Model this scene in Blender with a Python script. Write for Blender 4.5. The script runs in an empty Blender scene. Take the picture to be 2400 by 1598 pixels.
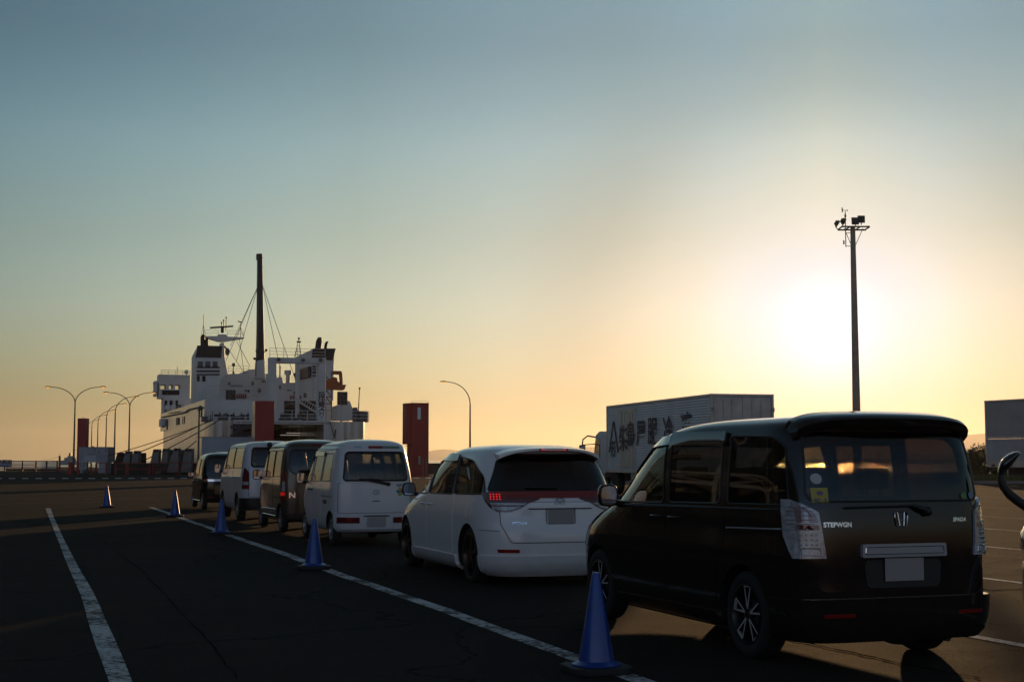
import bpy, bmesh, math, random
import numpy as np
from mathutils import Vector, Matrix
R = math.radians
sc = bpy.context.scene
COL = sc.collection
random.seed(7)

# ---------------------------------------------------------------- camera
CAM_H = 1.5
PITCH = math.atan(279/3333.3)
cam_d = bpy.data.cameras.new("camera"); cam_d.lens = 50; cam_d.sensor_width = 36
cam_d.clip_start = 0.1; cam_d.clip_end = 60000
cam = bpy.data.objects.new("camera", cam_d); COL.objects.link(cam)
cam.location = (0, 0, CAM_H); cam.rotation_euler = (R(90)+PITCH, 0, 0)
sc.camera = cam
# ---------------------------------------------------------------- light
SUN_AZ, SUN_EL = R(12.6), R(4.8)          # azimuth to the right of the view axis (+Y), elevation
SUN_DIR = Vector((math.sin(SUN_AZ)*math.cos(SUN_EL), math.cos(SUN_AZ)*math.cos(SUN_EL), math.sin(SUN_EL)))
sun_d = bpy.data.lights.new("sun", 'SUN'); sun_d.energy = 2.4; sun_d.angle = R(0.6); sun_d.color = (1.0, 0.60, 0.28)
sun = bpy.data.objects.new("sun", sun_d); COL.objects.link(sun)
sun.rotation_euler = SUN_DIR.to_track_quat('Z', 'Y').to_euler()
W = bpy.data.worlds.new("World"); sc.world = W; W.use_nodes = True
nt = W.node_tree; nt.nodes.clear()
def N(nt, t, **kw):
    n = nt.nodes.new(t)
    for k, v in kw.items(): setattr(n, k, v)
    return n
sky = N(nt, 'ShaderNodeTexSky', sky_type='NISHITA', sun_disc=False)
sky.sun_elevation = SUN_EL; sky.sun_rotation = SUN_AZ
sky.altitude = 0; sky.air_density = 1.0; sky.dust_density = 2.0; sky.ozone_density = 1.6
bg = N(nt, 'ShaderNodeBackground'); bg.inputs['Strength'].default_value = 0.1
# thin bright air round the low sun (aureole), a function of the angle to the sun only
tc = N(nt, 'ShaderNodeTexCoord')
dot = N(nt, 'ShaderNodeVectorMath', operation='DOT_PRODUCT'); dot.inputs[1].default_value = SUN_DIR
nrm = N(nt, 'ShaderNodeVectorMath', operation='NORMALIZE')
nt.links.new(tc.outputs['Generated'], nrm.inputs[0]); nt.links.new(nrm.outputs[0], dot.inputs[0])
ac = N(nt, 'ShaderNodeMath', operation='ARCCOSINE'); nt.links.new(dot.outputs['Value'], ac.inputs[0])
def ramp(nt, src, stops, interp='EASE'):
    r = N(nt, 'ShaderNodeValToRGB'); r.color_ramp.interpolation = interp
    e = r.color_ramp.elements
    while len(e) < len(stops): e.new(0.5)
    for i, (p, c) in enumerate(stops):
        e[i].position = p; e[i].color = (*c, 1)
    nt.links.new(src, r.inputs[0]); return r
TONE_GAIN, HGT_GAIN = 8.7076, 2.0724
TONE_STOPS = [(0.0, (0.0463, 0.0522, 0.0795)), (0.00417, (0.0436, 0.0478, 0.0704)), (0.00833, (0.0415, 0.0441, 0.0627)), (0.01222, (0.0401, 0.0416, 0.057)), (0.01667, (0.0403, 0.0403, 0.0523)), (0.02, (0.0431, 0.0417, 0.0508)), (0.02333, (0.0467, 0.0436, 0.0496)), (0.02667, (0.0487, 0.0444, 0.0476)), (0.03056, (0.0504, 0.0451, 0.0457)), (0.03611, (0.0524, 0.0469, 0.0456)), (0.04167, (0.0538, 0.0488, 0.0468)), (0.04833, (0.0542, 0.0501, 0.0473)), (0.05556, (0.0553, 0.0526, 0.0494)), (0.06389, (0.0623, 0.0616, 0.0576)), (0.07222, (0.0724, 0.0743, 0.069)), (0.08333, (0.0863, 0.0903, 0.0819)), (0.09444, (0.1022, 0.1077, 0.0951)), (0.10833, (0.1256, 0.133, 0.1142)), (0.12222, (0.1499, 0.1586, 0.133)), (0.13889, (0.1718, 0.1815, 0.1487)), (0.15556, (0.1866, 0.1966, 0.1581)), (0.17778, (0.192, 0.201, 0.1589)), (0.2, (0.1942, 0.2014, 0.1577)), (0.23333, (0.2267, 0.2306, 0.1798)), (0.26667, (0.2721, 0.2714, 0.2126)), (0.32222, (0.3271, 0.3199, 0.2555)), (0.38889, (0.3808, 0.3675, 0.3043)), (0.5, (0.4559, 0.4371, 0.3878)), (0.61111, (0.5163, 0.4974, 0.477)), (0.80556, (0.6429, 0.6285, 0.6932)), (1.0, (0.7864, 0.7851, 1.0))]
HGT_STOPS = [(0.0, (0.3814, 0.4461, 1.0)), (0.5, (0.3809, 0.4456, 0.9972)), (0.50654, (0.2643, 0.3114, 0.6697)), (0.51309, (0.1954, 0.2325, 0.4803)), (0.52181, (0.1787, 0.2179, 0.426)), (0.53052, (0.1866, 0.2339, 0.435)), (0.54097, (0.1933, 0.2481, 0.4453)), (0.55226, (0.2017, 0.2647, 0.4606)), (0.56526, (0.1969, 0.2631, 0.4346)), (0.57822, (0.1876, 0.2567, 0.407)), (0.59283, (0.1813, 0.2622, 0.4168)), (0.60822, (0.169, 0.2613, 0.4237)), (0.62519, (0.1359, 0.2246, 0.3687)), (0.64201, (0.1115, 0.1931, 0.3186)), (0.66278, (0.1142, 0.1964, 0.3186)), (0.6873, (0.1312, 0.2156, 0.3378)), (0.73474, (0.1394, 0.2077, 0.3023)), (0.78679, (0.1417, 0.1861, 0.2482)), (0.85967, (0.1594, 0.1799, 0.2151)), (0.93301, (0.1647, 0.1614, 0.1744)), (0.98063, (0.146, 0.1316, 0.134)), (1.0, (0.1381, 0.1203, 0.1197))]
AZ_GAIN = 2.1789
AZ_STOPS = [(0.0, (0.7425, 0.8573, 1.0)), (0.02222, (0.6305, 0.7797, 0.9968)), (0.04444, (0.5456, 0.6565, 0.8062)), (0.07222, (0.5003, 0.5883, 0.711)), (0.10556, (0.3812, 0.4507, 0.5113)), (0.14444, (0.3384, 0.3993, 0.4344)), (0.18889, (0.3294, 0.3795, 0.3889)), (0.27778, (0.3784, 0.3745, 0.345)), (0.44444, (0.4524, 0.3586, 0.2882)), (0.66667, (0.4694, 0.3174, 0.2313)), (1.0, (0.4361, 0.2532, 0.1676))]
mul = N(nt, 'ShaderNodeMath', operation='DIVIDE'); mul.inputs[1].default_value = math.pi
nt.links.new(ac.outputs[0], mul.inputs[0])
k = lambda d: d/180
tone = ramp(nt, mul.outputs[0], TONE_STOPS, 'LINEAR')
sep = N(nt, 'ShaderNodeSeparateXYZ'); nt.links.new(nrm.outputs[0], sep.inputs[0])
hz = N(nt, 'ShaderNodeMath', operation='MULTIPLY_ADD'); hz.inputs[1].default_value = .5; hz.inputs[2].default_value = .5
nt.links.new(sep.outputs['Z'], hz.inputs[0])
hgt = ramp(nt, hz.outputs[0], HGT_STOPS, 'LINEAR')
m1 = N(nt, 'ShaderNodeMix', data_type='RGBA', blend_type='MULTIPLY'); m1.inputs[0].default_value = 1; m1.clamp_result = False
nt.links.new(sky.outputs[0], m1.inputs[6]); nt.links.new(tone.outputs[0], m1.inputs[7])
m2 = N(nt, 'ShaderNodeMix', data_type='RGBA', blend_type='MULTIPLY'); m2.inputs[0].default_value = 1
nt.links.new(m1.outputs[2], m2.inputs[6]); nt.links.new(hgt.outputs[0], m2.inputs[7])
fl = N(nt, 'ShaderNodeVectorMath', operation='MULTIPLY'); fl.inputs[1].default_value = (1, 1, 0); nt.links.new(nrm.outputs[0], fl.inputs[0])
fn_ = N(nt, 'ShaderNodeVectorMath', operation='NORMALIZE'); nt.links.new(fl.outputs[0], fn_.inputs[0])
d2 = N(nt, 'ShaderNodeVectorMath', operation='DOT_PRODUCT'); d2.inputs[1].default_value = (math.sin(SUN_AZ), math.cos(SUN_AZ), 0); nt.links.new(fn_.outputs[0], d2.inputs[0])
a2_ = N(nt, 'ShaderNodeMath', operation='ARCCOSINE'); nt.links.new(d2.outputs['Value'], a2_.inputs[0])
q2 = N(nt, 'ShaderNodeMath', operation='DIVIDE'); q2.inputs[1].default_value = math.pi; nt.links.new(a2_.outputs[0], q2.inputs[0])
azr = ramp(nt, q2.outputs[0], AZ_STOPS, 'LINEAR')
m3 = N(nt, 'ShaderNodeMix', data_type='RGBA', blend_type='MULTIPLY'); m3.inputs[0].default_value = 1
nt.links.new(m2.outputs[2], m3.inputs[6]); nt.links.new(azr.outputs[0], m3.inputs[7])
gs = N(nt, 'ShaderNodeVectorMath', operation='SCALE'); gs.inputs['Scale'].default_value = TONE_GAIN*HGT_GAIN*AZ_GAIN
nt.links.new(m3.outputs[2], gs.inputs[0]); nt.links.new(gs.outputs[0], bg.inputs['Color'])
out = N(nt, 'ShaderNodeOutputWorld'); nt.links.new(bg.outputs[0], out.inputs['Surface'])
sc.view_settings.view_transform = 'Standard'; sc.view_settings.look = 'None'
sc.view_settings.gamma = 1.0; sc.view_settings.use_curve_mapping = False
sc.view_settings.exposure = 0.0
sc.render.engine = 'CYCLES'
sc.cycles.use_denoising = True
sc.cycles.max_bounces = 8; sc.cycles.transparent_max_bounces = 24
sc.cycles.glossy_bounces = 4; sc.cycles.diffuse_bounces = 3; sc.cycles.transmission_bounces = 6
sc.cycles.sample_clamp_indirect = 6
sc.cycles.caustics_reflective = False; sc.cycles.caustics_refractive = False

# ---------------------------------------------------------------- tags, helpers
F = 3333.3
def tag(o, label, cat, group=None):
    o['label'] = label; o['category'] = cat
    if group: o['group'] = group
    return o
def structure(o): o['kind'] = 'structure'; return o
def stuff(o): o['kind'] = 'stuff'; return o
def empty(name, loc=(0, 0, 0), rz=0, parent=None):
    o = bpy.data.objects.new(name, None); COL.objects.link(o); o.empty_display_size = .3
    o.location = loc; o.rotation_euler = (0, 0, rz)
    if parent: o.parent = parent
    return o
def copy_tree(o, parent=None):
    c = o.copy(); COL.objects.link(c); c.parent = parent
    for ch in list(o.children): copy_tree(ch, c)
    return c
def ray(u, v):
    """direction of the photograph's pixel (2400x1598 px)"""
    x = (u-1200)/F; y = (799-v)/F; c, s = math.cos(PITCH), math.sin(PITCH)
    return Vector((x, c-y*s, s+y*c))
def G(u, v, z=0.0):
    """where a ground (z) point seen at pixel u,v stands"""
    d = ray(u, v); t = (z-CAM_H)/d.z
    return Vector((d.x*t, d.y*t, z))
def D(u, v, Y):
    """a point at distance Y seen at pixel u,v"""
    d = ray(u, v); t = Y/d.y
    return Vector((d.x*t, Y, CAM_H+d.z*t))

# ---------------------------------------------------------------- materials
MATS = {}
def mat(name, col=(.5, .5, .5), rough=.5, metal=0, spec=.5, coat=0, emit=None, es=1.0, bump=0, bscale=30, var=0, vscale=4, tint=None, alpha=1):
    if name in MATS: return MATS[name]
    m = bpy.data.materials.new(name); m.use_nodes = True
    n = m.node_tree; b = n.nodes['Principled BSDF']
    b.inputs['Base Color'].default_value = (*col, 1); b.inputs['Roughness'].default_value = rough
    b.inputs['Metallic'].default_value = metal; b.inputs['Specular IOR Level'].default_value = spec
    b.inputs['Coat Weight'].default_value = coat; b.inputs['Coat Roughness'].default_value = .04
    if emit:
        b.inputs['Emission Color'].default_value = (*emit, 1); b.inputs['Emission Strength'].default_value = es
    if var or bump:
        t = N(n, 'ShaderNodeTexCoord')
        nz = N(n, 'ShaderNodeTexNoise'); nz.inputs['Scale'].default_value = vscale; nz.inputs['Detail'].default_value = 6
        n.links.new(t.outputs['Object'], nz.inputs['Vector'])
    if var:
        r = N(n, 'ShaderNodeMapRange'); r.inputs[1].default_value = .3; r.inputs[2].default_value = .7
        r.inputs[3].default_value = 1-var; r.inputs[4].default_value = 1+var*.5
        n.links.new(nz.outputs['Fac'], r.inputs[0])
        mx = N(n, 'ShaderNodeVectorMath', operation='SCALE'); mx.inputs[0].default_value = col
        n.links.new(r.outputs[0], mx.inputs['Scale']); n.links.new(mx.outputs[0], b.inputs['Base Color'])
        r2 = N(n, 'ShaderNodeMapRange'); r2.inputs[3].default_value = max(rough-.12, .03); r2.inputs[4].default_value = min(rough+.15, 1)
        n.links.new(nz.outputs['Fac'], r2.inputs[0]); n.links.new(r2.outputs[0], b.inputs['Roughness'])
    if bump:
        nb = N(n, 'ShaderNodeTexNoise'); nb.inputs['Scale'].default_value = bscale; nb.inputs['Detail'].default_value = 4
        n.links.new(t.outputs['Object'], nb.inputs['Vector'])
        bp = N(n, 'ShaderNodeBump'); bp.inputs['Strength'].default_value = bump; bp.inputs['Distance'].default_value = .02
        n.links.new(nb.outputs['Fac'], bp.inputs['Height']); n.links.new(bp.outputs[0], b.inputs['Normal'])
    MATS[name] = m; return m
def glass(name, tint=(.5, .55, .5), refl=1.0):
    """thin tinted pane: tinted see-through plus a sharp mirror reflection by Fresnel"""
    if name in MATS: return MATS[name]
    m = bpy.data.materials.new(name); m.use_nodes = True; n = m.node_tree; n.nodes.clear()
    tr = N(n, 'ShaderNodeBsdfTransparent'); tr.inputs[0].default_value = (*[t**.5 for t in tint], 1)
    gl = N(n, 'ShaderNodeBsdfGlossy'); gl.inputs['Roughness'].default_value = .015; gl.inputs['Color'].default_value = (refl, refl, refl, 1)
    fr = N(n, 'ShaderNodeFresnel'); fr.inputs['IOR'].default_value = 1.55
    mx = N(n, 'ShaderNodeMixShader'); o = N(n, 'ShaderNodeOutputMaterial')
    ge = N(n, 'ShaderNodeNewGeometry'); om = N(n, 'ShaderNodeMath', operation='SUBTRACT'); om.inputs[0].default_value = 1; n.links.new(ge.outputs['Backfacing'], om.inputs[1]); mu = N(n, 'ShaderNodeMath', operation='MULTIPLY'); n.links.new(om.outputs[0], mu.inputs[0]); n.links.new(fr.outputs[0], mu.inputs[1]); n.links.new(mu.outputs[0], mx.inputs[0]); n.links.new(tr.outputs[0], mx.inputs[1]); n.links.new(gl.outputs[0], mx.inputs[2])
    n.links.new(mx.outputs[0], o.inputs[0]); MATS[name] = m; return m

black_plastic = mat('black plastic', (.012, .012, .013), .45, bump=.15, bscale=200)
rubber = mat('tyre rubber', (.014, .014, .014), .8, bump=.3, bscale=120)
interior = mat('dark car interior', (.035, .033, .032), .8)
seat_cloth = mat('dark seat cloth', (.03, .03, .032), .9)
dark_steel = mat('dark painted steel', (.03, .03, .032), .5, var=.3)
galv = mat('galvanised steel', (.28, .29, .30), .45, metal=.6, var=.3, vscale=3)
chrome = mat('chrome trim', (.75, .76, .78), .12, metal=1)
plate_m = mat('blank plate', (.32, .31, .30), .45)
red_lens = mat('red lamp lens', (.22, .008, .008), .15, coat=1)
red_lens_d = mat('dark red lamp lens', (.10, .006, .008), .15, coat=1)
clear_lens = mat('clear lamp lens', (.42, .44, .47), .12, spec=.8, coat=1, var=.45, vscale=26)
lit_red = mat('lit red lamp', (.3, .0, .0), .3, emit=(1, .02, .02), es=1.0)
mirror_glass = mat('mirror glass', (.8, .82, .85), .02, metal=1)

# ---------------------------------------------------------------- mesh builder
class MB:
    def __init__(s): s.v = []; s.f = []; s.m = []; s.cur = 0
    def mi(s, i): s.cur = i; return s
    def add(s, vs, fs):
        o = len(s.v); s.v += [tuple(p) for p in vs]; s.f += [[i+o for i in f] for f in fs]; s.m += [s.cur]*len(fs); return s
    def box(s, x0, x1, y0, y1, z0, z1, M=None):
        vs = [Vector((x, y, z)) for z in (z0, z1) for y in (y0, y1) for x in (x0, x1)]
        if M is not None: vs = [M @ p for p in vs]
        return s.add(vs, [(0, 2, 3, 1), (4, 5, 7, 6), (0, 1, 5, 4), (2, 6, 7, 3), (0, 4, 6, 2), (1, 3, 7, 5)])
    def bar(s, p, q, r, n=6, r2=None, rot=0):
        p = Vector(p); q = Vector(q); r2 = r if r2 is None else r2
        d = (q-p)
        if d.length < 1e-6: return s
        d.normalize(); a = Vector((0, 0, 1)) if abs(d.z) < .9 else Vector((1, 0, 0))
        e = d.cross(a).normalized(); g = d.cross(e)
        vs = []
        for c, rr in ((p, r), (q, r2)):
            for i in range(n):
                t = 2*math.pi*i/n+rot; vs.append(c+e*math.cos(t)*rr+g*math.sin(t)*rr)
        fs = [(i, (i+1) % n, n+(i+1) % n, n+i) for i in range(n)]+[tuple(range(n))[::-1], tuple(range(n, 2*n))]
        return s.add(vs, fs)
    def tube(s, pts, r, n=8, closed=False, flat=None):
        """one smooth tube along pts; r number or list; flat=(axis vector, factor) squashes it"""
        pts = [Vector(p) for p in pts]; k = len(pts); rr = r if isinstance(r, (list, tuple)) else [r]*k
        vs = []; prev = None
        for i, c in enumerate(pts):
            a = pts[i-1] if (i or closed) else pts[0]; b = pts[(i+1) % k] if (i < k-1 or closed) else pts[-1]
            d = (b-a)
            d = d.normalized() if d.length > 1e-9 else Vector((0, 0, 1))
            if prev is None:
                u = Vector((0, 0, 1)) if abs(d.z) < .9 else Vector((1, 0, 0)); e = d.cross(u).normalized()
            else:
                e = (prev-d*prev.dot(d)).normalized()
            prev = e; g = d.cross(e)
            for j in range(n):
                t = 2*math.pi*j/n; o = e*math.cos(t)*rr[i]+g*math.sin(t)*rr[i]
                if flat: ax, fac = flat; ax = Vector(ax); o = o-ax*o.dot(ax)*(1-fac)
                vs.append(c+o)
        fs = []
        for i in range(k if closed else k-1):
            for j in range(n):
                a, b = i*n+j, i*n+(j+1) % n; c, d = ((i+1) % k)*n+(j+1) % n, ((i+1) % k)*n+j
                fs.append((a, b, c, d))
        if not closed: fs += [tuple(range(n))[::-1], tuple(range((k-1)*n, k*n))]
        return s.add(vs, fs)
    def prism(s, poly, fn, a, b):
        """poly of 2D points extruded between depth a and b; fn(x,y,depth)->3D"""
        n = len(poly)
        vs = [fn(x, y, a) for x, y in poly]+[fn(x, y, b) for x, y in poly]
        fs = [tuple(range(n)), tuple(range(n, 2*n))[::-1]]+[(i, n+i, n+(i+1) % n, (i+1) % n) for i in range(n)]
        return s.add(vs, fs)
    def lathe(s, prof, n=32, fn=lambda x, y, z: (x, y, z), close=False):
        """prof [(radius, height)] turned round the local z axis"""
        vs = []; fs = []
        for r, h in prof:
            for i in range(n):
                t = 2*math.pi*i/n; vs.append(fn(r*math.cos(t), r*math.sin(t), h))
        k = len(prof)
        for i in range(k-1 if not close else k):
            for j in range(n):
                a, b = i*n+j, i*n+(j+1) % n; ii = (i+1) % k
                fs.append((a, b, ii*n+(j+1) % n, ii*n+j))
        if not close:
            fs += [tuple(range(n))[::-1], tuple(range((k-1)*n, k*n))]
        return s.add(vs, fs)
    def ball(s, c, r, n=10, m=7, sq=(1, 1, 1)):
        vs = []; fs = []
        for i in range(1, m):
            a = math.pi*i/m
            for j in range(n):
                t = 2*math.pi*j/n; vs.append((c[0]+r*sq[0]*math.sin(a)*math.cos(t), c[1]+r*sq[1]*math.sin(a)*math.sin(t), c[2]+r*sq[2]*math.cos(a)))
        vs += [(c[0], c[1], c[2]+r*sq[2]), (c[0], c[1], c[2]-r*sq[2])]; T = len(vs)-2; B = T+1
        for i in range(m-2):
            for j in range(n): fs.append((i*n+j, (i+1)*n+j, (i+1)*n+(j+1) % n, i*n+(j+1) % n))
        for j in range(n): fs.append((T, j, (j+1) % n)); fs.append((B, (m-2)*n+(j+1) % n, (m-2)*n+j))
        return s.add(vs, fs)
    def build(s, name, mats, parent=None, loc=None, rz=0, smooth=0, fix=True, bevel=0):
        me = bpy.data.meshes.new(name); me.from_pydata(s.v, [], s.f)
        mats = mats if isinstance(mats, (list, tuple)) else [mats]
        for m in mats: me.materials.append(m)
        me.polygons.foreach_set('material_index', s.m)
        if fix or bevel:
            bm = bmesh.new(); bm.from_mesh(me)
            if bevel:
                ed = [e for e in bm.edges if len(e.link_faces) == 2 and e.calc_face_angle(0) > R(40)]
                bmesh.ops.bevel(bm, geom=ed, offset=bevel, segments=2, affect='EDGES', profile=.6)
            bmesh.ops.recalc_face_normals(bm, faces=bm.faces); bm.to_mesh(me); bm.free()
        if smooth: shade(me, smooth)
        o = bpy.data.objects.new(name, me); COL.objects.link(o)
        if parent: o.parent = parent
        if loc is not None: o.location = loc
        if rz: o.rotation_euler = (0, 0, rz)
        return o
def shade(me, ang=35):
    me.polygons.foreach_set('use_smooth', [True]*len(me.polygons))
    me.set_sharp_from_angle(angle=R(ang))
_txt = {}
def text_shape(s, size=1.0, shear=0, bold=0):
    """2D triangles of a piece of writing, centred: verts [(x,y)], faces"""
    key = (s, shear, bold)
    if key not in _txt:
        cu = bpy.data.curves.new('writing', 'FONT'); cu.body = s; cu.size = 1; cu.shear = shear; cu.offset = bold
        cu.align_x = 'CENTER'; cu.align_y = 'CENTER'; cu.resolution_u = 3
        ob = bpy.data.objects.new('writing', cu); COL.objects.link(ob)
        dg = bpy.context.evaluated_depsgraph_get(); me = ob.evaluated_get(dg).to_mesh()
        _txt[key] = ([(v.co.x, v.co.y) for v in me.vertices], [tuple(p.vertices) for p in me.polygons])
        ob.evaluated_get(dg).to_mesh_clear(); bpy.data.objects.remove(ob); bpy.data.curves.remove(cu)
    vs, fs = _txt[key]
    return [(x*size, y*size) for x, y in vs], fs
def sign_text(name, s, size, fn, m, parent, shear=0, bold=0):
    """fn(x,y)->3D point on the carrying surface"""
    vs, fs = text_shape(s, size, shear, bold); b = MB(); b.add([fn(x, y) for x, y in vs], fs)
    return b.build(name, m, parent, fix=False)

# ================================================================ car bodies
def mono(tab):
    """monotone cubic through [(z, value)]"""
    z = np.array([t[0] for t in tab], float); y = np.array([t[1] for t in tab], float)
    h = np.diff(z); d = np.diff(y)/h; m = np.zeros(len(z)); m[0] = d[0]; m[-1] = d[-1]
    for i in range(1, len(z)-1):
        if d[i-1]*d[i] > 0:
            w1 = 2*h[i]+h[i-1]; w2 = h[i]+2*h[i-1]; m[i] = (w1+w2)/(w1/d[i-1]+w2/d[i])
    def f(x):
        x = min(max(x, z[0]), z[-1]); i = min(int(np.searchsorted(z, x, 'right'))-1, len(z)-2); i = max(i, 0)
        t = (x-z[i])/h[i]
        return ((1+2*t)*(1-t)**2)*y[i]+(t*(1-t)**2)*h[i]*m[i]+(t*t*(3-2*t))*y[i+1]+(t*t*(t-1))*h[i]*m[i+1]
    return f
class Shell:
    """a body made of rounded plan outlines stacked over z; (s,z): s = run along the outline from the rear centre, + on the left side"""
    NR, NS, NF = 26, 22, 26
    def __init__(s, sp):
        s.sp = sp; s.W = mono(sp['width']); s.YR = mono(sp['rear']); s.YF = mono(sp['front'])
        s.zmax = sp['width'][-1][0]; s.zmin = sp['width'][0][0]; s.c = {}
    def outline(s, z):
        k = round(z, 4)
        if k in s.c: return s.c[k]
        w, yr, yf = s.W(z), s.YR(z), s.YF(z); ar, af, nr, nf = s.sp['ar'], s.sp['af'], s.sp['nr'], s.sp['nf']
        L = yf-yr
        if ar+af > L*.98: q = L*.98/(ar+af); ar *= q; af *= q
        def corner(n, a):
            m = 90; t = np.linspace(0, math.pi/2, m); x = w*np.sin(t)**(2/n); y = a*np.cos(t)**(2/n)
            xs = np.linspace(0, .9*w, 30)[1:]; ys = a*(1-(xs/w)**n)**(1/n)
            x = np.concatenate([x, xs]); y = np.concatenate([y, ys]); o = np.lexsort((-y, x)); return x[o], y[o]
        xr, yy = corner(nr, ar); X = [xr]; Y = [yr+ar-yy]
        bw = s.sp.get('barrel', .012)
        ym = np.linspace(yr+ar, yf-af, 12)[1:-1]; X.append(np.full(len(ym), w)); Y.append(ym)
        xf, yy = corner(nf, af); X.append(xf[::-1]); Y.append((yf-af+yy)[::-1])
        x = np.concatenate(X); y = np.concatenate(Y)
        nc = len(xr); d = np.concatenate([[0], np.cumsum(np.hypot(np.diff(x), np.diff(y)))])
        d = d+np.arange(len(d))*1e-9
        r = (x, y, d, d[nc-1], d[nc+len(ym)]); s.c[k] = r; return r
    def P(s, t, z, off=0):
        x, y, d, _, _ = s.outline(z); a = abs(t)
        px = float(np.interp(a, d, x)); py = float(np.interp(a, d, y)); px = -px if t > 0 else px
        p = Vector((px, py, z))
        return p+s.Nrm(t, z)*off if off else p
    def Nrm(s, t, z):
        e = .012; a = s.P(t+e, z)-s.P(t-e, z)
        z1, z2 = min(z+e, s.zmax-.002), max(z-e, s.zmin)
        b = s.P(t, z1)-s.P(t, z2); n = b.cross(a) if True else a
        n.normalize(); c = s.P(t, z)-Vector((0, (s.YR(z)+s.YF(z))/2, z))
        return n if n.dot(c) > 0 else -n
    def st(s, kind, val, z):
        x, y, d, d1, d2 = s.outline(z)
        if kind == 'y':
            v = float(np.interp(val, y, d)); return v
        if kind == 's': return val
        nc = int(np.searchsorted(d, d1))+1; a = float(np.interp(abs(val), x[:nc], d[:nc])); return -a if val > 0 else a
    def mesh(s, grow=0, zlo=None, zhi=None, n=None):
        NR, NS, NF = n or (s.NR, s.NS, s.NF)
        zlo = s.zmin if zlo is None else zlo; zhi = s.zmax if zhi is None else zhi
        zs = list(np.arange(zlo, zhi-.2, .045))+list(np.arange(zhi-.2, zhi-.04, .02))+list(np.linspace(zhi-.04, zhi, 9))
        b = MB(); rows = []
        for z in zs:
            x, y, d, d1, d2 = s.outline(min(z-grow if z > 1.2 else z, s.zmax)); T = d[-1]
            q = np.concatenate([np.linspace(0, d1, NR)[:-1], np.linspace(d1, d2, NS)[:-1], np.linspace(d2, T, NF)])
            px = np.interp(q, d, x); py = np.interp(q, d, y)
            if grow:
                px = np.maximum(px+grow, 0.001); cy = (y[0]+y[-1])/2
                py = np.where(py < cy, np.minimum(py-grow, cy-.01), np.maximum(py+grow, cy+.01)); px[0] = px[-1] = 0
            row = [(-a, c, z) for a, c in zip(px, py)]+[(a, c, z) for a, c in list(zip(px, py))[-2:0:-1]]
            rows.append(row)
        m = len(rows[0]); b.v = [p for r_ in rows for p in r_]
        for i in range(len(rows)-1):
            for j in range(m): b.f.append([i*m+j, i*m+(j+1) % m, (i+1)*m+(j+1) % m, (i+1)*m+j]); b.m.append(b.cur)
        b.f.append(list(range(m))); b.f.append(list(range((len(rows)-1)*m, len(rows)*m))[::-1]); b.m += [b.cur]*2
        return b
def round_poly(p, r):
    if not r: return p
    o = []; n = len(p)
    for i in range(n):
        a, b, c = p[i-1], p[i], p[(i+1) % n]
        if not (a[0] == b[0] == c[0]): o.append(b); continue
        A = Vector(a[1:]); B = Vector(b[1:]); C = Vector(c[1:]); l1 = (A-B).length; l2 = (C-B).length
        q = min(r, l1*.45, l2*.45); u = B+(A-B)/l1*q; w = B+(C-B)/l2*q
        for t in (0, .2, .4, .6, .8, 1): m = u*(1-t)**2+B*2*t*(1-t)+w*t*t; o.append((b[0], m.x, m.y))
    return o
def dense(sh, poly, step=.05):
    """poly points (kind, value, z) -> outline in (s, z)"""
    o = []; n = len(poly)
    for i in range(n):
        a, b = poly[i], poly[(i+1) % n]; L = math.hypot(a[1]-b[1], a[2]-b[2]) if a[0] == b[0] else .4
        k = max(1, int(L/step))
        for j in range(k):
            t = j/k; z = a[2]+(b[2]-a[2])*t
            if a[0] == b[0]: o.append((sh.st(a[0], a[1]+(b[1]-a[1])*t, z), z))
            else: o.append((sh.st(a[0], a[1], a[2])*(1-t)+sh.st(b[0], b[1], b[2])*t, z))
    return o
def patch(sh, poly, off, thick, mb=None, r=0, side=1, res=.07):
    pts = dense(sh, round_poly(poly, r))
    bm = bmesh.new(); vs = [bm.verts.new((s_*side, z, 0)) for s_, z in pts]; bm.faces.new(vs)
    xs = [p[0]*side for p in pts]; zs = [p[1] for p in pts]
    for ax, lo, hi in ((0, min(xs), max(xs)), (1, min(zs), max(zs))):
        c = lo+res*.5
        while c < hi:
            co = [0, 0, 0]; no = [0, 0, 0]; co[ax] = c; no[ax] = 1
            bmesh.ops.bisect_plane(bm, geom=bm.verts[:]+bm.edges[:]+bm.faces[:], plane_co=co, plane_no=no, dist=1e-5); c += res
    bm.verts.index_update(); vv = [v.co.copy() for v in bm.verts]
    mb = mb or MB(); n = len(vv); A = []; B = []
    for c in vv:
        p = sh.P(c.x, c.y); q = sh.Nrm(c.x, c.y); A.append(p+q*off); B.append(p+q*(off-thick))
    fs = [[v.index for v in f.verts] for f in bm.faces]
    F_ = list(fs)+[[i+n for i in f[::-1]] for f in fs]
    for e in bm.edges:
        if len(e.link_faces) == 1: a, b_ = e.verts[0].index, e.verts[1].index; F_.append([a, b_, b_+n, a+n])
    bm.free(); mb.add(A+B, F_); return mb
def rim_line(sh, poly, off, rad, mb=None, r=0, side=1, closed=True, n=5):
    pts = dense(sh, round_poly(poly, r), .04)
    if not closed:
        last = poly[-1]; k = next((i for i, p in enumerate(pts) if abs(p[1]-last[2]) < 1e-6 and abs(p[0]-sh.st(*last)) < 1e-6), len(pts)-1); pts = pts[:k+1]
    mb = mb or MB(); return mb.tube([sh.P(a*side, z, off) for a, z in pts], rad, n, closed)
def volume(me):
    bm = bmesh.new(); bm.from_mesh(me); v = bm.calc_volume(); bm.free(); return v
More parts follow.
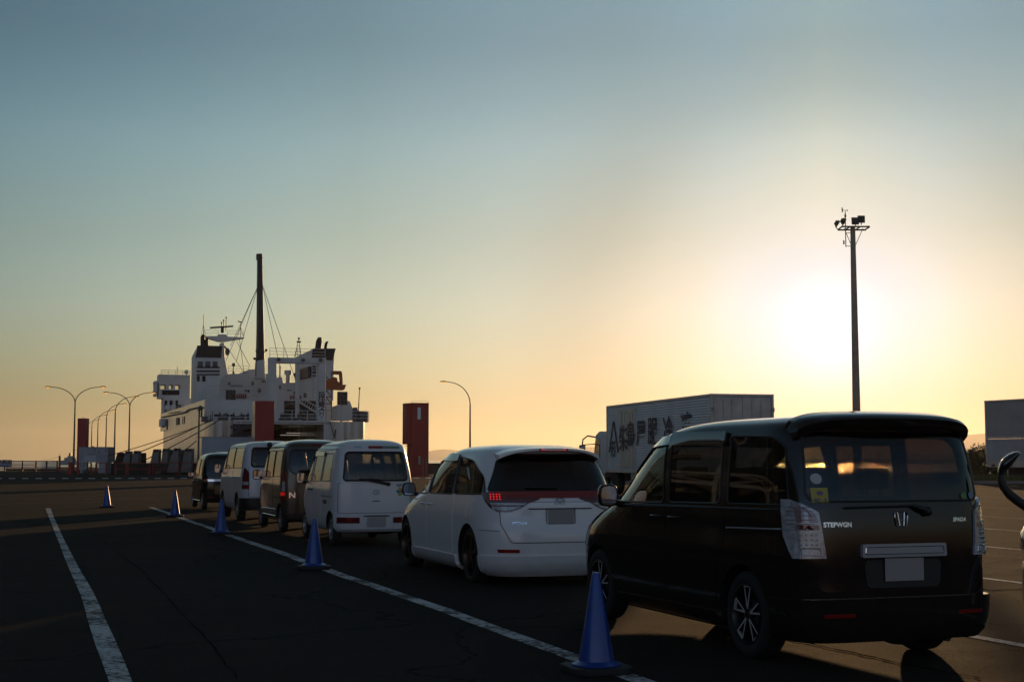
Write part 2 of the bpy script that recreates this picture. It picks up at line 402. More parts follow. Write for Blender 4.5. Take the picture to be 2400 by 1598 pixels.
def boolean_cut(obj, cutters):
    for c in cutters:
        v0 = volume(obj.data); vc = abs(volume(c.data)); done = False
        for self_ in (False, True):
            md = obj.modifiers.new('cut', 'BOOLEAN'); md.operation = 'DIFFERENCE'; md.solver = 'EXACT'; md.object = c; md.use_self = self_
            dg = bpy.context.evaluated_depsgraph_get(); dg.update()
            me = bpy.data.meshes.new_from_object(obj.evaluated_get(dg)); obj.modifiers.clear()
            v1 = volume(me)
            if v0-vc*1.02-.01 < v1 < v0+.005 and len(me.polygons) > 100:
                old = obj.data; obj.data = me; bpy.data.meshes.remove(old); done = True; break
            bpy.data.meshes.remove(me)
        if not done: print('CUT FAILED', obj.name, round(v0, 3), round(v1, 3), round(vc, 3))
        d_ = c.data; bpy.data.objects.remove(c); bpy.data.meshes.remove(d_)
def bvec(x, y, z): return Vector((x, y, z))
class Car:
    def __init__(c, name, sp, loc, rz, label, paint):
        c.sp = sp; c.sh = Shell(sp); c.root = empty(name, (loc[0], loc[1], 0), rz)
        tag(c.root, label, sp['cat'], 'vehicles queued in the boarding lane'); c.cut = MB(); c.paint = paint; c.holes = []
    def window(c, poly, gl, name='window', r=.04, both=True, seal=.009, sealm=None, off=.0):
        for side in ((1, -1) if both else (1,)):
            cm = patch(c.sh, poly, .06, .15, None, r, side, res=.25); cm.m = [1]*len(cm.m); c.holes.append(cm)
            w = patch(c.sh, poly, off, .004, None, r, side).build(name, gl, c.root, smooth=40)
            if seal: rim_line(c.sh, poly, off+.001, seal, None, r, side).build('window_seal', sealm or black_plastic, w, smooth=60)
    def panel(c, name, poly, m, off=.004, thick=.012, r=.05, both=True, parent=None, res=.07, sm=40):
        o = []
        for side in ((1, -1) if both else (1,)):
            o.append(patch(c.sh, poly, off, thick, None, r, side, res).build(name, m, parent or c.root, smooth=sm))
        return o
    def line(c, name, poly, m, rad=.004, off=0, both=True, parent=None, r=.03, closed=False):
        for side in ((1, -1) if both else (1,)): o = rim_line(c.sh, poly, off, rad, None, r, side, closed).build(name, m, parent or c.root, smooth=60)
        return o
    def text(c, name, s, x, z, size, m, shear=0, bold=.02, off=.004):
        return sign_text(name, s, size, lambda a, b: c.sh.P(c.sh.st('x', x+a, z+b), z+b, off), m, c.root, shear, bold)
    def rearpt(c, x, z, off=0): return c.sh.P(c.sh.st('x', x, z), z, off)
    def finish(c):
        sp = c.sp; rt = sp['tyre']; b = c.sh.mesh(); body = b.build('body', [c.paint, black_plastic, interior], c.root)
        body.parent = None
        cav = c.sh.mesh(-.05, zlo=sp.get('floor', .72), zhi=c.sh.zmax-.03, n=(14, 12, 14)); cav.m = [2]*len(cav.m)
        oc = cav.build('cut', [c.paint, black_plastic, interior])
        ow = [h.build('cut', [c.paint, black_plastic]) for h in c.holes]
        wa = MB(); wa.cur = 1; hw = sp['hw']
        for s_ in (-1, 1):
            for ya in sp['axles']:
                ra = rt+sp.get('arch', .055)
                vs = []
                prof = []
                for i in range(40):
                    t = 2*math.pi*i/40; prof.append((math.cos(t)*ra, math.sin(t)*ra))
                wa.prism(prof, lambda a, h, d, s_=s_, ya=ya: Vector((s_*d, ya+a, rt+h)), hw-.27, hw+.2)
        oa = wa.build('cut', [c.paint, black_plastic])
        boolean_cut(body, [oc]+ow+[oa]); body.parent = c.root
        shade(body.data, 32); c.body = body
        for s_ in (-1, 1):
            for ya in sp['axles']: c.wheel(s_, ya)
        c.interior()
        # underside: floor pan, axle, silencer
        u = MB(); u.box(-hw*.8, hw*.8, sp['axles'][0]+.35, sp['axles'][1]-.35, c.sh.zmin-.03, c.sh.zmin+.02)
        u.bar((-hw*.8, sp['axles'][0], rt-.03), (hw*.8, sp['axles'][0], rt-.03), .04, 10)
        u.ball((hw*.35, c.sh.YR(.3)+.45, c.sh.zmin+.0), .1, sq=(2.2, 1, .9))
        u.bar((hw*.5, c.sh.YR(.3)+.5, c.sh.zmin), (hw*.5, c.sh.YR(.3)+.06, c.sh.zmin), .025, 8)
        u.build('underbody', dark_steel, c.root, smooth=40)
    def wheel(c, s_, ya):
        sp = c.sp; rt = sp['tyre']; rr = sp['rim']; wd = sp.get('tw', .19); x0 = s_*(sp['hw']-.025)
        fn = lambda x, y, z: (x0-s_*z, ya+x, rt+y)          # z=0 outer face, inward positive
        hub = MB(); hub.lathe([(.01, .05), (.12, .05), (.12, .09), (.01, .09)], 20, fn); w = hub.build('wheel', dark_steel, c.root, smooth=40)
        t = MB(); t.lathe([(rr-.005, .012), (rr+.02, .002), (rt-.045, 0), (rt-.016, .012), (rt, .034), (rt, wd-.034), (rt-.016, wd-.01), (rr, wd), (rr-.02, wd-.02), (rr-.02, .03)], 44, fn, close=True)
        for i in range(3):
            pass
        t.build('tyre', rubber, w, smooth=30)
        r_ = MB(); r_.lathe([(rr, .006), (rr-.012, .004), (rr-.022, .02), (rr-.03, .1), (rr-.005, .1), (rr+.002, .02)], 44, fn, close=True)
        st = sp.get('spokes', 'steel'); rim_m = sp['rimmat']; face = sp.get('rimface', rim_m)
        if st == 'steel':
            r_.lathe([(.015, .03), (.05, .02), (rr*.55, .022), (rr*.8, .05), (rr-.02, .05), (rr-.02, .07), (.015, .07)], 36, fn)
        else:
            k, pair, wid = st
            r_.lathe([(.012, .022), (.045, .018), (.06, .035), (.06, .07), (.012, .07)], 20, fn)
            for i in range(k):
                a0 = 2*math.pi*(i+.25)/k
                for q in ((-pair, pair) if pair else (0,)):
                    a = a0+q; u = Vector((math.cos(a), math.sin(a))); n_ = Vector((-u.y, u.x)); c0 = Vector((math.cos(a0), math.sin(a0)))*.04
                    e = u*(rr-.014)
                    pts = [c0-n_*wid*.6, e-n_*wid*.45, e+n_*wid*.45, c0+n_*wid*.6]
                    r_.mi(1).prism([(p.x, p.y) for p in pts], lambda x, y, d: fn(x, y, d), .018, .02); r_.mi(0)
                    r_.prism([(p.x*1., p.y) for p in pts], lambda x, y, d: fn(x, y, d), .0205, .06)
                if pair:   # bright Y of the forked spoke
                    a1, a2 = a0-pair, a0+pair
                    p1 = Vector((math.cos(a1), math.sin(a1)))*(rr-.02); p2 = Vector((math.cos(a0), math.sin(a0)))*(rr-.09)
                    if sp.get('fork'):
                        p1 = Vector((math.cos(a1), math.sin(a1)))*(rr-.016); p2 = Vector((math.cos(a2), math.sin(a2)))*(rr-.016)
                        mid = (p1+p2)/2*1.0; dd = (p2-p1).normalized(); nn = Vector((-dd.y, dd.x))*.006
                        r_.mi(1).prism([((p1-nn).x, (p1-nn).y), ((p2-nn).x, (p2-nn).y), ((p2+nn).x, (p2+nn).y), ((p1+nn).x, (p1+nn).y)], lambda x, y, d: fn(x, y, d), .015, .04); r_.mi(0)
        r_.build('rim', [rim_m, face], w, smooth=30)
    def interior(c):
        sp = c.sp; hw = sp['hw']; fl = sp.get('floor', .72)
        for (ys, nseat, wd) in sp['seats']:
            for i in range(nseat):
                x = (i-(nseat-1)/2)*(2*hw-.25)/nseat if nseat > 1 else 0
                b = MB(); hs = wd/2
                prof = [(.0, fl), (.13, fl), (.09, fl+.38), (.04, fl+.48), (-.06, fl+.48), (-.09, fl+.36)]
                b.prism(prof, lambda a, h, d, x=x, ys=ys: Vector((x+d, ys+a, h)), -hs, hs)
                o = b.build('seat', seat_cloth, c.root, bevel=.025, smooth=50)
                h = MB(); h.box(x-.12, x+.12, ys-.06, ys+.03, fl+.53, fl+.70)
                for q in (-.06, .06): h.bar((x+q, ys-.015, fl+.45), (x+q, ys-.015, fl+.56), .007, 6)
                h.build('headrest', seat_cloth, o, bevel=.012, smooth=50)
        yd = sp['dash']; b = MB()
        b.box(-hw+.16, hw-.16, yd, yd+.38, fl, sp.get('dashz', fl+.27)); b.build('dashboard', interior, c.root, bevel=.03)
        s_ = MB(); s_.tube([(.33+.18*math.cos(t), yd-.12-.06*math.sin(t), fl+.22+.16*math.sin(t)) for t in np.linspace(0, 2*math.pi, 21)[:-1]], .014, 6, closed=True)
        s_.bar((.33, yd-.1, fl+.22), (.33, yd+.05, fl+.15), .03, 8); s_.bar((.16, yd-.12, fl+.22), (.5, yd-.12, fl+.22), .012, 5); s_.build('steering_wheel', black_plastic, c.root, smooth=50)
        m = MB(); m.box(-.12, .12, yd+.0, yd+.025, sp['mz'], sp['mz']+.06); m.bar((0, yd+.02, sp['mz']+.05), (0, yd+.1, sp['mz']+.12), .008); m.build('rear_view_mirror', black_plastic, c.root, bevel=.008)
    def mirror(c, y, z, out=.2, h=.2, w=.16, m=None, tall=False):
        for s_ in (-1, 1):
            t = c.sh.st('y', y, z); base = c.sh.P(t if s_ < 0 else -t, z); cx = s_*(abs(base.x)+out-w/2)
            b = MB(); n = 12; prof = []
            for i in range(n):
                a = 2*math.pi*i/n; ca, sa = math.cos(a), math.sin(a)
                prof.append((cx+w/2*math.copysign(abs(ca)**.6, ca), z+.06+h/2*math.copysign(abs(sa)**.6, sa)))
            vs = []; fs = []
            for dy, q in ((-.035, 1.0), (-.03, 1.03), (.02, 1.0), (.07, .8), (.1, .4)):
                vs += [(cx+(px-cx)*q, y+dy, z+.06+(pz-z-.06)*q) for px, pz in prof]
            for i in range(4):
                for j in range(n): fs.append((i*n+j, i*n+(j+1) % n, (i+1)*n+(j+1) % n, (i+1)*n+j))
            fs += [tuple(range(n)), tuple(range(4*n, 5*n))[::-1]]
            b.add(vs, fs); b.tube([(base.x-s_*.02, y+.02, z-.03), (base.x+s_*.05, y+.02, z-.01), (cx, y+.02, z+.02)], [.035, .03, .03], 8)
            o = b.build('wing_mirror', m or black_plastic, c.root, smooth=50)
            g = MB(); g.prism([(cx+(px-cx)*.86, z+.06+(pz-z-.06)*.86) for px, pz in prof], lambda a, h_, d: Vector((a, d, h_)), y-.0375, y-.0345)
            g.build('mirror_glass', mirror_glass, o)
    def handle(c, y, z, L=.17, m=None):
        for s_ in (1, -1):
            b = MB(); pts = []
            for q in np.linspace(-1, 1, 7):
                t = c.sh.st('y', y+q*L/2, z); pts.append(c.sh.P(t*s_, z, .03*(1-q**4)+.004))
            b.tube(pts, .012, 7, flat=((1, 0, 0), .8))
            t = c.sh.st('y', y, z); cup = rim_line(c.sh, [('y', y-.05, z-.03), ('y', y+.05, z-.03), ('y', y+.05, z+.03), ('y', y-.05, z+.03)], .001, .003, None, .028, s_)
            o = b.build('door_handle', m or chrome, c.root, smooth=60); cup.build('handle_cup', black_plastic, o)
    def plate(c, x, z, off=.012, w=.33, h=.165):
        p = c.rearpt(x, z); yr = min(c.rearpt(x+a, z+b_).y for a in (-w/2, w/2, 0) for b_ in (-h/2, h/2))-off
        b = MB(); b.box(x-w/2, x+w/2, yr-.004, yr, z-h/2, z+h/2); return b.build('number_plate', plate_m, c.root, bevel=.0015)
    def wiper(c, x0, z0, x1, z1, tail=None, off=.02):
        b = MB(); pts = [c.rearpt(x0+(x1-x0)*t, z0+(z1-z0)*t, off) for t in np.linspace(0, 1, 8)]
        b.tube(pts, .009, 6)
        if tail: q = c.rearpt(*tail, .03); b.tube([pts[0], (pts[0]+q)/2+Vector((0, -.02, 0)), q], [.014, .018, .028], 8); b.ball(q, .035)
        b.build('rear_wiper', black_plastic, c.root, smooth=50)
def flat_emblem(c, name, x, z, lines, m, rad=.006, off=.006, polys=()):
    b = MB()
    for ln, cl in lines: b.tube([c.rearpt(x+a, z+h, off) for a, h in ln], rad, 6, cl)
    for p in polys: b.add([c.rearpt(x+a, z+h, off) for a, h in p], [tuple(range(len(p)))])
    return b.build(name, m, c.root, smooth=60)
def ell(cx, cz, rx, rz, n=24): return [(cx+rx*math.cos(2*math.pi*i/n), cz+rz*math.sin(2*math.pi*i/n)) for i in range(n)]

# ================================================================ the six queued vehicles
def paint(name, col, rough=.35, coat=1.0, metal=0, dust=.35):
    m = mat(name, col, rough, metal, .0 if max(col) < .02 else .3, coat)
    n = m.node_tree; b = n.nodes['Principled BSDF']
    t = N(n, 'ShaderNodeTexCoord'); nz = N(n, 'ShaderNodeTexNoise'); nz.inputs['Scale'].default_value = 1.1; nz.inputs['Detail'].default_value = 3
    bp = N(n, 'ShaderNodeBump'); bp.inputs['Strength'].default_value = .12; bp.inputs['Distance'].default_value = .02
    n.links.new(t.outputs['Object'], nz.inputs['Vector']); n.links.new(nz.outputs['Fac'], bp.inputs['Height'])
    n.links.new(bp.outputs[0], b.inputs['Coat Normal'])
    # road dust thicker near the ground
    sp = N(n, 'ShaderNodeSeparateXYZ'); n.links.new(t.outputs['Object'], sp.inputs[0])
    mr = N(n, 'ShaderNodeMapRange'); mr.inputs[1].default_value = .15; mr.inputs[2].default_value = .75; mr.inputs[3].default_value = dust; mr.inputs[4].default_value = .02
    n.links.new(sp.outputs['Z'], mr.inputs[0])
    nd = N(n, 'ShaderNodeTexNoise'); nd.inputs['Scale'].default_value = 7; nd.inputs['Detail'].default_value = 8; n.links.new(t.outputs['Object'], nd.inputs['Vector'])
    ml = N(n, 'ShaderNodeMath', operation='MULTIPLY'); n.links.new(mr.outputs[0], ml.inputs[0]); n.links.new(nd.outputs['Fac'], ml.inputs[1])
    mx = N(n, 'ShaderNodeMix', data_type='RGBA'); n.links.new(ml.outputs[0], mx.inputs[0]); mx.inputs[6].default_value = (*col, 1); mx.inputs[7].default_value = (.09, .08, .07, 1)
    n.links.new(mx.outputs[2], b.inputs['Base Color'])
    r2 = N(n, 'ShaderNodeMapRange'); r2.inputs[3].default_value = .03; r2.inputs[4].default_value = .16; n.links.new(nd.outputs['Fac'], r2.inputs[0]); n.links.new(r2.outputs[0], b.inputs['Coat Roughness'])
    return m
P_black = paint('black car paint', (.016, .012, .010), .3, dust=.14)
P_white = paint('pearl white car paint', (.80, .80, .80), .35)
P_white2 = paint('plain white van paint', (.66, .67, .69), .4, .8)
P_white3 = paint('cool white van paint', (.62, .64, .67), .4, .8)
P_olive = paint('olive bronze car paint', (.075, .062, .045), .35, 1, .5)
P_black2 = paint('black small car paint', (.008, .008, .009), .3, dust=.14)
g_dark = glass('privacy glass', (.16, .15, .14)); g_mid = glass('green tinted glass', (.52, .58, .46)); g_vdark = glass('very dark glass', (.07, .065, .065))
g_clear = glass('clear car glass', (.68, .72, .68)); g_rear = glass('rear dark glass', (.13, .105, .085))
visor_m = mat('smoked visor plastic', (.03, .028, .03), .12, coat=1)
rim_dark = mat('dark rim paint', (.03, .03, .032), .3, metal=.6); rim_face = mat('machined rim face', (.55, .55, .57), .3, metal=.2)
rim_bronze = mat('dark bronze rim', (.06, .04, .03), .3, metal=.7); rim_steel = mat('painted steel rim', (.22, .22, .23), .4, metal=.5, var=.3)
hubcap = mat('silver hub cap', (.35, .36, .38), .35, metal=.6, var=.2)
def heading(psi): return R(psi)

# ---- 1: big black minivan, nearest -------------------------------------------------
sp = dict(cat='minivan', hw=.855, tyre=.33, rim=.232, tw=.205, axles=(-1.41, 1.445), arch=.05, ar=.80, nr=6.0, af=1.15, nf=2.8,
  width=[(.19, .70), (.24, .80), (.32, .835), (.55, .855), (.80, .86), (.93, .85), (1.08, .848), (1.2, .84), (1.64, .80), (1.72, .782), (1.775, .74), (1.812, .65), (1.832, .50), (1.845, .26), (1.85, .04)],
  rear=[(.19, -2.15), (.26, -2.25), (.45, -2.27), (.62, -2.265), (.95, -2.255), (1.16, -2.235), (1.62, -2.14), (1.73, -2.09), (1.79, -1.98), (1.825, -1.82), (1.843, -1.5), (1.85, -1.0)],
  front=[(.19, 2.2), (.3, 2.31), (.6, 2.345), (.85, 2.26), (.98, 2.02), (1.06, 1.75), (1.12, 1.58), (1.5, .98), (1.65, .74), (1.74, .50), (1.8, .18), (1.835, -.3), (1.85, -.7)],
  seats=[(.35, 2, .5), (-.55, 2, .5), (-1.35, 2, .55)], dash=1.15, dashz=1.10, mz=1.5, floor=.74, rimmat=rim_dark, rimface=rim_face, spokes=(5, .22, .012), fork=True)
c = Car('black_minivan', sp, (2.09, 12.60), R(19.6), 'large glossy black minivan with clear tail lamps and a roof spoiler, nearest in the queue', P_black)
c.window([('y', -.02, 1.14), ('y', 1.06, 1.12), ('y', .92, 1.33), ('y', .70, 1.53), ('y', .50, 1.63), ('y', .0, 1.68)], g_mid, r=.05)
c.window([('y', -1.04, 1.16), ('y', -.13, 1.145), ('y', -.12, 1.68), ('y', -1.04, 1.68)], g_dark, r=.04)
c.window([('y', -2.05, 1.175), ('y', -1.17, 1.16), ('y', -1.17, 1.69), ('y', -1.80, 1.675), ('y', -1.96, 1.60)], g_dark, r=.05)
c.window([('y', 1.14, 1.12), ('y', 1.58, 1.09), ('y', 1.30, 1.28), ('y', 1.02, 1.40)], g_mid, r=.02)
c.window([('x', -.74, 1.20), ('x', .74, 1.20), ('x', .70, 1.715), ('x', -.70, 1.715)], g_rear, 'rear_window', r=.09, both=False)
z0 = 1.16; c.window([('s', c.sh.st('y', 1.62, z0), z0), ('s', -c.sh.st('y', 1.62, z0)+2*0, z0)], g_clear) if False else None
def windscreen(c, zlo, zhi, xw, gl, res=.2):
    """front glass: s runs through the front centre"""
    sh = c.sh; zs = np.linspace(zlo, zhi, 9); b = MB(); n = 12; cut = MB()
    def row(z, off):
        x, y, d, d1, d2 = sh.outline(z); T = d[-1]; o = []
        k = np.argmin(abs(x[len(x)//2:]-xw*(1-.12*(z-zlo)/(zhi-zlo))))+len(x)//2; s0 = d[k]
        for i in range(n+1):
            q = -1+2*i/n; t = T-(T-s0)*abs(q); o.append(sh.P(t if q < 0 else -t, z)+Vector((0, .9, .45)).normalized()*off)
        return o
    for mb_, o1, o2 in ((b, .002, -.003), (cut, .09, -.14)):
        A = [p for z in zs for p in row(z, o1)]; B = [p for z in zs for p in row(z, o2)]; m = n+1; L = len(A); fs = []
        for i in range(len(zs)-1):
            for j in range(n): a = i*m+j; fs += [(a, a+1, a+m+1, a+m), (L+a, L+a+m, L+a+m+1, L+a+1)]
        bd = [(i*m, (i+1)*m) for i in range(len(zs)-1)]+[(i*m+n, (i+1)*m+n) for i in range(len(zs)-1)]+[(j, j+1) for j in range(n)]+[((len(zs)-1)*m+j, (len(zs)-1)*m+j+1) for j in range(n)]
        fs += [(a, e, e+L, a+L) for a, e in bd]; mb_.add(A+B, fs)
    cut.m = [1]*len(cut.m); c.holes.append(cut)
    b.build('windscreen', gl, c.root, smooth=60)
windscreen(c, 1.17, 1.66, .66, g_clear)
c.panel('front_door', [('y', -.065, .34), ('y', 1.00, .34), ('y', 1.06, .62), ('y', 1.14, .80), ('y', 1.14, 1.07), ('y', -.065, 1.10)], P_black)
c.panel('sliding_door', [('y', -.97, .34), ('y', -.075, .34), ('y', -.075, 1.10), ('y', -1.12, 1.12), ('y', -1.12, .85), ('y', -.99, .70)], P_black)
c.panel('side_skirt', [('y', -.98, .205), ('y', 1.0, .205), ('y', 1.0, .30), ('y', -.98, .315)], P_black, off=.018, thick=.03, r=.02)
c.panel('door_visor', [('y', -.06, 1.63), ('y', .44, 1.60), ('y', .86, 1.37), ('y', .89, 1.41), ('y', .60, 1.62), ('y', .40, 1.68), ('y', -.06, 1.705)], visor_m, off=.02, thick=.02, r=.02)
c.panel('door_visor', [('y', -1.10, 1.615), ('y', -.09, 1.62), ('y', -.09, 1.725), ('y', -1.10, 1.72)], visor_m, off=.03, thick=.02, r=.02)
c.line('slide_rail', [('y', -2.0, 1.0), ('y', -1.14, .975)], rim_face, .006, .002)
c.line('belt_moulding', [('y', -2.05, 1.14), ('y', -1.14, 1.128), ('y', .3, 1.115), ('y', 1.14, 1.09)], rim_dark, .006, .004)
c.handle(.10, 1.02, .2, P_black); c.handle(-.24, 1.02, .2, P_black)
c.panel('fuel_flap', [('y', -1.78, .80), ('y', -1.60, .80), ('y', -1.60, .96), ('y', -1.78, .96)], P_black, off=.003, r=.03)
c.panel('tailgate', [('x', -.70, .56), ('x', .70, .56), ('x', .73, 1.15), ('x', -.73, 1.15)], P_black, both=False, off=.006, r=.10)
c.panel('rear_bumper', [('y', -1.86, .235), ('x', -.55, .235), ('x', .55, .235), ('s', -c.sh.st('y', -1.86, .235), .235), ('s', -c.sh.st('y', -1.86, .5), .50), ('x', .6, .51), ('x', -.6, .51), ('y', -1.86, .50)], P_black, both=False, off=.045, thick=.06, r=0)
for s_ in (1, -1):
    L = [('y', -1.98, 1.215), ('x', -.80, 1.215), ('x', -.665, 1.125), ('x', -.63, .80), ('y', -2.11, .795), ('y', -2.02, .95)]
    lamp = patch(c.sh, L, .022, .05, None, 0, s_, .05).build('tail_lamp', clear_lens, c.root, smooth=40)
    patch(c.sh, [('x', -.79, 1.19), ('x', -.685, 1.11), ('x', -.675, 1.05), ('x', -.79, 1.05)], .0235, .003, None, 0, s_).build('lamp_strip', mat('rosy clear lens', (.24, .15, .16), .15, coat=1), lamp)
    patch(c.sh, [('x', -.79, 1.035), ('x', -.672, 1.035), ('x', -.668, 1.0), ('x', -.79, 1.0)], .0235, .003, None, 0, s_).build('lamp_strip', red_lens_d, lamp)
    b = MB()
    for i in range(4):
        for j in range(3): p = c.sh.P(c.sh.st('x', -(.69+i*.028), .975)*s_, .965-j*.035, .024); b.ball(p, .009, 6, 4)
    b.build('lamp_reflectors', chrome, lamp, smooth=60)
    rim_line(c.sh, [('x', -.775, .868), ('x', -.67, .868), ('x', -.66, .82), ('x', -.765, .82)], .024, .004, None, .01, s_).build('lamp_strip', chrome, lamp)
    for zz in (1.16, 1.13, 1.10, 1.07, 1.04, 1.0): rim_line(c.sh, [('y', -2.04, zz), ('x', -.70, zz)], .0235, .0022, None, 0, s_, False, 4).build('lens_rib', mat('lens rib shade', (.2, .2, .22), .3), lamp)
    rim_line(c.sh, [('x', -.795, 1.20), ('x', -.775, .80)], .024, .0035, None, 0, s_, False).build('lens_rib', MATS['lens rib shade'], lamp)
    patch(c.sh, [('x', -.66, .385), ('x', -.44, .385), ('x', -.44, .41), ('x', -.66, .41)], .048, .008, None, .005, s_).build('reflector', red_lens, c.root)
silver = mat('sky tinted trim', (.36, .38, .42), .3, metal=.3, coat=.6)  # bluish grey stands in for the sky mirrored by the chrome bar
c.panel('tailgate_garnish', [('x', -.36, .80), ('x', .36, .80), ('x', .355, .895), ('x', -.355, .895)], silver, both=False, off=.04, thick=.05, r=.012)
rim_line(c.sh, [('x', -.335, .825), ('x', .335, .825), ('x', .33, .875), ('x', -.33, .875)], .041, .005, None, .01).build('garnish_rib', chrome, c.root)
c.panel('plate_recess', [('x', -.31, .58), ('x', .31, .58), ('x', .33, .78), ('x', -.33, .78)], black_plastic, both=False, off=.008, r=.05)
c.plate(.0, .71, .016)
c.wiper(.10, 1.165, -.46, 1.155, (.22, 1.12), .03)
gh = [((-.050, .048), (-.044, -.052)), ((.050, .048), (.044, -.052))]
flat_emblem(c, 'badge', 0, 1.07, [([(-.052, .046), (-.03, .053), (.03, .053), (.052, .046), (.055, .02), (.046, -.04), (.034, -.051), (-.034, -.051), (-.046, -.04), (-.055, .02)], True), ([(-.030, .048), (-.018, -.046)], False), ([(.030, .048), (.018, -.046)], False), ([(-.024, -.008), (.024, -.008)], False)], chrome, .0055, .012)
c.text('model_lettering', 'STEPWGN', -.53, 1.035, .047, chrome, 0, .03, .012)
c.text('model_lettering', 'SPADA', .51, 1.06, .040, chrome, .25, .03, .012)
st_w = mat('white sticker', (.5, .5, .5), .5); st_y = mat('yellow sticker', (.42, .38, .06), .5); st_v = mat('violet sticker print', (.18, .12, .25), .6)
st_g = mat('green sticker', (.13, .28, .10), .5); st_b = mat('blue sticker', (.16, .24, .38), .5)
b = patch(c.sh, [('x', -.70, 1.195), ('x', -.585, 1.195), ('x', -.585, 1.30), ('x', -.70, 1.30)], .008, .002).build('sticker', st_y, c.root); b['label'] = 'square yellow sticker with violet print'
flat_emblem(c, 'sticker_print', -.642, 1.262, [], st_v, off=.0095, polys=[ell(0, 0, .024, .016, 12)]).parent = b
flat_emblem(c, 'sticker_print', -.642, 1.218, [], st_v, off=.0095, polys=[[(-.042, -.008), (.042, -.008), (.042, .006), (-.042, .006)]]).parent = b
s1 = flat_emblem(c, 'sticker', -.655, 1.365, [], st_w, off=.008, polys=[ell(0, 0, .038, .038, 20)]); s1['label'] = 'round white sticker'
s2 = flat_emblem(c, 'sticker', .58, 1.235, [], st_g, off=.008, polys=[ell(0, 0, .030, .026, 18)]); s2['label'] = 'oval green sticker'
s3 = flat_emblem(c, 'sticker', .66, 1.238, [], st_b, off=.008, polys=[ell(0, 0, .030, .028, 18)]); s3['label'] = 'round blue sticker'
# roof spoiler: overhanging wing with drooping ends
b = MB(); secs = []
for q in np.linspace(-1, 1, 29):
    x = q*.745; e = abs(q)**7; zt = 1.868-.055*e-.02*q*q; zb = 1.735-.085*abs(q)**7; yb = -2.26+.09*q*q+.09*e; yf_ = -1.75
    secs.append([(x, yf_, 1.80-.1*e-.05*q*q), (x, yf_-.2, zt), (x, yb+.03, zt-.04), (x, yb, zt-.065), (x, yb+.015, zb+.03), (x, yb+.06, zb-.005), (x, yb+.14, zb-.005), (x, yf_-.2, zb-.02)])
vs = [p for s_ in secs for p in s_]; m_ = 8; fs = []
for i in range(len(secs)-1):
    for j in range(m_): fs.append((i*m_+j, i*m_+(j+1) % m_, (i+1)*m_+(j+1) % m_, (i+1)*m_+j))
fs += [tuple(range(m_)), tuple(range((len(secs)-1)*m_, len(secs)*m_))[::-1]]
b.add(vs, fs); b.build('roof_spoiler', P_black, c.root, smooth=50)
c.mirror(.86, 1.12, .25, .2, .18, P_black)
for s_ in (1, -1):
    L = [('y', 1.92, .72), ('y', 2.1, .60), ('s', c.sh.st('y', 2.1, .62)+.35, .62), ('s', c.sh.st('y', 2.1, .8)+.3, .80), ('y', 1.9, .86)]
    patch(c.sh, L, .006, .02, None, 0, s_).build('headlight', clear_lens, c.root, smooth=40)
c.finish()

# ---- 2: low white minivan --------------------------------------------------------
sp = dict(cat='minivan', hw=.90, tyre=.34, rim=.262, tw=.225, axles=(-1.4825, 1.4675), arch=.045, ar=1.0, nr=3.9, af=1.3, nf=3.0,
  width=[(.15, .80), (.19, .87), (.3, .895), (.55, .905), (.8, .905), (.95, .89), (1.05, .87), (1.2, .835), (1.45, .78), (1.56, .745), (1.62, .70), (1.66, .61), (1.685, .47), (1.70, .25), (1.705, .05)],
  rear=[(.15, -2.28), (.22, -2.37), (.4, -2.40), (.68, -2.39), (.74, -2.36), (1.0, -2.33), (1.1, -2.29), (1.35, -2.18), (1.52, -2.06), (1.59, -1.98), (1.63, -1.85), (1.67, -1.6), (1.695, -1.25), (1.705, -.8)],
  front=[(.15, 2.3), (.3, 2.39), (.6, 2.38), (.8, 2.2), (.92, 1.95), (1.02, 1.62), (1.1, 1.42), (1.4, .85), (1.52, .58), (1.6, .3), (1.65, .02), (1.69, -.35), (1.705, -.6)],
  seats=[(.3, 2, .5), (-.55, 2, .5), (-1.35, 2, .55)], dash=1.05, dashz=1.02, mz=1.38, floor=.7, rimmat=rim_bronze, rimface=rim_bronze, spokes=(5, 0, .045))
c = Car('white_minivan', sp, (-.20, 19.43), R(19.5), 'low white minivan with a full-width red tail lamp band and dark bronze wheels', P_white)
c.window([('y', .36, 1.055), ('y', 1.40, 1.02), ('y', 1.05, 1.27), ('y', .75, 1.44), ('y', .42, 1.53)], g_mid, r=.04)
c.window([('y', -.72, 1.065), ('y', .27, 1.055), ('y', .30, 1.54), ('y', -.70, 1.54)], g_vdark, r=.03)
c.window([('y', -1.95, 1.09), ('y', -.82, 1.07), ('y', -.80, 1.54), ('y', -1.3, 1.50), ('y', -1.80, 1.30)], g_vdark, r=.08)
c.window([('x', -.80, 1.13), ('x', .80, 1.13), ('x', .66, 1.50), ('x', .50, 1.57), ('x', -.50, 1.57), ('x', -.66, 1.50)], g_vdark, 'rear_window', r=.04, both=False)
windscreen(c, 1.1, 1.5, .66, g_clear)
pil = mat('black pillar film', (.02, .02, .022), .25, coat=1)
c.panel('pillar_trim', [('y', .285, 1.06), ('y', .35, 1.06), ('y', .40, 1.54), ('y', .31, 1.545)], pil, off=.002, r=0)
c.panel('pillar_trim', [('y', -.81, 1.07), ('y', -.73, 1.07), ('y', -.71, 1.545), ('y', -.79, 1.545)], pil, off=.002, r=0)
c.panel('door_visor', [('y', .36, 1.45), ('y', .80, 1.38), ('y', .55, 1.53), ('y', .37, 1.575)], visor_m, off=.03, thick=.02, r=.02)
c.panel('door_visor', [('y', -.74, 1.48), ('y', .28, 1.49), ('y', .28, 1.575), ('y', -.74, 1.57)], visor_m, off=.03, thick=.02, r=.02)
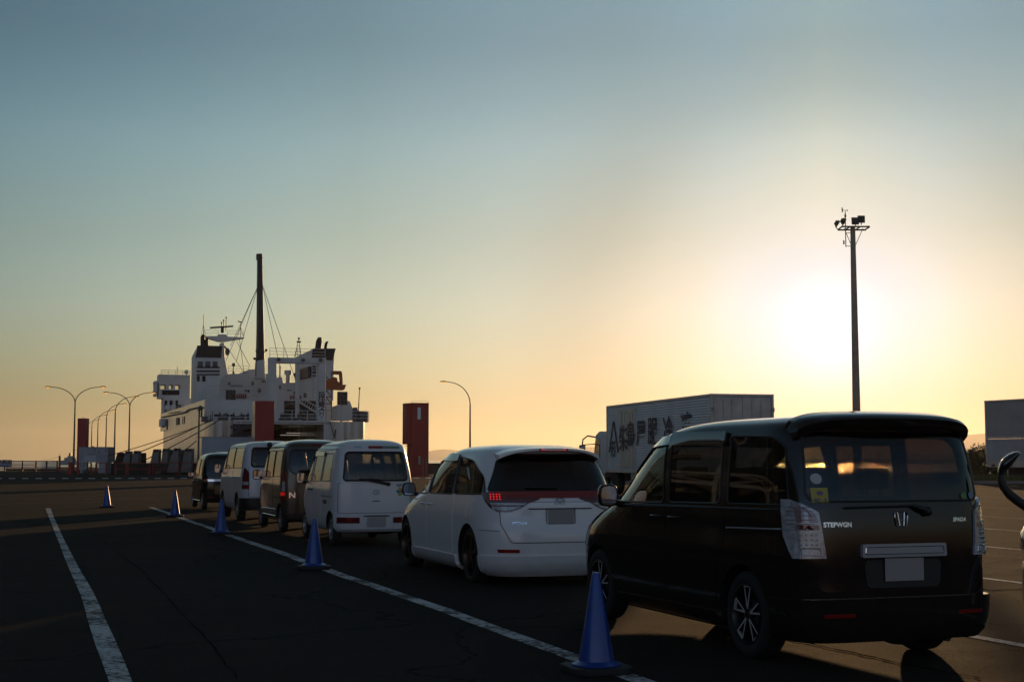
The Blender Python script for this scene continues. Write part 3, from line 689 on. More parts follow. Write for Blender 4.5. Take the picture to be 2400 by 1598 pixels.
c.panel('front_door', [('y', .335, .33), ('y', 1.00, .33), ('y', 1.10, .66), ('y', 1.34, .78), ('y', 1.40, .98), ('y', .335, 1.02)], P_white)
c.panel('sliding_door', [('y', -.86, .33), ('y', .325, .33), ('y', .325, 1.02), ('y', -.86, 1.035)], P_white)
c.panel('side_skirt', [('y', -1.02, .135), ('y', 1.02, .135), ('y', 1.02, .31), ('y', -1.02, .31)], P_white, off=.03, thick=.05, r=.02)
c.panel('fuel_flap', [('y', -1.42, .78), ('y', -1.22, .78), ('y', -1.22, .93), ('y', -1.42, .93)], P_white, off=.003, r=.03)
c.handle(.50, .915, .19, P_white); c.handle(.17, .915, .19, P_white)
c.panel('tailgate', [('x', -.62, .53), ('x', .62, .53), ('x', .70, .70), ('x', .72, 1.03), ('x', -.72, 1.03), ('x', -.70, .70)], P_white, both=False, off=.005, r=.12)
c.line('tailgate_seam', [('x', -.73, 1.0), ('x', -.72, .72), ('x', -.62, .52), ('x', .62, .52), ('x', .72, .72), ('x', .73, 1.0)], black_plastic, .004, .002, both=False)
c.panel('rear_bumper', [('y', -1.90, .14), ('x', -.6, .14), ('x', .6, .14), ('s', -c.sh.st('y', -1.90, .14), .14), ('s', -c.sh.st('y', -1.90, .36), .36), ('x', .7, .37), ('x', -.7, .37), ('y', -1.90, .36)], P_white, both=False, off=.03, thick=.05, r=0)
c.line('bumper_seam', [('y', -1.88, .66), ('x', -.74, .66)], black_plastic, .003, .001)
# red light band with a drooping wing on each side
c.panel('tail_lamp', [('x', -.79, 1.045), ('x', .79, 1.045), ('x', .79, 1.125), ('x', -.79, 1.125)], red_lens, both=False, off=.012, r=.0)[0]['label'] = 'thin dark red band across the tailgate'
for s_ in (1, -1):
    L = [('y', -1.86, 1.10), ('y', -1.98, 1.01), ('y', -2.1, .93), ('x', -.74, .885), ('x', -.62, .885), ('x', -.50, .925), ('x', -.40, .985), ('x', -.26, 1.03), ('x', -.26, 1.05), ('x', -.79, 1.05), ('y', -2.0, 1.115)]
    lamp = patch(c.sh, L, .012, .03, None, 0, s_, .05).build('tail_lamp', red_lens_d, c.root, smooth=40)
    patch(c.sh, [('x', -.80, .99), ('x', -.42, .985), ('x', -.52, .935), ('x', -.64, .90), ('x', -.78, .91)], .014, .003, None, 0, s_).build('lamp_strip', clear_lens, lamp)
    rim_line(c.sh, [('x', -.79, .955), ('x', -.46, .958)], .016, .006, None, 0, s_, False).build('lamp_strip', red_lens, lamp)
    b = MB()
    for i in range(4):
        for j in range(3): b.ball(c.sh.P(c.sh.st('x', -(.785-i*.026), 1.04)*s_, 1.03+j*.028, .016), .0085, 6, 4)
    b.build('lit_diodes', lit_red, lamp)
    patch(c.sh, [('x', -.76, .375), ('x', -.53, .375), ('x', -.53, .42), ('x', -.77, .42)], .0, .0, None, .004, s_) if False else None
    patch(c.sh, [('x', -.75, .405), ('x', -.53, .405), ('x', -.53, .445), ('x', -.76, .445)], .012, .02, None, .004, s_).build('reflector', red_lens, c.root)
b = MB(); b.box(-.19, .19, -2.13, -2.08, 1.615, 1.635)
bl = b.build('high_brake_lamp', red_lens_d, c.root)
b = MB()
for i in range(7): b.box(-.15+i*.045, -.15+i*.045+.03, -2.134, -2.129, 1.618, 1.632)
b.build('lit_diodes', lit_red, bl)
b = MB(); secs = []
for q in np.linspace(-1, 1, 25):
    x = q*.66; e = abs(q)**4; zt = 1.675-.035*q*q-.05*e; yb = -2.14+.16*q*q
    secs.append([(x, -1.6, zt-.02), (x, yb+.2, zt-.008), (x, yb, zt-.03), (x, yb+.0, zt-.055-.02*e), (x, yb+.12, zt-.07-.03*e), (x, -1.6, zt-.12)])
vs = [p for s_ in secs for p in s_]; m_ = 6; fs = []
for i in range(len(secs)-1):
    for j in range(m_): fs.append((i*m_+j, i*m_+(j+1) % m_, (i+1)*m_+(j+1) % m_, (i+1)*m_+j))
fs += [tuple(range(m_)), tuple(range((len(secs)-1)*m_, len(secs)*m_))[::-1]]
b.add(vs, fs); b.build('roof_spoiler', P_white, c.root, smooth=50)
c.panel('tailgate_garnish', [('x', -.42, .925), ('x', .42, .925), ('x', .38, .965), ('x', -.36, .965)], P_white, both=False, off=.035, thick=.04, r=.02)
c.line('garnish_shadow_gap', [('x', -.42, .918), ('x', .42, .918)], black_plastic, .006, .012, both=False)
c.plate(.0, .83, .014)
c.line('plate_frame', [('x', -.185, .735), ('x', .185, .735), ('x', .185, .925), ('x', -.185, .925)], black_plastic, .004, .01, both=False, closed=True)
flat_emblem(c, 'badge', 0, 1.0, [(ell(0, 0, .065, .043), True), (ell(0, .008, .019, .034, 16), True), (ell(0, .018, .05, .015, 18), True)], chrome, .0045, .012)
c.text('model_lettering', 'ESTIMA', -.52, .745, .055, chrome, .2, .03, .01)
c.wiper(-.02, 1.16, -.42, 1.165, None)
c.mirror(1.28, 1.03, .27, .19, .2, black_plastic)
c.line('pillar_strip', [('y', .325, 1.05), ('y', .39, 1.55)], galv, .006, .006)
c.line('pillar_strip', [('y', -.775, 1.06), ('y', -.74, 1.55)], galv, .006, .006)
c.panel('sticker', [('y', -1.22, 1.40), ('y', -1.12, 1.42), ('y', -1.3, 1.27), ('y', -1.38, 1.25)], st_w, off=.006, thick=.002, r=0, both=False)[0]['label'] = 'slanting white lettered sticker on the rear quarter window'
for s_ in (1, -1):
    L = [('y', 1.75, .80), ('y', 1.95, .66), ('s', c.sh.st('y', 1.95, .7)+.4, .68), ('s', c.sh.st('y', 1.95, .8)+.28, .80)]
    patch(c.sh, L, .006, .02, None, 0, s_).build('headlight', clear_lens, c.root, smooth=40)
c.finish()

# ---- 3: small white box van ------------------------------------------------------
sp = dict(cat='van', hw=.7375, tyre=.275, rim=.175, tw=.15, axles=(-1.2325, 1.2175), arch=.06, ar=.7, nr=5.0, af=.8, nf=3.2,
  width=[(.26, .68), (.31, .72), (.5, .737), (.9, .7375), (1.08, .73), (1.2, .715), (1.62, .635), (1.72, .61), (1.79, .565), (1.83, .48), (1.86, .34), (1.875, .16), (1.88, .04)],
  rear=[(.26, -1.64), (.31, -1.69), (.56, -1.695), (1.1, -1.68), (1.68, -1.58), (1.76, -1.54), (1.81, -1.46), (1.85, -1.3), (1.875, -.95), (1.88, -.8)],
  front=[(.26, 1.63), (.35, 1.69), (.75, 1.68), (.95, 1.58), (1.1, 1.46), (1.55, 1.08), (1.68, .9), (1.76, .68), (1.82, .35), (1.86, -.05), (1.88, -.4)],
  seats=[(.45, 2, .5)], dash=1.0, dashz=1.02, mz=1.5, floor=.66, rimmat=hubcap, rimface=hubcap, spokes=(7, 0, .035))
c = Car('white_kei_van', sp, (-2.949, 26.819), R(19.1), 'small boxy white van with a round multicoloured sticker, behind the low white minivan', P_white2)
c.window([('y', .50, 1.10), ('y', 1.22, 1.06), ('y', 1.0, 1.38), ('y', .86, 1.58), ('y', .52, 1.62)], g_clear, r=.04)
c.window([('y', -.37, 1.12), ('y', .38, 1.11), ('y', .38, 1.62), ('y', -.37, 1.62)], g_mid, r=.03, sealm=galv)
c.window([('y', -1.20, 1.13), ('y', -.47, 1.12), ('y', -.47, 1.62), ('y', -1.12, 1.62)], g_mid, r=.04, sealm=galv)
c.window([('x', -.58, 1.14), ('x', .58, 1.14), ('x', .52, 1.64), ('x', -.52, 1.64)], g_dark, 'rear_window', r=.07, both=False, seal=.016)
windscreen(c, 1.14, 1.66, .58, g_clear)
c.panel('front_door', [('y', .46, .36), ('y', .82, .36), ('y', .92, .58), ('y', 1.22, .66), ('y', 1.25, 1.02), ('y', .46, 1.06)], P_white2)
c.panel('sliding_door', [('y', -.42, .36), ('y', .45, .36), ('y', .45, 1.06), ('y', -.42, 1.08)], P_white2)
c.line('slide_rail', [('y', -1.42, .86), ('y', -.44, .86)], galv, .008, .0)
c.line('roof_gutter', [('y', -1.35, 1.70), ('y', .2, 1.71), ('y', .9, 1.655)], P_white2, .012, .002)
c.line('roof_rib', [('y', -1.28, 1.765), ('y', .3, 1.775)], P_white2, .010, .002)
c.panel('window_visor', [('y', .50, 1.55), ('y', .88, 1.50), ('y', .80, 1.60), ('y', .50, 1.655)], visor_m, off=.03, thick=.02, r=.01)
c.panel('window_visor', [('y', -.40, 1.57), ('y', .40, 1.57), ('y', .40, 1.655), ('y', -.40, 1.65)], visor_m, off=.03, thick=.02, r=.01)
c.handle(.60, .96, .13, black_plastic); c.handle(.34, .96, .13, black_plastic)
c.panel('side_vent', [('y', -.96, .72), ('y', -.68, .72), ('y', -.68, .79), ('y', -.96, .79)], black_plastic, off=.006, r=.01)
c.panel('tailgate', [('x', -.63, .585), ('x', .63, .585), ('x', .62, 1.10), ('x', -.62, 1.10)], P_white2, both=False, off=.005, r=.04)
c.line('tailgate_seam', [('x', -.66, 1.1), ('x', -.665, .575), ('x', .665, .575), ('x', .66, 1.1)], black_plastic, .004, .001, both=False)
c.panel('rear_bumper', [('y', -1.50, .27), ('x', -.5, .27), ('x', .5, .27), ('s', -c.sh.st('y', -1.5, .27), .27), ('s', -c.sh.st('y', -1.5, .55), .555), ('x', .5, .56), ('x', -.5, .56), ('y', -1.5, .555)], P_white2, both=False, off=.03, thick=.05, r=0)
for s_ in (1, -1):
    lamp = patch(c.sh, [('x', -.66, .40), ('x', -.30, .40), ('x', -.30, .50), ('x', -.66, .505)], .036, .02, None, .01, s_).build('tail_lamp', red_lens_d, c.root)
    patch(c.sh, [('x', -.50, .415), ('x', -.43, .415), ('x', -.43, .49), ('x', -.50, .49)], .038, .003, None, .004, s_).build('lamp_strip', lit_red if False else red_lens, lamp)
c.plate(.0, .42, .04); c.panel('number_plate_lamp', [('x', -.24, .515), ('x', .24, .515), ('x', .22, .535), ('x', -.22, .535)], black_plastic, both=False, off=.04, r=0)
c.panel('high_brake_lamp', [('x', -.12, 1.705), ('x', .14, 1.705), ('x', .14, 1.745), ('x', -.12, 1.745)], red_lens, both=False, off=.012, r=.01)
gs_ = c.panel('sticker', [('x', .15, 1.71), ('x', .45, 1.705), ('x', .45, 1.745), ('x', .15, 1.75)], mat('dark green sticker', (.03, .14, .09), .5), both=False, off=.006, thick=.002, r=0)[0]; gs_['label'] = 'long green sticker with pale lettering'
c.text('sticker_lettering', 'PROTECTORS', .30, 1.728, .042, st_w, 0, 0, .0085).parent = gs_
bs_ = c.panel('sticker', [('x', -.38, 1.715), ('x', -.24, 1.715), ('x', -.24, 1.745), ('x', -.38, 1.745)], mat('pale blue sticker', (.3, .48, .6), .5), both=False, off=.006, thick=.002, r=0)[0]; bs_['label'] = 'small pale blue sticker'
flat_emblem(c, 'badge', 0, .93, [(ell(0, 0, .055, .035), True), ([(-.03, -.005), (0, -.02), (.01, .02)], False), ([(.0, -.01), (.04, .01)], False)], chrome, .005, .01)
c.panel('latch_cover', [('x', -.13, .985), ('x', .13, .985), ('x', .12, 1.015), ('x', -.12, 1.015)], P_white2, both=False, off=.02, r=.01)
c.line('tailgate_handle', [('x', -.08, .785), ('x', .08, .785)], dark_steel, .008, .012, both=False)
c.text('model_lettering', 'HIJET', .43, 1.055, .06, dark_steel, 0, .02, .008)
for k_, (dx, dz, col, nm) in enumerate(((-.03, .005, (.03, .2, .3), 'teal'), (.0, .045, (.45, .40, .05), 'yellow'), (.04, .01, (.4, .06, .04), 'red'), (.0, -.045, (.2, .4, .06), 'green'))):
    o = flat_emblem(c, 'sticker', .43+dx, .945+dz, [], mat(nm+' round sticker', col, .5), off=.008+.0012*k_, polys=[ell(0, 0, .036, .03, 16)]); o['label'] = nm+' lobe of the round sticker'
c.wiper(-.30, 1.17, .05, 1.165, (.22, 1.08), .02)
c.mirror(1.12, 1.10, .22, .22, .15, black_plastic)
c.finish()

# ---- 4: olive box car ------------------------------------------------------------
sp = dict(cat='van', hw=.7375, tyre=.275, rim=.17, tw=.15, axles=(-1.2825, 1.2375), arch=.055, ar=.6, nr=5.2, af=.7, nf=3.4,
  width=[(.24, .68), (.30, .72), (.5, .737), (.95, .7375), (1.1, .73), (1.65, .665), (1.78, .635), (1.85, .58), (1.90, .45), (1.93, .27), (1.945, .04)],
  rear=[(.24, -1.64), (.30, -1.69), (.6, -1.695), (1.2, -1.67), (1.75, -1.58), (1.84, -1.52), (1.89, -1.4), (1.925, -1.15), (1.945, -.8)],
  front=[(.24, 1.64), (.35, 1.69), (.8, 1.67), (1.0, 1.52), (1.1, 1.40), (1.6, 1.05), (1.76, .88), (1.84, .6), (1.9, .2), (1.945, -.35)],
  seats=[(.35, 2, .5)], dash=.95, dashz=1.05, mz=1.55, floor=.66, rimmat=rim_steel, rimface=rim_steel)
c = Car('olive_kei_van', sp, (-4.589, 31.32), R(19.1), 'olive brown boxy small van with a chrome N badge, between the two white vans', P_olive)
c.window([('y', .46, 1.14), ('y', 1.2, 1.10), ('y', 1.05, 1.45), ('y', .92, 1.66), ('y', .48, 1.70)], g_dark, r=.03)
c.window([('y', -.42, 1.14), ('y', .38, 1.14), ('y', .38, 1.70), ('y', -.42, 1.70)], g_vdark, r=.03)
c.window([('y', -1.38, 1.16), ('y', -.52, 1.15), ('y', -.52, 1.70), ('y', -1.30, 1.70)], g_vdark, r=.06)
c.window([('x', -.60, 1.30), ('x', -.46, 1.20), ('x', .46, 1.20), ('x', .60, 1.30), ('x', .56, 1.72), ('x', -.56, 1.72)], g_vdark, 'rear_window', r=.1, both=False, seal=.012)
windscreen(c, 1.15, 1.7, .58, g_clear)
c.panel('front_door', [('y', .44, .36), ('y', .84, .36), ('y', .94, .58), ('y', 1.22, .66), ('y', 1.25, 1.06), ('y', .44, 1.10)], P_olive)
c.panel('sliding_door', [('y', -.47, .36), ('y', .43, .36), ('y', .43, 1.10), ('y', -.47, 1.12)], P_olive)
c.line('slide_rail', [('y', -1.48, .74), ('y', -.5, .74)], black_plastic, .018, .0)
c.line('sill_trim', [('y', -.85, .33), ('y', .85, .33)], chrome, .010, .008)
c.line('sill_trim', [('y', -.88, .47), ('y', -.5, .47), ('y', .85, .47)], chrome, .007, .006)
c.line('belt_moulding', [('y', -1.4, 1.12), ('y', 1.25, 1.08)], chrome, .006, .004)
c.line('roof_gutter', [('y', -1.3, 1.775), ('y', .2, 1.785), ('y', .85, 1.74)], black_plastic, .010, .002)
c.handle(.56, .98, .14, P_olive); c.handle(.30, .98, .14, P_olive)
c.panel('tailgate', [('x', -.60, .40), ('x', .60, .40), ('x', .61, 1.16), ('x', -.61, 1.16)], P_olive, both=False, off=.005, r=.1)
c.line('tailgate_seam', [('x', -.625, 1.16), ('x', -.61, .50), ('x', -.53, .385), ('x', .53, .385), ('x', .61, .50), ('x', .625, 1.16)], black_plastic, .004, .001, both=False)
for s_ in (1, -1):
    lamp = patch(c.sh, [('y', -1.50, .68), ('x', -.65, .68), ('x', -.65, 1.27), ('y', -1.50, 1.27)], .014, .03, None, 0, s_).build('tail_lamp', red_lens, c.root, smooth=40)
    patch(c.sh, [('y', -1.52, .86), ('x', -.66, .86), ('x', -.66, 1.06), ('y', -1.52, 1.06)], .017, .004, None, 0, s_).build('lamp_strip', clear_lens, lamp)
    patch(c.sh, [('x', -.725, .77), ('x', -.665, .77), ('x', -.665, .84), ('x', -.725, .84)], .017, .004, None, 0, s_).build('lamp_strip', mat('glowing red lens', (.3, .01, .01), .3, emit=(1, .02, .02), es=.25), lamp)
c.plate(.0, .78, .012); c.panel('high_brake_lamp', [('x', -.1, 1.80), ('x', .1, 1.80), ('x', .1, 1.825), ('x', -.1, 1.825)], red_lens, both=False, off=.015, r=.01)
flat_emblem(c, 'badge', -.53, .78, [], chrome, off=.012, polys=[[(-.06, -.055), (-.035, -.055), (-.035, .055), (-.06, .055)], [(.035, -.055), (.06, -.055), (.06, .055), (.035, .055)], [(-.035, .055), (-.035, .02), (.035, -.055), (.035, -.02)]])
c.wiper(-.2, 1.24, .15, 1.225, (.3, 1.16), .02)
c.mirror(1.12, 1.12, .24, .22, .18, black_plastic)
c.finish()

# ---- 5: white delivery van -------------------------------------------------------
sp = dict(cat='van', hw=.8475, tyre=.33, rim=.2, tw=.19, axles=(-1.2425, 1.3275), arch=.06, ar=.7, nr=4.6, af=.8, nf=3.2,
  width=[(.28, .78), (.34, .82), (.6, .845), (1.1, .8475), (1.25, .83), (1.8, .74), (1.87, .71), (1.92, .63), (1.955, .46), (1.975, .25), (1.985, .04)],
  rear=[(.28, -2.28), (.34, -2.34), (.6, -2.345), (1.2, -2.31), (1.82, -2.19), (1.9, -2.12), (1.94, -1.98), (1.97, -1.7), (1.985, -1.3)],
  front=[(.28, 2.28), (.4, 2.345), (.85, 2.31), (1.1, 2.12), (1.25, 1.95), (1.7, 1.48), (1.84, 1.25), (1.91, .95), (1.96, .5), (1.985, 0)],
  seats=[(.95, 2, .52)], dash=1.6, dashz=1.15, mz=1.65, floor=.78, rimmat=rim_steel, rimface=rim_steel)
c = Car('white_delivery_van', sp, (-6.487, 37.146), R(19.1), 'white delivery van with tall red tail lamps and a pale sheet in the rear window', P_white3)
c.window([('y', .95, 1.28), ('y', 1.78, 1.24), ('y', 1.52, 1.55), ('y', 1.36, 1.74), ('y', .98, 1.80)], g_mid, r=.04)
c.window([('y', -.42, 1.30), ('y', .80, 1.29), ('y', .80, 1.80), ('y', -.42, 1.81)], g_dark, r=.03)
c.window([('y', -1.95, 1.31), ('y', -.52, 1.30), ('y', -.52, 1.81), ('y', -1.88, 1.81)], g_dark, r=.05)
c.window([('x', -.64, 1.34), ('x', .64, 1.34), ('x', .60, 1.80), ('x', -.60, 1.80)], g_dark, 'rear_window', r=.08, both=False, seal=.02)
windscreen(c, 1.28, 1.8, .68, g_clear)
c.panel('front_door', [('y', .90, .40), ('y', .94, .40), ('y', .96, .70), ('y', 1.2, .86), ('y', 1.76, .9), ('y', 1.82, 1.2), ('y', .90, 1.24)], P_white3)
c.panel('sliding_door', [('y', -.47, .42), ('y', .88, .42), ('y', .88, 1.24), ('y', -.47, 1.26)], P_white3)
c.line('slide_rail', [('y', -2.1, 1.10), ('y', -.5, 1.10), ('y', 1.8, 1.06)], chrome, .008, .002)
c.line('roof_gutter', [('y', -2.0, 1.865), ('y', .8, 1.87), ('y', 1.25, 1.83)], P_white3, .012, .002)
c.handle(1.05, 1.15, .15, black_plastic); c.handle(.72, 1.15, .15, black_plastic)
c.panel('tailgate', [('x', -.67, .62), ('x', .67, .62), ('x', .67, 1.29), ('x', -.67, 1.29)], P_white3, both=False, off=.005, r=.04)
c.line('tailgate_seam', [('x', -.70, 1.3), ('x', -.70, .605), ('x', .70, .605), ('x', .70, 1.3)], black_plastic, .004, .001, both=False)
c.panel('rear_bumper', [('y', -1.95, .33), ('x', -.5, .33), ('x', .5, .33), ('s', -c.sh.st('y', -1.95, .33), .33), ('s', -c.sh.st('y', -1.95, .58), .58), ('x', .5, .585), ('x', -.5, .585), ('y', -1.95, .58)], black_plastic, both=False, off=.05, thick=.07, r=0)
for s_ in (1, -1):
    lamp = patch(c.sh, [('y', -2.06, .80), ('x', -.685, .80), ('x', -.685, 1.20), ('x', -.76, 1.31), ('y', -2.10, 1.31)], .012, .03, None, 0, s_).build('tail_lamp', red_lens_d, c.root, smooth=40)
    patch(c.sh, [('y', -2.09, .90), ('x', -.70, .90), ('x', -.70, .98), ('y', -2.09, .98)], .015, .004, None, 0, s_).build('lamp_strip', clear_lens, lamp)
    patch(c.sh, [('x', -.80, .815), ('x', -.715, .815), ('x', -.715, .885), ('x', -.80, .885)], .015, .004, None, 0, s_).build('lamp_strip', red_lens, lamp)
sheet = MB(); sheet.box(-.50, -.20, -2.14, -2.135, 1.46, 1.70); sheet.build('paper_sheet', mat('pale blue paper', (.42, .55, .55), .8), c.root)['label'] = 'pale sheet taped behind the rear window'
s4 = flat_emblem(c, 'sticker', -.56, 1.40, [], st_g, off=.006, polys=[ell(0, 0, .035, .035, 16)])
b = MB(); b.ball((-.2, -2.27, 1.87), .07); b.bar((-.2, -2.22, 1.87), (-.2, -2.08, 1.92), .015); b.build('rear_parking_mirror', black_plastic, c.root, smooth=60)
c.plate(.0, .86, .012); c.panel('high_brake_lamp', [('x', .0, 1.85), ('x', .26, 1.85), ('x', .26, 1.88), ('x', .0, 1.88)], red_lens, both=False, off=.015, r=.01)
c.text('model_lettering', 'HIACE', -.50, 1.13, .07, dark_steel, 0, .02, .008)
c.wiper(-.2, 1.38, .2, 1.37, (.35, 1.30), .02)
c.mirror(1.66, 1.22, .25, .26, .15, black_plastic)
c.finish()

# ---- 6: small black car at the head ----------------------------------------------
sp = dict(cat='car', hw=.7375, tyre=.275, rim=.18, tw=.155, axles=(-1.2775, 1.1825), arch=.055, ar=.65, nr=4.8, af=.75, nf=3.0,
  width=[(.22, .68), (.28, .72), (.5, .737), (.9, .7375), (1.05, .73), (1.5, .655), (1.6, .62), (1.67, .55), (1.715, .42), (1.74, .24), (1.755, .04)],
  rear=[(.22, -1.64), (.28, -1.69), (.6, -1.695), (1.0, -1.67), (1.5, -1.57), (1.6, -1.53), (1.67, -1.42), (1.72, -1.15), (1.755, -.8)],
  front=[(.22, 1.63), (.35, 1.69), (.7, 1.66), (.85, 1.5), (.98, 1.3), (1.45, .85), (1.58, .6), (1.67, .3), (1.72, -.05), (1.755, -.45)],
  seats=[(.3, 2, .5), (-.55, 2, .5)], dash=.85, dashz=.98, mz=1.4, floor=.62, rimmat=hubcap, rimface=hubcap, spokes=(5, .2, .02))
c = Car('black_kei_car', sp, (-9.258, 45.291), R(19.2), 'small boxy black car with a chrome tail strip, at the head of the queue', P_black2)
c.window([('y', .40, 1.0), ('y', 1.1, .98), ('y', .9, 1.25), ('y', .72, 1.46), ('y', .42, 1.52)], g_mid, r=.03)
c.window([('y', -.55, 1.01), ('y', .32, 1.0), ('y', .32, 1.52), ('y', -.55, 1.52)], g_dark, r=.03)
c.window([('y', -1.28, 1.03), ('y', -.66, 1.02), ('y', -.66, 1.51), ('y', -1.18, 1.51)], g_dark, r=.05)
c.window([('x', -.64, 1.02), ('x', .64, 1.02), ('x', .56, 1.56), ('x', -.56, 1.56)], g_vdark, 'rear_window', r=.06, both=False)
windscreen(c, 1.03, 1.52, .58, g_clear)
c.panel('front_door', [('y', .37, .34), ('y', .80, .34), ('y', .9, .58), ('y', 1.12, .66), ('y', 1.15, .93), ('y', .37, .96)], P_black2)
c.panel('sliding_door', [('y', -.60, .34), ('y', .36, .34), ('y', .36, .96), ('y', -.60, .97)], P_black2)
c.line('side_sill_trim', [('y', -.85, .26), ('y', .85, .26)], chrome, .012, .008)
c.handle(.48, .86, .15, chrome); c.handle(-.4, .86, .15, chrome)
c.panel('tailgate_garnish', [('x', -.70, .85), ('x', .70, .85), ('x', .70, .92), ('x', -.70, .92)], chrome, both=False, off=.02, r=.01)
c.panel('tailgate', [('x', -.62, .45), ('x', .62, .45), ('x', .63, .83), ('x', -.63, .83)], P_black2, both=False, off=.005, r=.05)
for s_ in (1, -1):
    patch(c.sh, [('y', -1.60, .87), ('x', -.60, .87), ('x', -.60, .97), ('y', -1.60, .97)], .024, .03, None, .01, s_).build('tail_lamp', red_lens, c.root, smooth=40)
    patch(c.sh, [('x', -.62, .36), ('x', -.42, .36), ('x', -.42, .385), ('x', -.62, .385)], .01, .01, None, 0, s_).build('reflector', lit_red if False else red_lens, c.root)
c.plate(.0, .66, .012); c.mirror(1.02, .98, .22, .16, .18, P_black2)
c.wiper(-.2, 1.06, .2, 1.055, None, .02)
c.finish()

# ================================================================ ground, sea, markings
def asphalt(name, base, rough=.93, patches=True):
    m = bpy.data.materials.new(name); m.use_nodes = True; n = m.node_tree; b = n.nodes['Principled BSDF']
    g = N(n, 'ShaderNodeNewGeometry')
    def noise(s, d=4, r=.6):
        q = N(n, 'ShaderNodeTexNoise'); q.inputs['Scale'].default_value = s; q.inputs['Detail'].default_value = d; q.inputs['Roughness'].default_value = r
        n.links.new(g.outputs['Position'], q.inputs['Vector']); return q
    big = noise(.16, 5); mid = noise(1.4, 5); fine = noise(38, 3); v = N(n, 'ShaderNodeTexVoronoi'); v.inputs['Scale'].default_value = 75
    n.links.new(g.outputs['Position'], v.inputs['Vector'])
    ad = N(n, 'ShaderNodeMath', operation='ADD'); n.links.new(big.outputs['Fac'], ad.inputs[0]); n.links.new(mid.outputs['Fac'], ad.inputs[1])
    a2 = N(n, 'ShaderNodeMath', operation='ADD'); n.links.new(ad.outputs[0], a2.inputs[0]); n.links.new(fine.outputs['Fac'], a2.inputs[1])
    mr = N(n, 'ShaderNodeMapRange'); mr.inputs[1].default_value = 1.0; mr.inputs[2].default_value = 2.0; mr.inputs[3].default_value = .6; mr.inputs[4].default_value = 1.45
    n.links.new(a2.outputs[0], mr.inputs[0])
    # long hairline cracks
    cr = N(n, 'ShaderNodeTexVoronoi'); cr.feature = 'DISTANCE_TO_EDGE'; cr.inputs['Scale'].default_value = .22
    wv = noise(.9, 4); vm = N(n, 'ShaderNodeVectorMath', operation='ADD'); n.links.new(g.outputs['Position'], vm.inputs[0]); n.links.new(wv.outputs['Color'], vm.inputs[1])
    n.links.new(vm.outputs[0], cr.inputs['Vector'])
    cm = N(n, 'ShaderNodeMapRange'); cm.inputs[1].default_value = .0015; cm.inputs[2].default_value = .006; cm.inputs[3].default_value = .35; cm.inputs[4].default_value = 1
    n.links.new(cr.outputs['Distance'], cm.inputs[0])
    mm = N(n, 'ShaderNodeMath', operation='MULTIPLY'); n.links.new(mr.outputs[0], mm.inputs[0]); n.links.new(cm.outputs[0], mm.inputs[1])
    sc_ = N(n, 'ShaderNodeVectorMath', operation='SCALE'); sc_.inputs[0].default_value = base; n.links.new(mm.outputs[0], sc_.inputs['Scale'])
    n.links.new(sc_.outputs[0], b.inputs['Base Color'])
    rr = N(n, 'ShaderNodeMapRange'); rr.inputs[3].default_value = rough-.12; rr.inputs[4].default_value = rough+.12; n.links.new(mid.outputs['Fac'], rr.inputs[0]); n.links.new(rr.outputs[0], b.inputs['Roughness'])
    b.inputs['Specular IOR Level'].default_value = .05
    hm = N(n, 'ShaderNodeMath', operation='ADD'); n.links.new(v.outputs['Distance'], hm.inputs[0]); n.links.new(fine.outputs['Fac'], hm.inputs[1])
    bp = N(n, 'ShaderNodeBump'); bp.inputs['Strength'].default_value = .9; bp.inputs['Distance'].default_value = .014
    n.links.new(hm.outputs[0], bp.inputs['Height']); n.links.new(bp.outputs[0], b.inputs['Normal'])
    return m
A_main = asphalt('worn asphalt', (.026, .024, .023)); A_road = asphalt('newer dark asphalt', (.019,.019,.020)); 
PSI = R(19.1); cp, sp_ = math.cos(PSI), math.sin(PSI)
def lane(a, t, z=0): return Vector((a*cp-t*sp_, a*sp_+t*cp, z))      # a: offset to the right, t: run along the lanes
def sheet(name, pts, m, z=0, thick=0):
    b = MB(); n = len(pts)
    if thick:
        b.prism([(p[0], p[1]) for p in pts], lambda x, y, d: Vector((x, y, d)), z, z-thick)
    else: b.add([(p[0], p[1], z) for p in pts], [tuple(range(n))])
    o = b.build(name, m); return o
quay = [(-260, -60), (260, -60), (260, 148), (-17.5, 148), (-34.5, 147), (-36.5, 152), (-95.5, 322), (-112, 316), (-62, 204), (-260, 230)]
ground = structure(sheet('ground', quay, A_main, 0, 2.4))
concrete = mat('quay concrete', (.19, .18, .165), .85, bump=.3, bscale=8, var=.35, vscale=.8)
road = structure(sheet('road', [(-130, 108.5), (-5, 108.5), (-5, 124), (-130, 124)], A_road, .004))
for (a0, a1) in ((112, 125),): pass
apron = structure(sheet('apron', [(8, 79), (160, 79), (160, 89.5), (8, 89.5)], A_road, .004))
road2 = structure(sheet('road', [(-120, 84), (-12, 91), (-12, 96), (-120, 89)], A_road, .004))

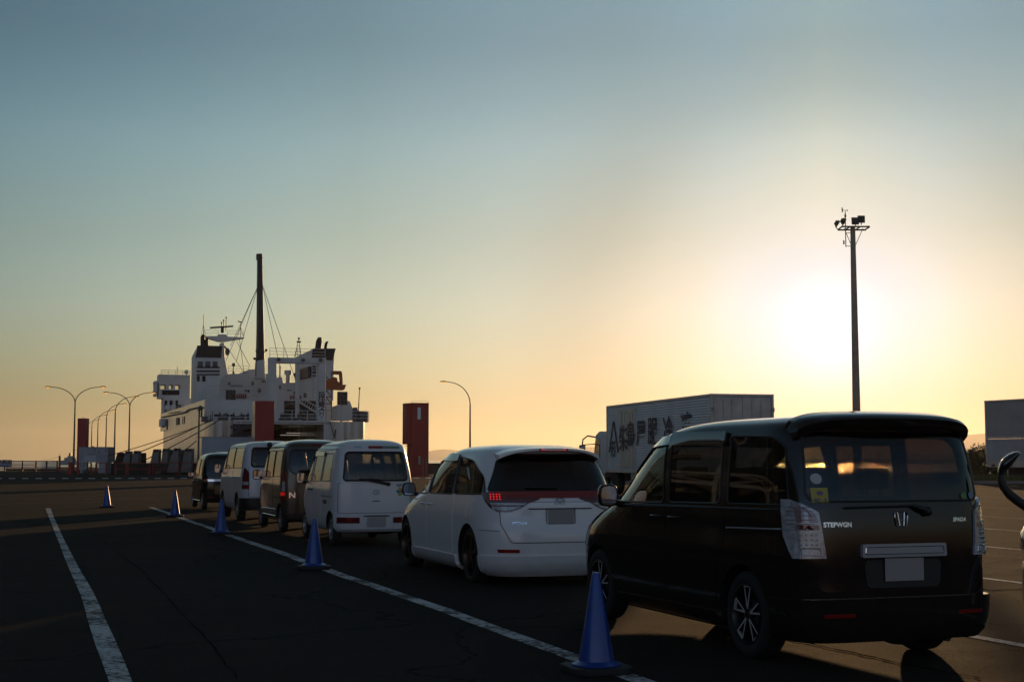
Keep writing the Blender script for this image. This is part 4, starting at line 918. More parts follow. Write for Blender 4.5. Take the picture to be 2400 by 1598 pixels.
def worn_paint(name, col, wear=.45, scale=9):
    m = bpy.data.materials.new(name); m.use_nodes = True; n = m.node_tree; b = n.nodes['Principled BSDF']
    g = N(n, 'ShaderNodeNewGeometry'); nz = N(n, 'ShaderNodeTexNoise'); nz.inputs['Scale'].default_value = scale; nz.inputs['Detail'].default_value = 9; nz.inputs['Roughness'].default_value = .7
    n.links.new(g.outputs['Position'], nz.inputs['Vector'])
    n2 = N(n, 'ShaderNodeTexNoise'); n2.inputs['Scale'].default_value = scale*.12; n2.inputs['Detail'].default_value = 3; n.links.new(g.outputs['Position'], n2.inputs['Vector'])
    v = N(n, 'ShaderNodeTexVoronoi'); v.feature = 'DISTANCE_TO_EDGE'; v.inputs['Scale'].default_value = scale*.8
    vd = N(n, 'ShaderNodeVectorMath', operation='ADD'); n.links.new(g.outputs['Position'], vd.inputs[0]); n.links.new(nz.outputs['Color'], vd.inputs[1]); n.links.new(vd.outputs[0], v.inputs['Vector'])
    vr = N(n, 'ShaderNodeMapRange'); vr.inputs[1].default_value = .0; vr.inputs[2].default_value = .035; vr.inputs[3].default_value = .22; vr.inputs[4].default_value = 0; n.links.new(v.outputs['Distance'], vr.inputs[0])
    ml = N(n, 'ShaderNodeMath', operation='MULTIPLY'); n.links.new(vr.outputs[0], ml.inputs[0]); n.links.new(n2.outputs['Fac'], ml.inputs[1])
    s1 = N(n, 'ShaderNodeMath', operation='MULTIPLY_ADD'); s1.inputs[1].default_value = .6; n.links.new(n2.outputs['Fac'], s1.inputs[0]); n.links.new(nz.outputs['Fac'], s1.inputs[2])
    s2 = N(n, 'ShaderNodeMath', operation='ADD'); n.links.new(s1.outputs[0], s2.inputs[0]); n.links.new(ml.outputs[0], s2.inputs[1])
    r = ramp(n, s2.outputs[0], [(0, (0, 0, 0)), (1.0-wear*.5-.05, (0, 0, 0)), (1.0-wear*.5+.05, (1, 1, 1))], 'LINEAR')
    mx = N(n, 'ShaderNodeMix', data_type='RGBA'); n.links.new(r.outputs[0], mx.inputs[0]); mx.inputs[6].default_value = (*col, 1); mx.inputs[7].default_value = (.045, .042, .04, 1)
    n.links.new(mx.outputs[2], b.inputs['Base Color']); b.inputs['Roughness'].default_value = .8; b.inputs['Specular IOR Level'].default_value = .3
    bp = N(n, 'ShaderNodeBump'); bp.inputs['Strength'].default_value = .3; bp.inputs['Distance'].default_value = .01; n.links.new(nz.outputs['Fac'], bp.inputs['Height']); n.links.new(bp.outputs[0], b.inputs['Normal'])
    return m
W_paint = worn_paint('worn white line paint', (.52, .55, .57), .34, 16); W_thin = worn_paint('faded white line paint', (.40, .38, .34), .62, 5)
W_far = mat('crossing paint', (.5, .5, .5), .8, var=.2)
def strip(name, L, Rr, m, z=.004):
    b = MB(); n = len(L); b.add([(p.x, p.y, z) for p in L]+[(p.x, p.y, z) for p in Rr], [(i, i+1, n+i+1, n+i) for i in range(n-1)]); return structure(b.build(name, m))
def c5(pts): return [G(x/2.914, 1060+y/2.914) for x, y in pts]
Lf = c5([(310, 382), (345, 470), (400, 610), (430, 690), (470, 790), (510, 880), (550, 970), (578, 1060), (600, 1150), (650, 1310), (700, 1440), (745, 1568), (800, 1720)])
Rt = c5([(345, 382), (375, 460), (440, 600), (490, 695), (545, 800), (600, 890), (640, 960), (682, 1050), (720, 1140), (795, 1300), (850, 1430), (905, 1568), (970, 1720)])
strip('lane_marking', Lf, Rt, W_paint)
random.seed(3)
def lane_line(a, t0, t1, w=.15, m=W_paint, wob=.02):
    L, Q = [], []
    t = t0
    while t <= t1:
        d = wob*math.sin(t*.7+a)+wob*.5*math.sin(t*2.3); L.append(lane(a-w/2+d, t)); Q.append(lane(a+w/2+d, t)); t += 1.5
    return strip('lane_marking', L, Q, m)
lane_line(4.07, 2, 47.2, .165)
for a, t0, t1 in ((7.74, -4, 44), (11.67, -6, 42), (15.96, -4, 50), (20.1, -4, 56), (24.4, -4, 62), (29.1, -4, 66), (33.4, 0, 72), (37.6, 0, 76), (-3.6, 60, 70)):
    lane_line(a, t0, t1, .14, W_paint if a < 21 else W_thin)
cr = MB()
for i in range(46):
    x0 = -41.6+i*1.045; y0 = 115.0+.09*(x0+42); q_ = -4.3*x0/-y0; cr.add([(x0, y0, .008), (x0+.52, y0+.05, .008), (x0+.52+q_, y0+4.35, .008), (x0+q_, y0+4.3, .008)], [(0, 1, 2, 3)])
structure(cr.build('crossing_marking', W_far))
for (u0, v0, u1, v1) in ((-40, 1172, 105, 1167.5), (20, 1178.5, 145, 1173.5), (150, 1163.5, 245, 1157.5), (150, 1170, 700, 1158), (-60, 1182, 260, 1176), (250, 1172.5, 440, 1167), (120, 1166, 430, 1152)):
    A, B = G(u0, v0), G(u1, v1); n_ = Vector((0, .22, 0)); strip('parking_marking', [A, B], [A+n_, B+n_], W_thin, .004)
# ragged seam and repair strip near the big minivan
seam_m = mat('tar seam', (.010, .009, .009), .98, spec=0, bump=.3, bscale=60)
def crack(name, pts, w, m, z=.006):
    L, Q = [], []; random.seed(len(pts)); P_ = []
    for i in range(len(pts)-1):
        for k_ in range(8): P_.append(pts[i].lerp(pts[i+1], k_/8))
    P_.append(pts[-1])
    for i, p in enumerate(P_):
        d = (P_[min(i+1, len(P_)-1)]-P_[max(i-1, 0)]); d.z = 0; d.normalize(); q = Vector((-d.y, d.x, 0)); j = q*random.uniform(-.02, .02); ww = w*random.uniform(.4, 1.2)
        L.append(p+j+q*ww); Q.append(p+j-q*ww)
    return strip(name, L, Q, m, z)
crack('tar_seam', [G(1830, 1495), G(1990, 1528), G(2130, 1560), G(2300, 1590)], .018, seam_m)
crack('tar_seam', [G(195, 1232), G(330, 1335), G(470, 1485), G(560, 1590)], .006, seam_m)
crack('tar_seam', [G(2250, 1378), G(2330, 1383), G(2420, 1380)], .03, seam_m)
# sea
def water():
    m = bpy.data.materials.new('sea water'); m.use_nodes = True; n = m.node_tree; b = n.nodes['Principled BSDF']
    b.inputs['Base Color'].default_value = (.012, .03, .04, 1); b.inputs['Roughness'].default_value = .12; b.inputs['IOR'].default_value = 1.33
    g = N(n, 'ShaderNodeNewGeometry'); mp = N(n, 'ShaderNodeMapping'); mp.inputs['Scale'].default_value = (1, .55, 1); n.links.new(g.outputs['Position'], mp.inputs[0])
    a = N(n, 'ShaderNodeTexNoise'); a.inputs['Scale'].default_value = .55; a.inputs['Detail'].default_value = 7; a.inputs['Roughness'].default_value = .62; n.links.new(mp.outputs[0], a.inputs['Vector'])
    bp = N(n, 'ShaderNodeBump'); bp.inputs['Strength'].default_value = 1; bp.inputs['Distance'].default_value = .9; n.links.new(a.outputs['Fac'], bp.inputs['Height']); n.links.new(bp.outputs[0], b.inputs['Normal'])
    return m
sea = structure(sheet('sea', [(-16000, 40), (16000, 40), (16000, 16100), (-16000, 16100)], water(), -2.0))
# far shore: low wooded spit and a mountain range across the bay
def ridge(name, pts, y, depth, m, base=-2, seed=1, rough=.03):
    """pts: (pixel u, pixel v) of the skyline at distance y; built as a solid range with a near and a far slope"""
    random.seed(seed); b = MB(); us = np.linspace(pts[0][0], pts[-1][0], 120); vs_ = np.interp(us, [p[0] for p in pts], [p[1] for p in pts]); rows = [[], [], [], []]
    for i, (u, v) in enumerate(zip(us, vs_)):
        p = D(u, v, y); h = max(p.z-base, .5); h *= 1+rough*(random.random()-.5)
        f = p/ p.y
        for k_, (dy, q) in enumerate(((-depth, 0), (-depth*.45, .45+.1*random.random()), (0, 1), (depth, .0))):
            yy = y+dy; rows[k_].append((p.x*yy/y, yy, base+h*q))
    k_ = len(us); b.v = [p for r in rows for p in r]
    for r in range(3):
        for i in range(k_-1): b.f.append([r*k_+i, r*k_+i+1, (r+1)*k_+i+1, (r+1)*k_+i]); b.m.append(0)
    return b.build(name, m, smooth=80)
wood = mat('wooded hillside', (.035, .045, .025), .95, var=.4, vscale=.01)
structure(ridge('hills', [(900, 1074), (960, 1062), (1010, 1056), (1040, 1052), (1100, 1058), (1200, 1054), (1330, 1048), (1500, 1046), (1700, 1040), (1900, 1032), (2100, 1030), (2230, 1022), (2310, 1016), (2400, 1012), (2700, 1020)], 14000, 2000, wood, seed=4))
structure(ridge('hills', [(2000, 1072), (2150, 1060), (2320, 1045), (2450, 1040), (2700, 1035)], 9000, 900, wood, seed=9))
structure(ridge('far_shore', [(1780, 1078), (1850, 1076), (2100, 1075), (2270, 1075.5), (2300, 1074.5), (2420, 1075), (2800, 1076)], 1500, 80, wood, seed=5, rough=.5))

def haze():
    b = MB(); b.box(-16100, 16100, -120, 16300, -3.4, 330); m = bpy.data.materials.new('evening haze'); m.use_nodes = True; n = m.node_tree; n.nodes.clear()
    o = N(n, 'ShaderNodeOutputMaterial'); v = N(n, 'ShaderNodeVolumePrincipled'); v.inputs['Color'].default_value = (.96, .90, .80, 1); v.inputs['Density'].default_value = HAZE_D; v.inputs['Anisotropy'].default_value = .6
    n.links.new(v.outputs[0], o.inputs['Volume']); return stuff(b.build('haze', m))
HAZE_D = 0.6e-4
if HAZE_D: haze()

# ================================================================ things on the quay
blue_p = mat('blue cone plastic', (.010, .058, .30), .35, spec=.5, coat=.3, var=.2, vscale=6)
cone_base_m = mat('black rubber base', (.012, .012, .013), .7)
def cone(u, v, label, rz=.3):
    p = G(u, v); r = empty('traffic_cone', (p.x, p.y, 0), rz)
    b = MB(); b.lathe([(.155, .055), (.165, .05), (.175, .052), (.176, .062), (.150, .072), (.128, .085), (.030, .68), (.024, .698), (.010, .703), (.004, .703)], 40)
    b.build('cone', blue_p, r, smooth=40)
    b = MB(); s = .205; n = []
    for i in range(4):
        for q in (-.18, .18): a = math.pi/4+i*math.pi/2+q; n.append((s*1.32*math.cos(a), s*1.32*math.sin(a)))
    b.prism(n, lambda x, y, d: Vector((x, y, d)), .004, .05); b.build('base', cone_base_m, r, bevel=.006, smooth=40)
    tag(r, label, 'traffic cone', 'blue cones along the lane line'); return r
cone(1398, 1574, 'blue traffic cone beside the front wheel of the big black minivan, nearest of all')
cone(736, 1333, 'blue traffic cone beside the small white van with the round sticker', .1)
cone(518, 1252, 'blue traffic cone in front of the white delivery van, third nearest', .5)
cone(410, 1211, 'blue traffic cone at the far end of the long white lane line', .2)
cone(250, 1189, 'blue traffic cone standing alone on the open asphalt, farthest of all', .4)

lamp_m = mat('dark lamp post paint', (.06, .06, .058), .5, var=.2)
lamp_lit = mat('lit sodium lamp', (.9, .5, .1), .4, emit=(1, .42, .06), es=1.3)
def lamp_head(tip, dirx, diry, parent):
    """cobra head lantern at the arm tip pointing along dir"""
    d = Vector((dirx, diry, 0)).normalized(); s = Vector((-d.y, d.x, 0)); b = MB(); n = 10; secs = []
    for t, w, h in ((0, .05, .05), (.12, .09, .08), (.3, .14, .11), (.55, .15, .11), (.72, .10, .07), (.78, .03, .03)):
        c = Vector(tip)+d*t+Vector((0, 0, .02))
        secs.append([c+s*math.cos(2*math.pi*j/n)*w+Vector((0, 0, max(math.sin(2*math.pi*j/n), -.25)*h)) for j in range(n)])
    vs = [p for q in secs for p in q]; fs = [(i*n+j, i*n+(j+1) % n, (i+1)*n+(j+1) % n, (i+1)*n+j) for i in range(5) for j in range(n)]+[tuple(range(n)), tuple(range(5*n, 6*n))]
    b.add(vs, fs); h = b.build('lantern', lamp_m, parent, smooth=50)
    g = MB(); c = Vector(tip)+d*.42+Vector((0, 0, -.01)); g.ball(c, .15, 10, 6, (1.3 if abs(d.x) > .7 else .9, .9, .75)); g.build('lamp_glass', lamp_lit, h, smooth=60); return h
def arm_pts(base, dx, reach, rise, H):
    o = []
    for t in np.linspace(0, 1, 11):
        a = t*math.pi/2; o.append((base[0]+dx*reach*(1-math.cos(a)), base[1], H-rise+rise*math.sin(a)))
    return o
def street_lamp(u, vtop, Y, arms, label, H=None, reach=2.6, rise=1.25, name='street_lamp', group='street lamps on the quay'):
    p = D(u, vtop, Y); H = p.z; r = empty(name, (p.x, Y, 0))
    b = MB(); b.bar((0, 0, 0), (0, 0, H-rise), .13, 12, r2=.075); b.bar((0, 0, 0), (0, 0, .05), .22, 12); b.build('pole', lamp_m, r, smooth=40)
    for dx in arms:
        a = MB(); pts = arm_pts((0, 0, 0), dx, reach-.7, rise, H); a.tube(pts, list(np.linspace(.06, .04, 11)), 7); arm = a.build('arm', lamp_m, r, smooth=40)
        lamp_head(pts[-1], dx, 0, arm)
    tag(r, label, 'street lamp', group); return r
street_lamp(177, 907, 166, (-1, 1), 'leftmost double-armed street lamp with two lit orange lanterns', reach=3.5, rise=1.9)
street_lamp(305, 920, 179, (-1, 1), 'double-armed street lamp just left of the ferry, two lit orange lanterns', reach=3.3, rise=1.8)
for i, (u, v, Y, w) in enumerate(((271, 930, 189, 'nearest'), (250.5, 946.5, 216, 'second'), (230.5, 962, 244, 'third'), (216, 973, 270, 'fourth'), (203, 984, 301, 'farthest'))):
    street_lamp(u, v, Y, (1,), '%s of the five single-armed street lamps receding along the pier' % w, reach=3.0, rise=2.0)
street_lamp(1102, 895, 154, (-1,), 'lone single-armed street lamp right of the red tower marked 1', reach=3.2, rise=2.4)

# high floodlight mast
conc_m = mat('mast concrete', (.38, .30, .23), .8, var=.2); r = empty('floodlight_mast', (D(2008, 1000, 82).x, 82, 0))
Hm = D(2000, 531, 82).z; b = MB(); b.bar((0, 0, 0), (0, 0, Hm), .26, 24, r2=.14); b.build('pole', conc_m, r, smooth=50)
b = MB()
for y, dz in ((-.45, 0), (.45, -.05)): b.box(-.78, .88, y-.04, y+.04, Hm-.12+dz, Hm-.04+dz)
for x in (-.75, -.3, .3, .85): b.box(x-.03, x+.03, -.45, .45, Hm-.14, Hm-.07)
b.bar((.6, 0, Hm-.1), (.14, 0, Hm-1.1), .02, 6); b.bar((-.5, 0, Hm-.1), (-.14, 0, Hm-1.0), .02, 6); b.build('crossarm', dark_steel, r)
def flood(x, y, z, yaw, tilt, s=.40, name='floodlight'):
    M = Matrix.Translation((x, y, z+.28)) @ Matrix.Rotation(yaw, 4, 'Z') @ Matrix.Rotation(tilt, 4, 'X')
    b = MB(); b.box(-s/2, s/2, -.06, .03, -s/2, s/2, M); b.prism([(-s*.35, -s*.35), (s*.35, -s*.35), (s*.35, s*.35), (-s*.35, s*.35)], lambda a, h, d: M @ Vector((a, d, h)), .03, .14)
    o = b.build(name, dark_steel, r, bevel=.01); k = MB(); k.bar((x, y, z-.05), M @ Vector((0, .0, -s/2)), .03, 6); k.build('bracket', dark_steel, o); return o
flood(.12, -.1, Hm+.02, .1, -.12, .42); flood(.55, .2, Hm+.18, .05, 0, .42); flood(-.58, -.2, Hm+.0, 1.0, .5, .36); flood(-.92, -.1, Hm-.12, 1.25, .6, .38)
b = MB(); b.bar((-.42, 0, Hm-1.2), (-.42, 0, Hm+.85), .028, 8); b.bar((-.42, 0, Hm-1.15), (-.14, 0, Hm-1.15), .02, 6); b.bar((-.42, 0, Hm-.38), (-.14, 0, Hm-.38), .02, 6)
b.ball((-.42, 0, Hm+.62), .06, sq=(1, 1, 2)); b.bar((-.42, 0, Hm+.85), (-.42, 0, Hm+.95), .015); b.box(-.57, -.50, -.04, .04, Hm-1.05, Hm-.82); b.build('instrument_pole', dark_steel, r, smooth=40)
b = MB(); b.bar((-.55, 0, Hm+.96), (-.3, 0, Hm+.93), .015); b.prism([(-.62, Hm+.82), (-.57, Hm+.82), (-.545, Hm+.96), (-.58, Hm+1.12), (-.63, Hm+1.12)], lambda a, h, d: Vector((a, d, h)), -.01, .01); b.ball((-.30, 0, Hm+.95), .04); b.build('wind_vane', dark_steel, r)
tag(r, 'tall tapered floodlight mast with four lamps and a wind vane before the low sun', 'light mast')

# red towers of the loading bridges
red_m = mat('dark red painted steel', (.32, .012, .014), .45, var=.12, vscale=1); sky_side_m = mat('cream sky glare side', (.62, .52, .42), .25, metal=.6)
white_paint = mat('white painted steel', (.42, .44, .47), .5, var=.18, vscale=1.5)
xL, xR = D(965, 1000, 130), D(1005, 1000, 130); zt = D(985, 944, 130).z
r = empty('red_tower', (xR.x, 130, 0), R(19)); w = (xR.x-xL.x)/math.cos(R(19))
b = MB(); b.box(-w, 0, 0, 1.5, 0, zt); b.build('shaft', red_m, r, bevel=.02)
b = MB(); b.box(-w-.46, -w-.003, .1, 1.4, 2.95, zt-.04); b.box(-w-.42, -w-.003, .3, .36, 2.75, 2.80); b.bar((-w-.4, .33, 2.75), (-w-.4, .33, 2.96), .02); b.build('side_housing', red_m, r, bevel=.02)
b = MB()
for x in (-w+.05, -.03): b.bar((x, .1, zt), (x, .1, zt+.16), .015)
b.tube([(-w+.05, .1, zt+.14), (-w*.5, .1, zt+.19), (-.03, .1, zt+.16)], .012, 6); b.build('top_rail', red_m, r)
sign_text('number', '1', 1.32, lambda a, h: Vector((-w*.56+a, -.006, zt-1.02+h)), mat('white number paint', (.75, .77, .78), .6), r, 0, .07)
b = MB()
for x in (-.75, -.45): b.bar((x, -.8, 0), (x, -.8, 1.65), .025)
b.box(-1.15, -.95, -.7, -.5, 1.1, 1.85); b.build('control_post', galv, r)
tag(r, 'dark red tower with a white figure 1 on its face, beside the lone street lamp', 'tower', 'red towers of the loading bridges')
xL, xR = D(600, 1000, 140), D(642.5, 1000, 140); zt = D(620, 939.5, 140).z
r = empty('red_tower', (xR.x, 140, 0), R(19)); w = (xR.x-xL.x)/math.cos(R(19))
b = MB(); b.box(-w, 0, 0, 1.7, 0, zt); b.build('shaft', red_m, r, bevel=.02)
b = MB(); b.box(-w-.04, -w-.003, .02, 1.68, .2, zt-.03); b.build('sky_lit_side', sky_side_m, r)  # cream plate puts the warm sky's reflection into this side's colour
tag(r, 'dark red tower with its left side coloured sky-bright, standing before the ferry stern door', 'tower', 'red towers of the loading bridges')
# the opposite loading bridge beyond the white hut
xL, xR = D(181.5, 1000, 174), D(202, 1000, 174); zt = D(190, 980, 174).z; r = empty('red_tower', (xR.x, 174, 0)); w = xR.x-xL.x
b = MB(); b.box(-w, 0, 0, 1.2, 0, zt); b.build('shaft', red_m, r, bevel=.02)
b = MB(); b.tube([(-w*.65, .5, zt), (-w*.65, .5, zt+.12), (-w*.4, .5, zt+.12), (-w*.4, .5, zt)], .02, 6); b.build('top_rail', red_m, r)
b = MB(); b.bar((0, .5, 2.8), (.85, .4, 3.15), .09, 6); b.build('boom', red_m, r)
tag(r, 'dark red tower rising behind the small white hut, farthest left', 'tower', 'red towers of the loading bridges')

# white hut
r = empty('hut', (D(184, 1080, 166).x, 166, 0)); x1 = D(252.5, 1080, 166).x-D(184, 1080, 166).x; zt = D(220, 1047, 166).z
hutw = mat('white hut wall', (.34, .35, .38), .7, var=.25, vscale=.8)
b = MB(); b.box(0, x1, 0, 2.6, 1.25, zt-.06); b.box(.15, .45, .2, 2.4, 0, 1.25); b.box(x1-1.1, x1-.2, .1, 2.4, 0, 1.25); b.build('wall', hutw, r)
b = MB(); b.box(-.05, x1+.05, -.06, 2.66, zt-.06, zt); b.build('roof', galv, r, bevel=.01)
b = MB(); b.box(.62, 2.05, -.02, -.003, 1.3, 2.05); b.build('shutter', mat('hut shutter', (.42, .43, .45), .6), r, bevel=.004)
for x, z in ((1.85, 2.72), (2.4, 2.38), (3.15, 2.62)):
    b = MB(); b.ball((x, -.03, z), .07, 8, 5, (1, .6, 1.3)); b.build('wall_lamp', dark_steel, r)
tag(r, 'small white hut on legs with a shutter, in front of the far red tower', 'hut')

# pier edge fence with white bars and long board sign
iron = mat('dark red fence rail', (.10, .02, .016), .6, var=.2); bars_m = mat('white fence bar', (.45, .46, .47), .5)
def YF(u, v, Y): return D(u, v, Y)
def bar_fence(u0, u1, Y, vt, vb, n, label, posts, railm, barm, midrail=None):
    A, B = D(u0, vt, Y), D(u1, vt, Y); zb = D(u0, vb, Y).z; r = empty('fence', (A.x, Y, 0)); L = B.x-A.x
    b = MB(); b.box(0, L, -.04, .04, A.z-.09, A.z); b.box(0, L, -.03, .03, zb, zb+.06)
    if midrail: b.box(midrail[0]*L, midrail[1]*L, -.045, -.031, zb+(A.z-zb)*.5, zb+(A.z-zb)*.56)
    b.build('rail', railm, r)
    for i in range(n): 
        x = (i+.5)*L/n; c_ = MB(); c_.box(x-.035, x+.035, -.02, .02, zb+.06, A.z-.09); c_.build('bar', barm, r)
    for q in posts: c_ = MB(); c_.box(q*L-.08, q*L+.08, -.08, .08, 0, A.z+.02); c_.build('post', railm, r)
    tag(r, label, 'fence'); return r
bar_fence(-30, 136, 190, 1079.5, 1099.5, 72, 'long fence with close upright pale bars along the water, at the left edge', (0.02, .25, .5, .69, .84, .99), iron, bars_m, (.35, .67))
p = D(140, 1068, 188); b = MB(); b.box(-.11, .11, -.1, .1, 0, p.z); b.bar((0, 0, p.z), (0, 0, p.z+.35), .02); o = b.build('gate_post', red_m, None, (p.x, 188, 0)); tag(o, 'single red post at the end of the barred fence, a thin wire at its top', 'post')
b = MB(); A = Vector(D(140, 1069, 188)); B = Vector(D(97, 1078, 189)); b.tube([A, A.lerp(B, .5)+Vector((0, 0, -.12)), B], .012, 5); tag(b.build('wire', dark_steel), 'thin slack wire running down from the single red post to the fence', 'wire')
sgn = mat('white sign board', (.36, .36, .38), .6, var=.15); sgr = mat('dark red sign writing', (.10, .008, .012), .6); sgb = mat('faded blue print', (.03, .07, .16), .6)
p0, p1 = D(-14, 1077.5, 188), D(28.5, 1077.5, 188); zb = D(0, 1094, 188).z; r = empty('sign_board', (p0.x, 188, zb)); w = p1.x-p0.x; h = p0.z-zb
b = MB(); b.box(0, w, 0, .04, .0, h); b.build('board', sgn, r)
sign_text('sign_lettering', '立入禁止', .62, lambda a, z: Vector((w*.47+a, -.004, h*.68+z)), sgr, r, 0, .03)
b = MB(); b.box(.05, w-.25, -.006, -.003, .06, .2); b.box(.05, w-.5, -.006, -.003, .26, .3); b.build('small_print', sgb, r)
tag(r, 'white no-entry sign with dark red Japanese characters on the barred fence', 'sign')
# red barrier rails and posts in front of the quay
def barrier(u0, u1, Y, label, n=2, vtop=1084.5, tilt=0):
    A, B = D(u0, vtop, Y), D(u1, vtop, Y); r = empty('barrier', (A.x, Y, 0)); L = B.x-A.x; zt = A.z
    b = MB(); b.box(0, L, -.03, .03, zt-.06, zt); b.box(0, L, -.025, .025, zt*.48, zt*.48+.05); b.build('rail', red_m, r)
    for i in range(n): x = i*L/(n-1); c_ = MB(); c_.box(x-.06, x+.06, -.06, .06, 0, zt+.01); c_.build('post', red_m, r)
    tag(r, label, 'barrier', 'red barriers along the quay'); return r
barrier(184, 214, 147, 'short red barrier directly below the white hut, left part')
barrier(225, 249, 147, 'short red barrier below the right end of the white hut')
barrier(271, 296, 147, 'short red barrier under the second double-armed lamp')
barrier(300, 351, 148, 'long red barrier in front of the leaning concrete fenders')
barrier(359, 420, 148, 'long red barrier just left of the head of the queue')
barrier(421, 470, 148, 'red barrier partly hidden behind the small black car')
b = MB(); x0 = D(160, 1083, 150).x; b.box(0, .42, 0, .5, 0, D(160, 1083, 150).z); o = b.build('red_cabinet', red_m, None, (x0, 150, 0), bevel=.02); tag(o, 'red cabinet at the foot of the leftmost double lamp', 'cabinet')
p0, p1 = D(185.5, 1081, 146.4), D(203.5, 1081, 146.4); zb = D(190, 1100, 146.4).z; r = empty('sign_board', (p0.x, 146.4, 0)); w = p1.x-p0.x; h = p0.z-zb
b = MB(); b.box(0, w, 0, .03, zb, zb+h); b.build('board', sgn, r); b = MB(); b.box(.05, .1, .03, .07, 0, zb+.3); b.box(w-.1, w-.05, .03, .07, 0, zb+.3); b.build('leg', dark_steel, r)
sign_text('sign_lettering', '立入禁止', .185, lambda a, z: Vector((w*.5+a, -.004, zb+h*.70+z)), sgr, r, 0, .02); sign_text('sign_lettering', '関係者以外', .14, lambda a, z: Vector((w*.5+a, -.004, zb+h*.42+z)), sgr, r, 0, .02)
b = MB(); b.box(.08, w-.08, -.006, -.003, zb+.1, zb+.14); b.build('small_print', sgb, r)
tag(r, 'small white warning sign with red characters below the white hut', 'sign')
# leaning concrete fenders and dark rubber fenders at the berth
fend_m = mat('pale concrete fender', (.20, .20, .195), .8, var=.4, vscale=1.2); dk = mat('dark rubber fender', (.018, .018, .019), .8, var=.3)
def fender(u0, u1, vt, Y, lean, m, label, name='fender', lit=True):
    A = D(u0, vt, Y); B = D(u1, vt, Y); r = empty(name, (A.x, Y, 0)); w = B.x-A.x; h = A.z
    b = MB(); lean = lean*Y/F; vs = []
    for y in (0, 1.3): vs += [(0, y, h), (w, y, h), (w+.03, y, .2), (-lean, y, .2)]
    b.add(vs, [(0, 1, 2, 3), (4, 7, 6, 5), (0, 3, 7, 4), (0, 4, 5, 1), (1, 5, 6, 2), (3, 2, 6, 7)]); b.build('block', m, r, bevel=.03)
    g = MB(); g.box(w*.15, w*.95, -.12, -.003, h-.25, h-.02); g.build('cap_plate', dk, r, bevel=.02)
    tag(r, label, 'fender', 'sloping fenders along the berth'); return r
for i, (u0, u1, vt, Y, ln, m, lb) in enumerate((
    (294, 304, 1057, 152, 12, fend_m, 'first sloping concrete fender from the left, small'),
    (313.5, 324, 1056, 152, 11, fend_m, 'second sloping concrete fender from the left, just right of the lamp post'),
    (359, 371, 1052.5, 150, 11, fend_m, 'third sloping concrete fender from the left, beside the dark drum'),
    (381, 393, 1051, 150, 5, fend_m, 'fourth sloping concrete fender, set against the ferry side'),
    (407, 418, 1050, 149, 16, fend_m, 'fifth sloping concrete fender, widest and palest edge'),
    (433, 449, 1051, 149, 9, fend_m, 'sixth sloping concrete fender, behind the small black car'),
    (275, 285, 1060, 154, 12, dk, 'low dark sloping fender at the right end of the white hut'),
    (324, 336, 1061, 154, 4, dk, 'round-topped dark rubber fender between two concrete ones'),
    (394, 405, 1054, 153, 3, dk, 'dark rubber fender between the fourth and fifth concrete ones'),
    (419, 431, 1054, 153, 3, dk, 'dark rubber fender between the fifth and sixth concrete ones'))):
    fender(u0, u1, vt, Y, ln, m, lb)
b = MB(); b.box(-42, -5, 0, 1.2, 0, 1.18); o = b.build('quay_wall', mat('dark quay wall', (.035, .033, .03), .9, var=.4, vscale=.6), None, (0, 149.6, 0), bevel=.03); tag(o, 'long low dark quay wall in front of the sloping fenders', 'wall')
b = MB()
for i in range(3): b.lathe([(.28, i*.12), (.34, i*.12+.06), (.28, i*.12+.12)], 14)
o = b.build('rope_coil', mat('dirty rope', (.10, .09, .07), .9), None, (D(370, 1108, 146).x, 146, 0)); tag(o, 'dark coil of rope on the ground behind the long red barrier', 'rope')

# far patrol boat
grey = mat('pale grey ship paint', (.26, .28, .30), .6, var=.2)
p = D(147, 1083, 420); r = empty('patrol_boat', (p.x, 420, -2), 0)
k_ = 420/F
def bx(b, u0, u1, v0, v1, y0=0, y1=5): b.box((u0-147)*k_, (u1-147)*k_, y0, y1, D(147, v1, 420).z+2, D(147, v0, 420).z+2)
b = MB(); b.prism([((u-147)*k_, D(147, v, 420).z+2) for u, v in ((138, 1080), (176, 1072.5), (180, 1083), (178, 1090), (142, 1090))], lambda a, h, d: Vector((a, d, h)), 0, 7); b.build('hull', grey, r)
b = MB(); bx(b, 148, 166, 1072, 1079, 1, 6); bx(b, 154, 170, 1068, 1073, 1.5, 5); b.build('superstructure', grey, r)
b = MB(); bx(b, 156, 160, 1061, 1069, 2, 4); b.build('funnel', dark_steel, r); b = MB(); b.bar(((165-147)*k_, 3, D(147, 1070, 420).z+2), ((165-147)*k_, 3, D(147, 1044, 420).z+2), .16, 6); b.bar(((162-147)*k_, 3, D(147, 1054, 420).z+2), ((169-147)*k_, 3, D(147, 1055, 420).z+2), .1, 5); bx(b, 163.5, 167, 1060, 1067, 2.5, 3.5); b.build('mast', grey, r)
tag(r, 'small pale grey ship far off on the water behind the leftmost lamp', 'ship')

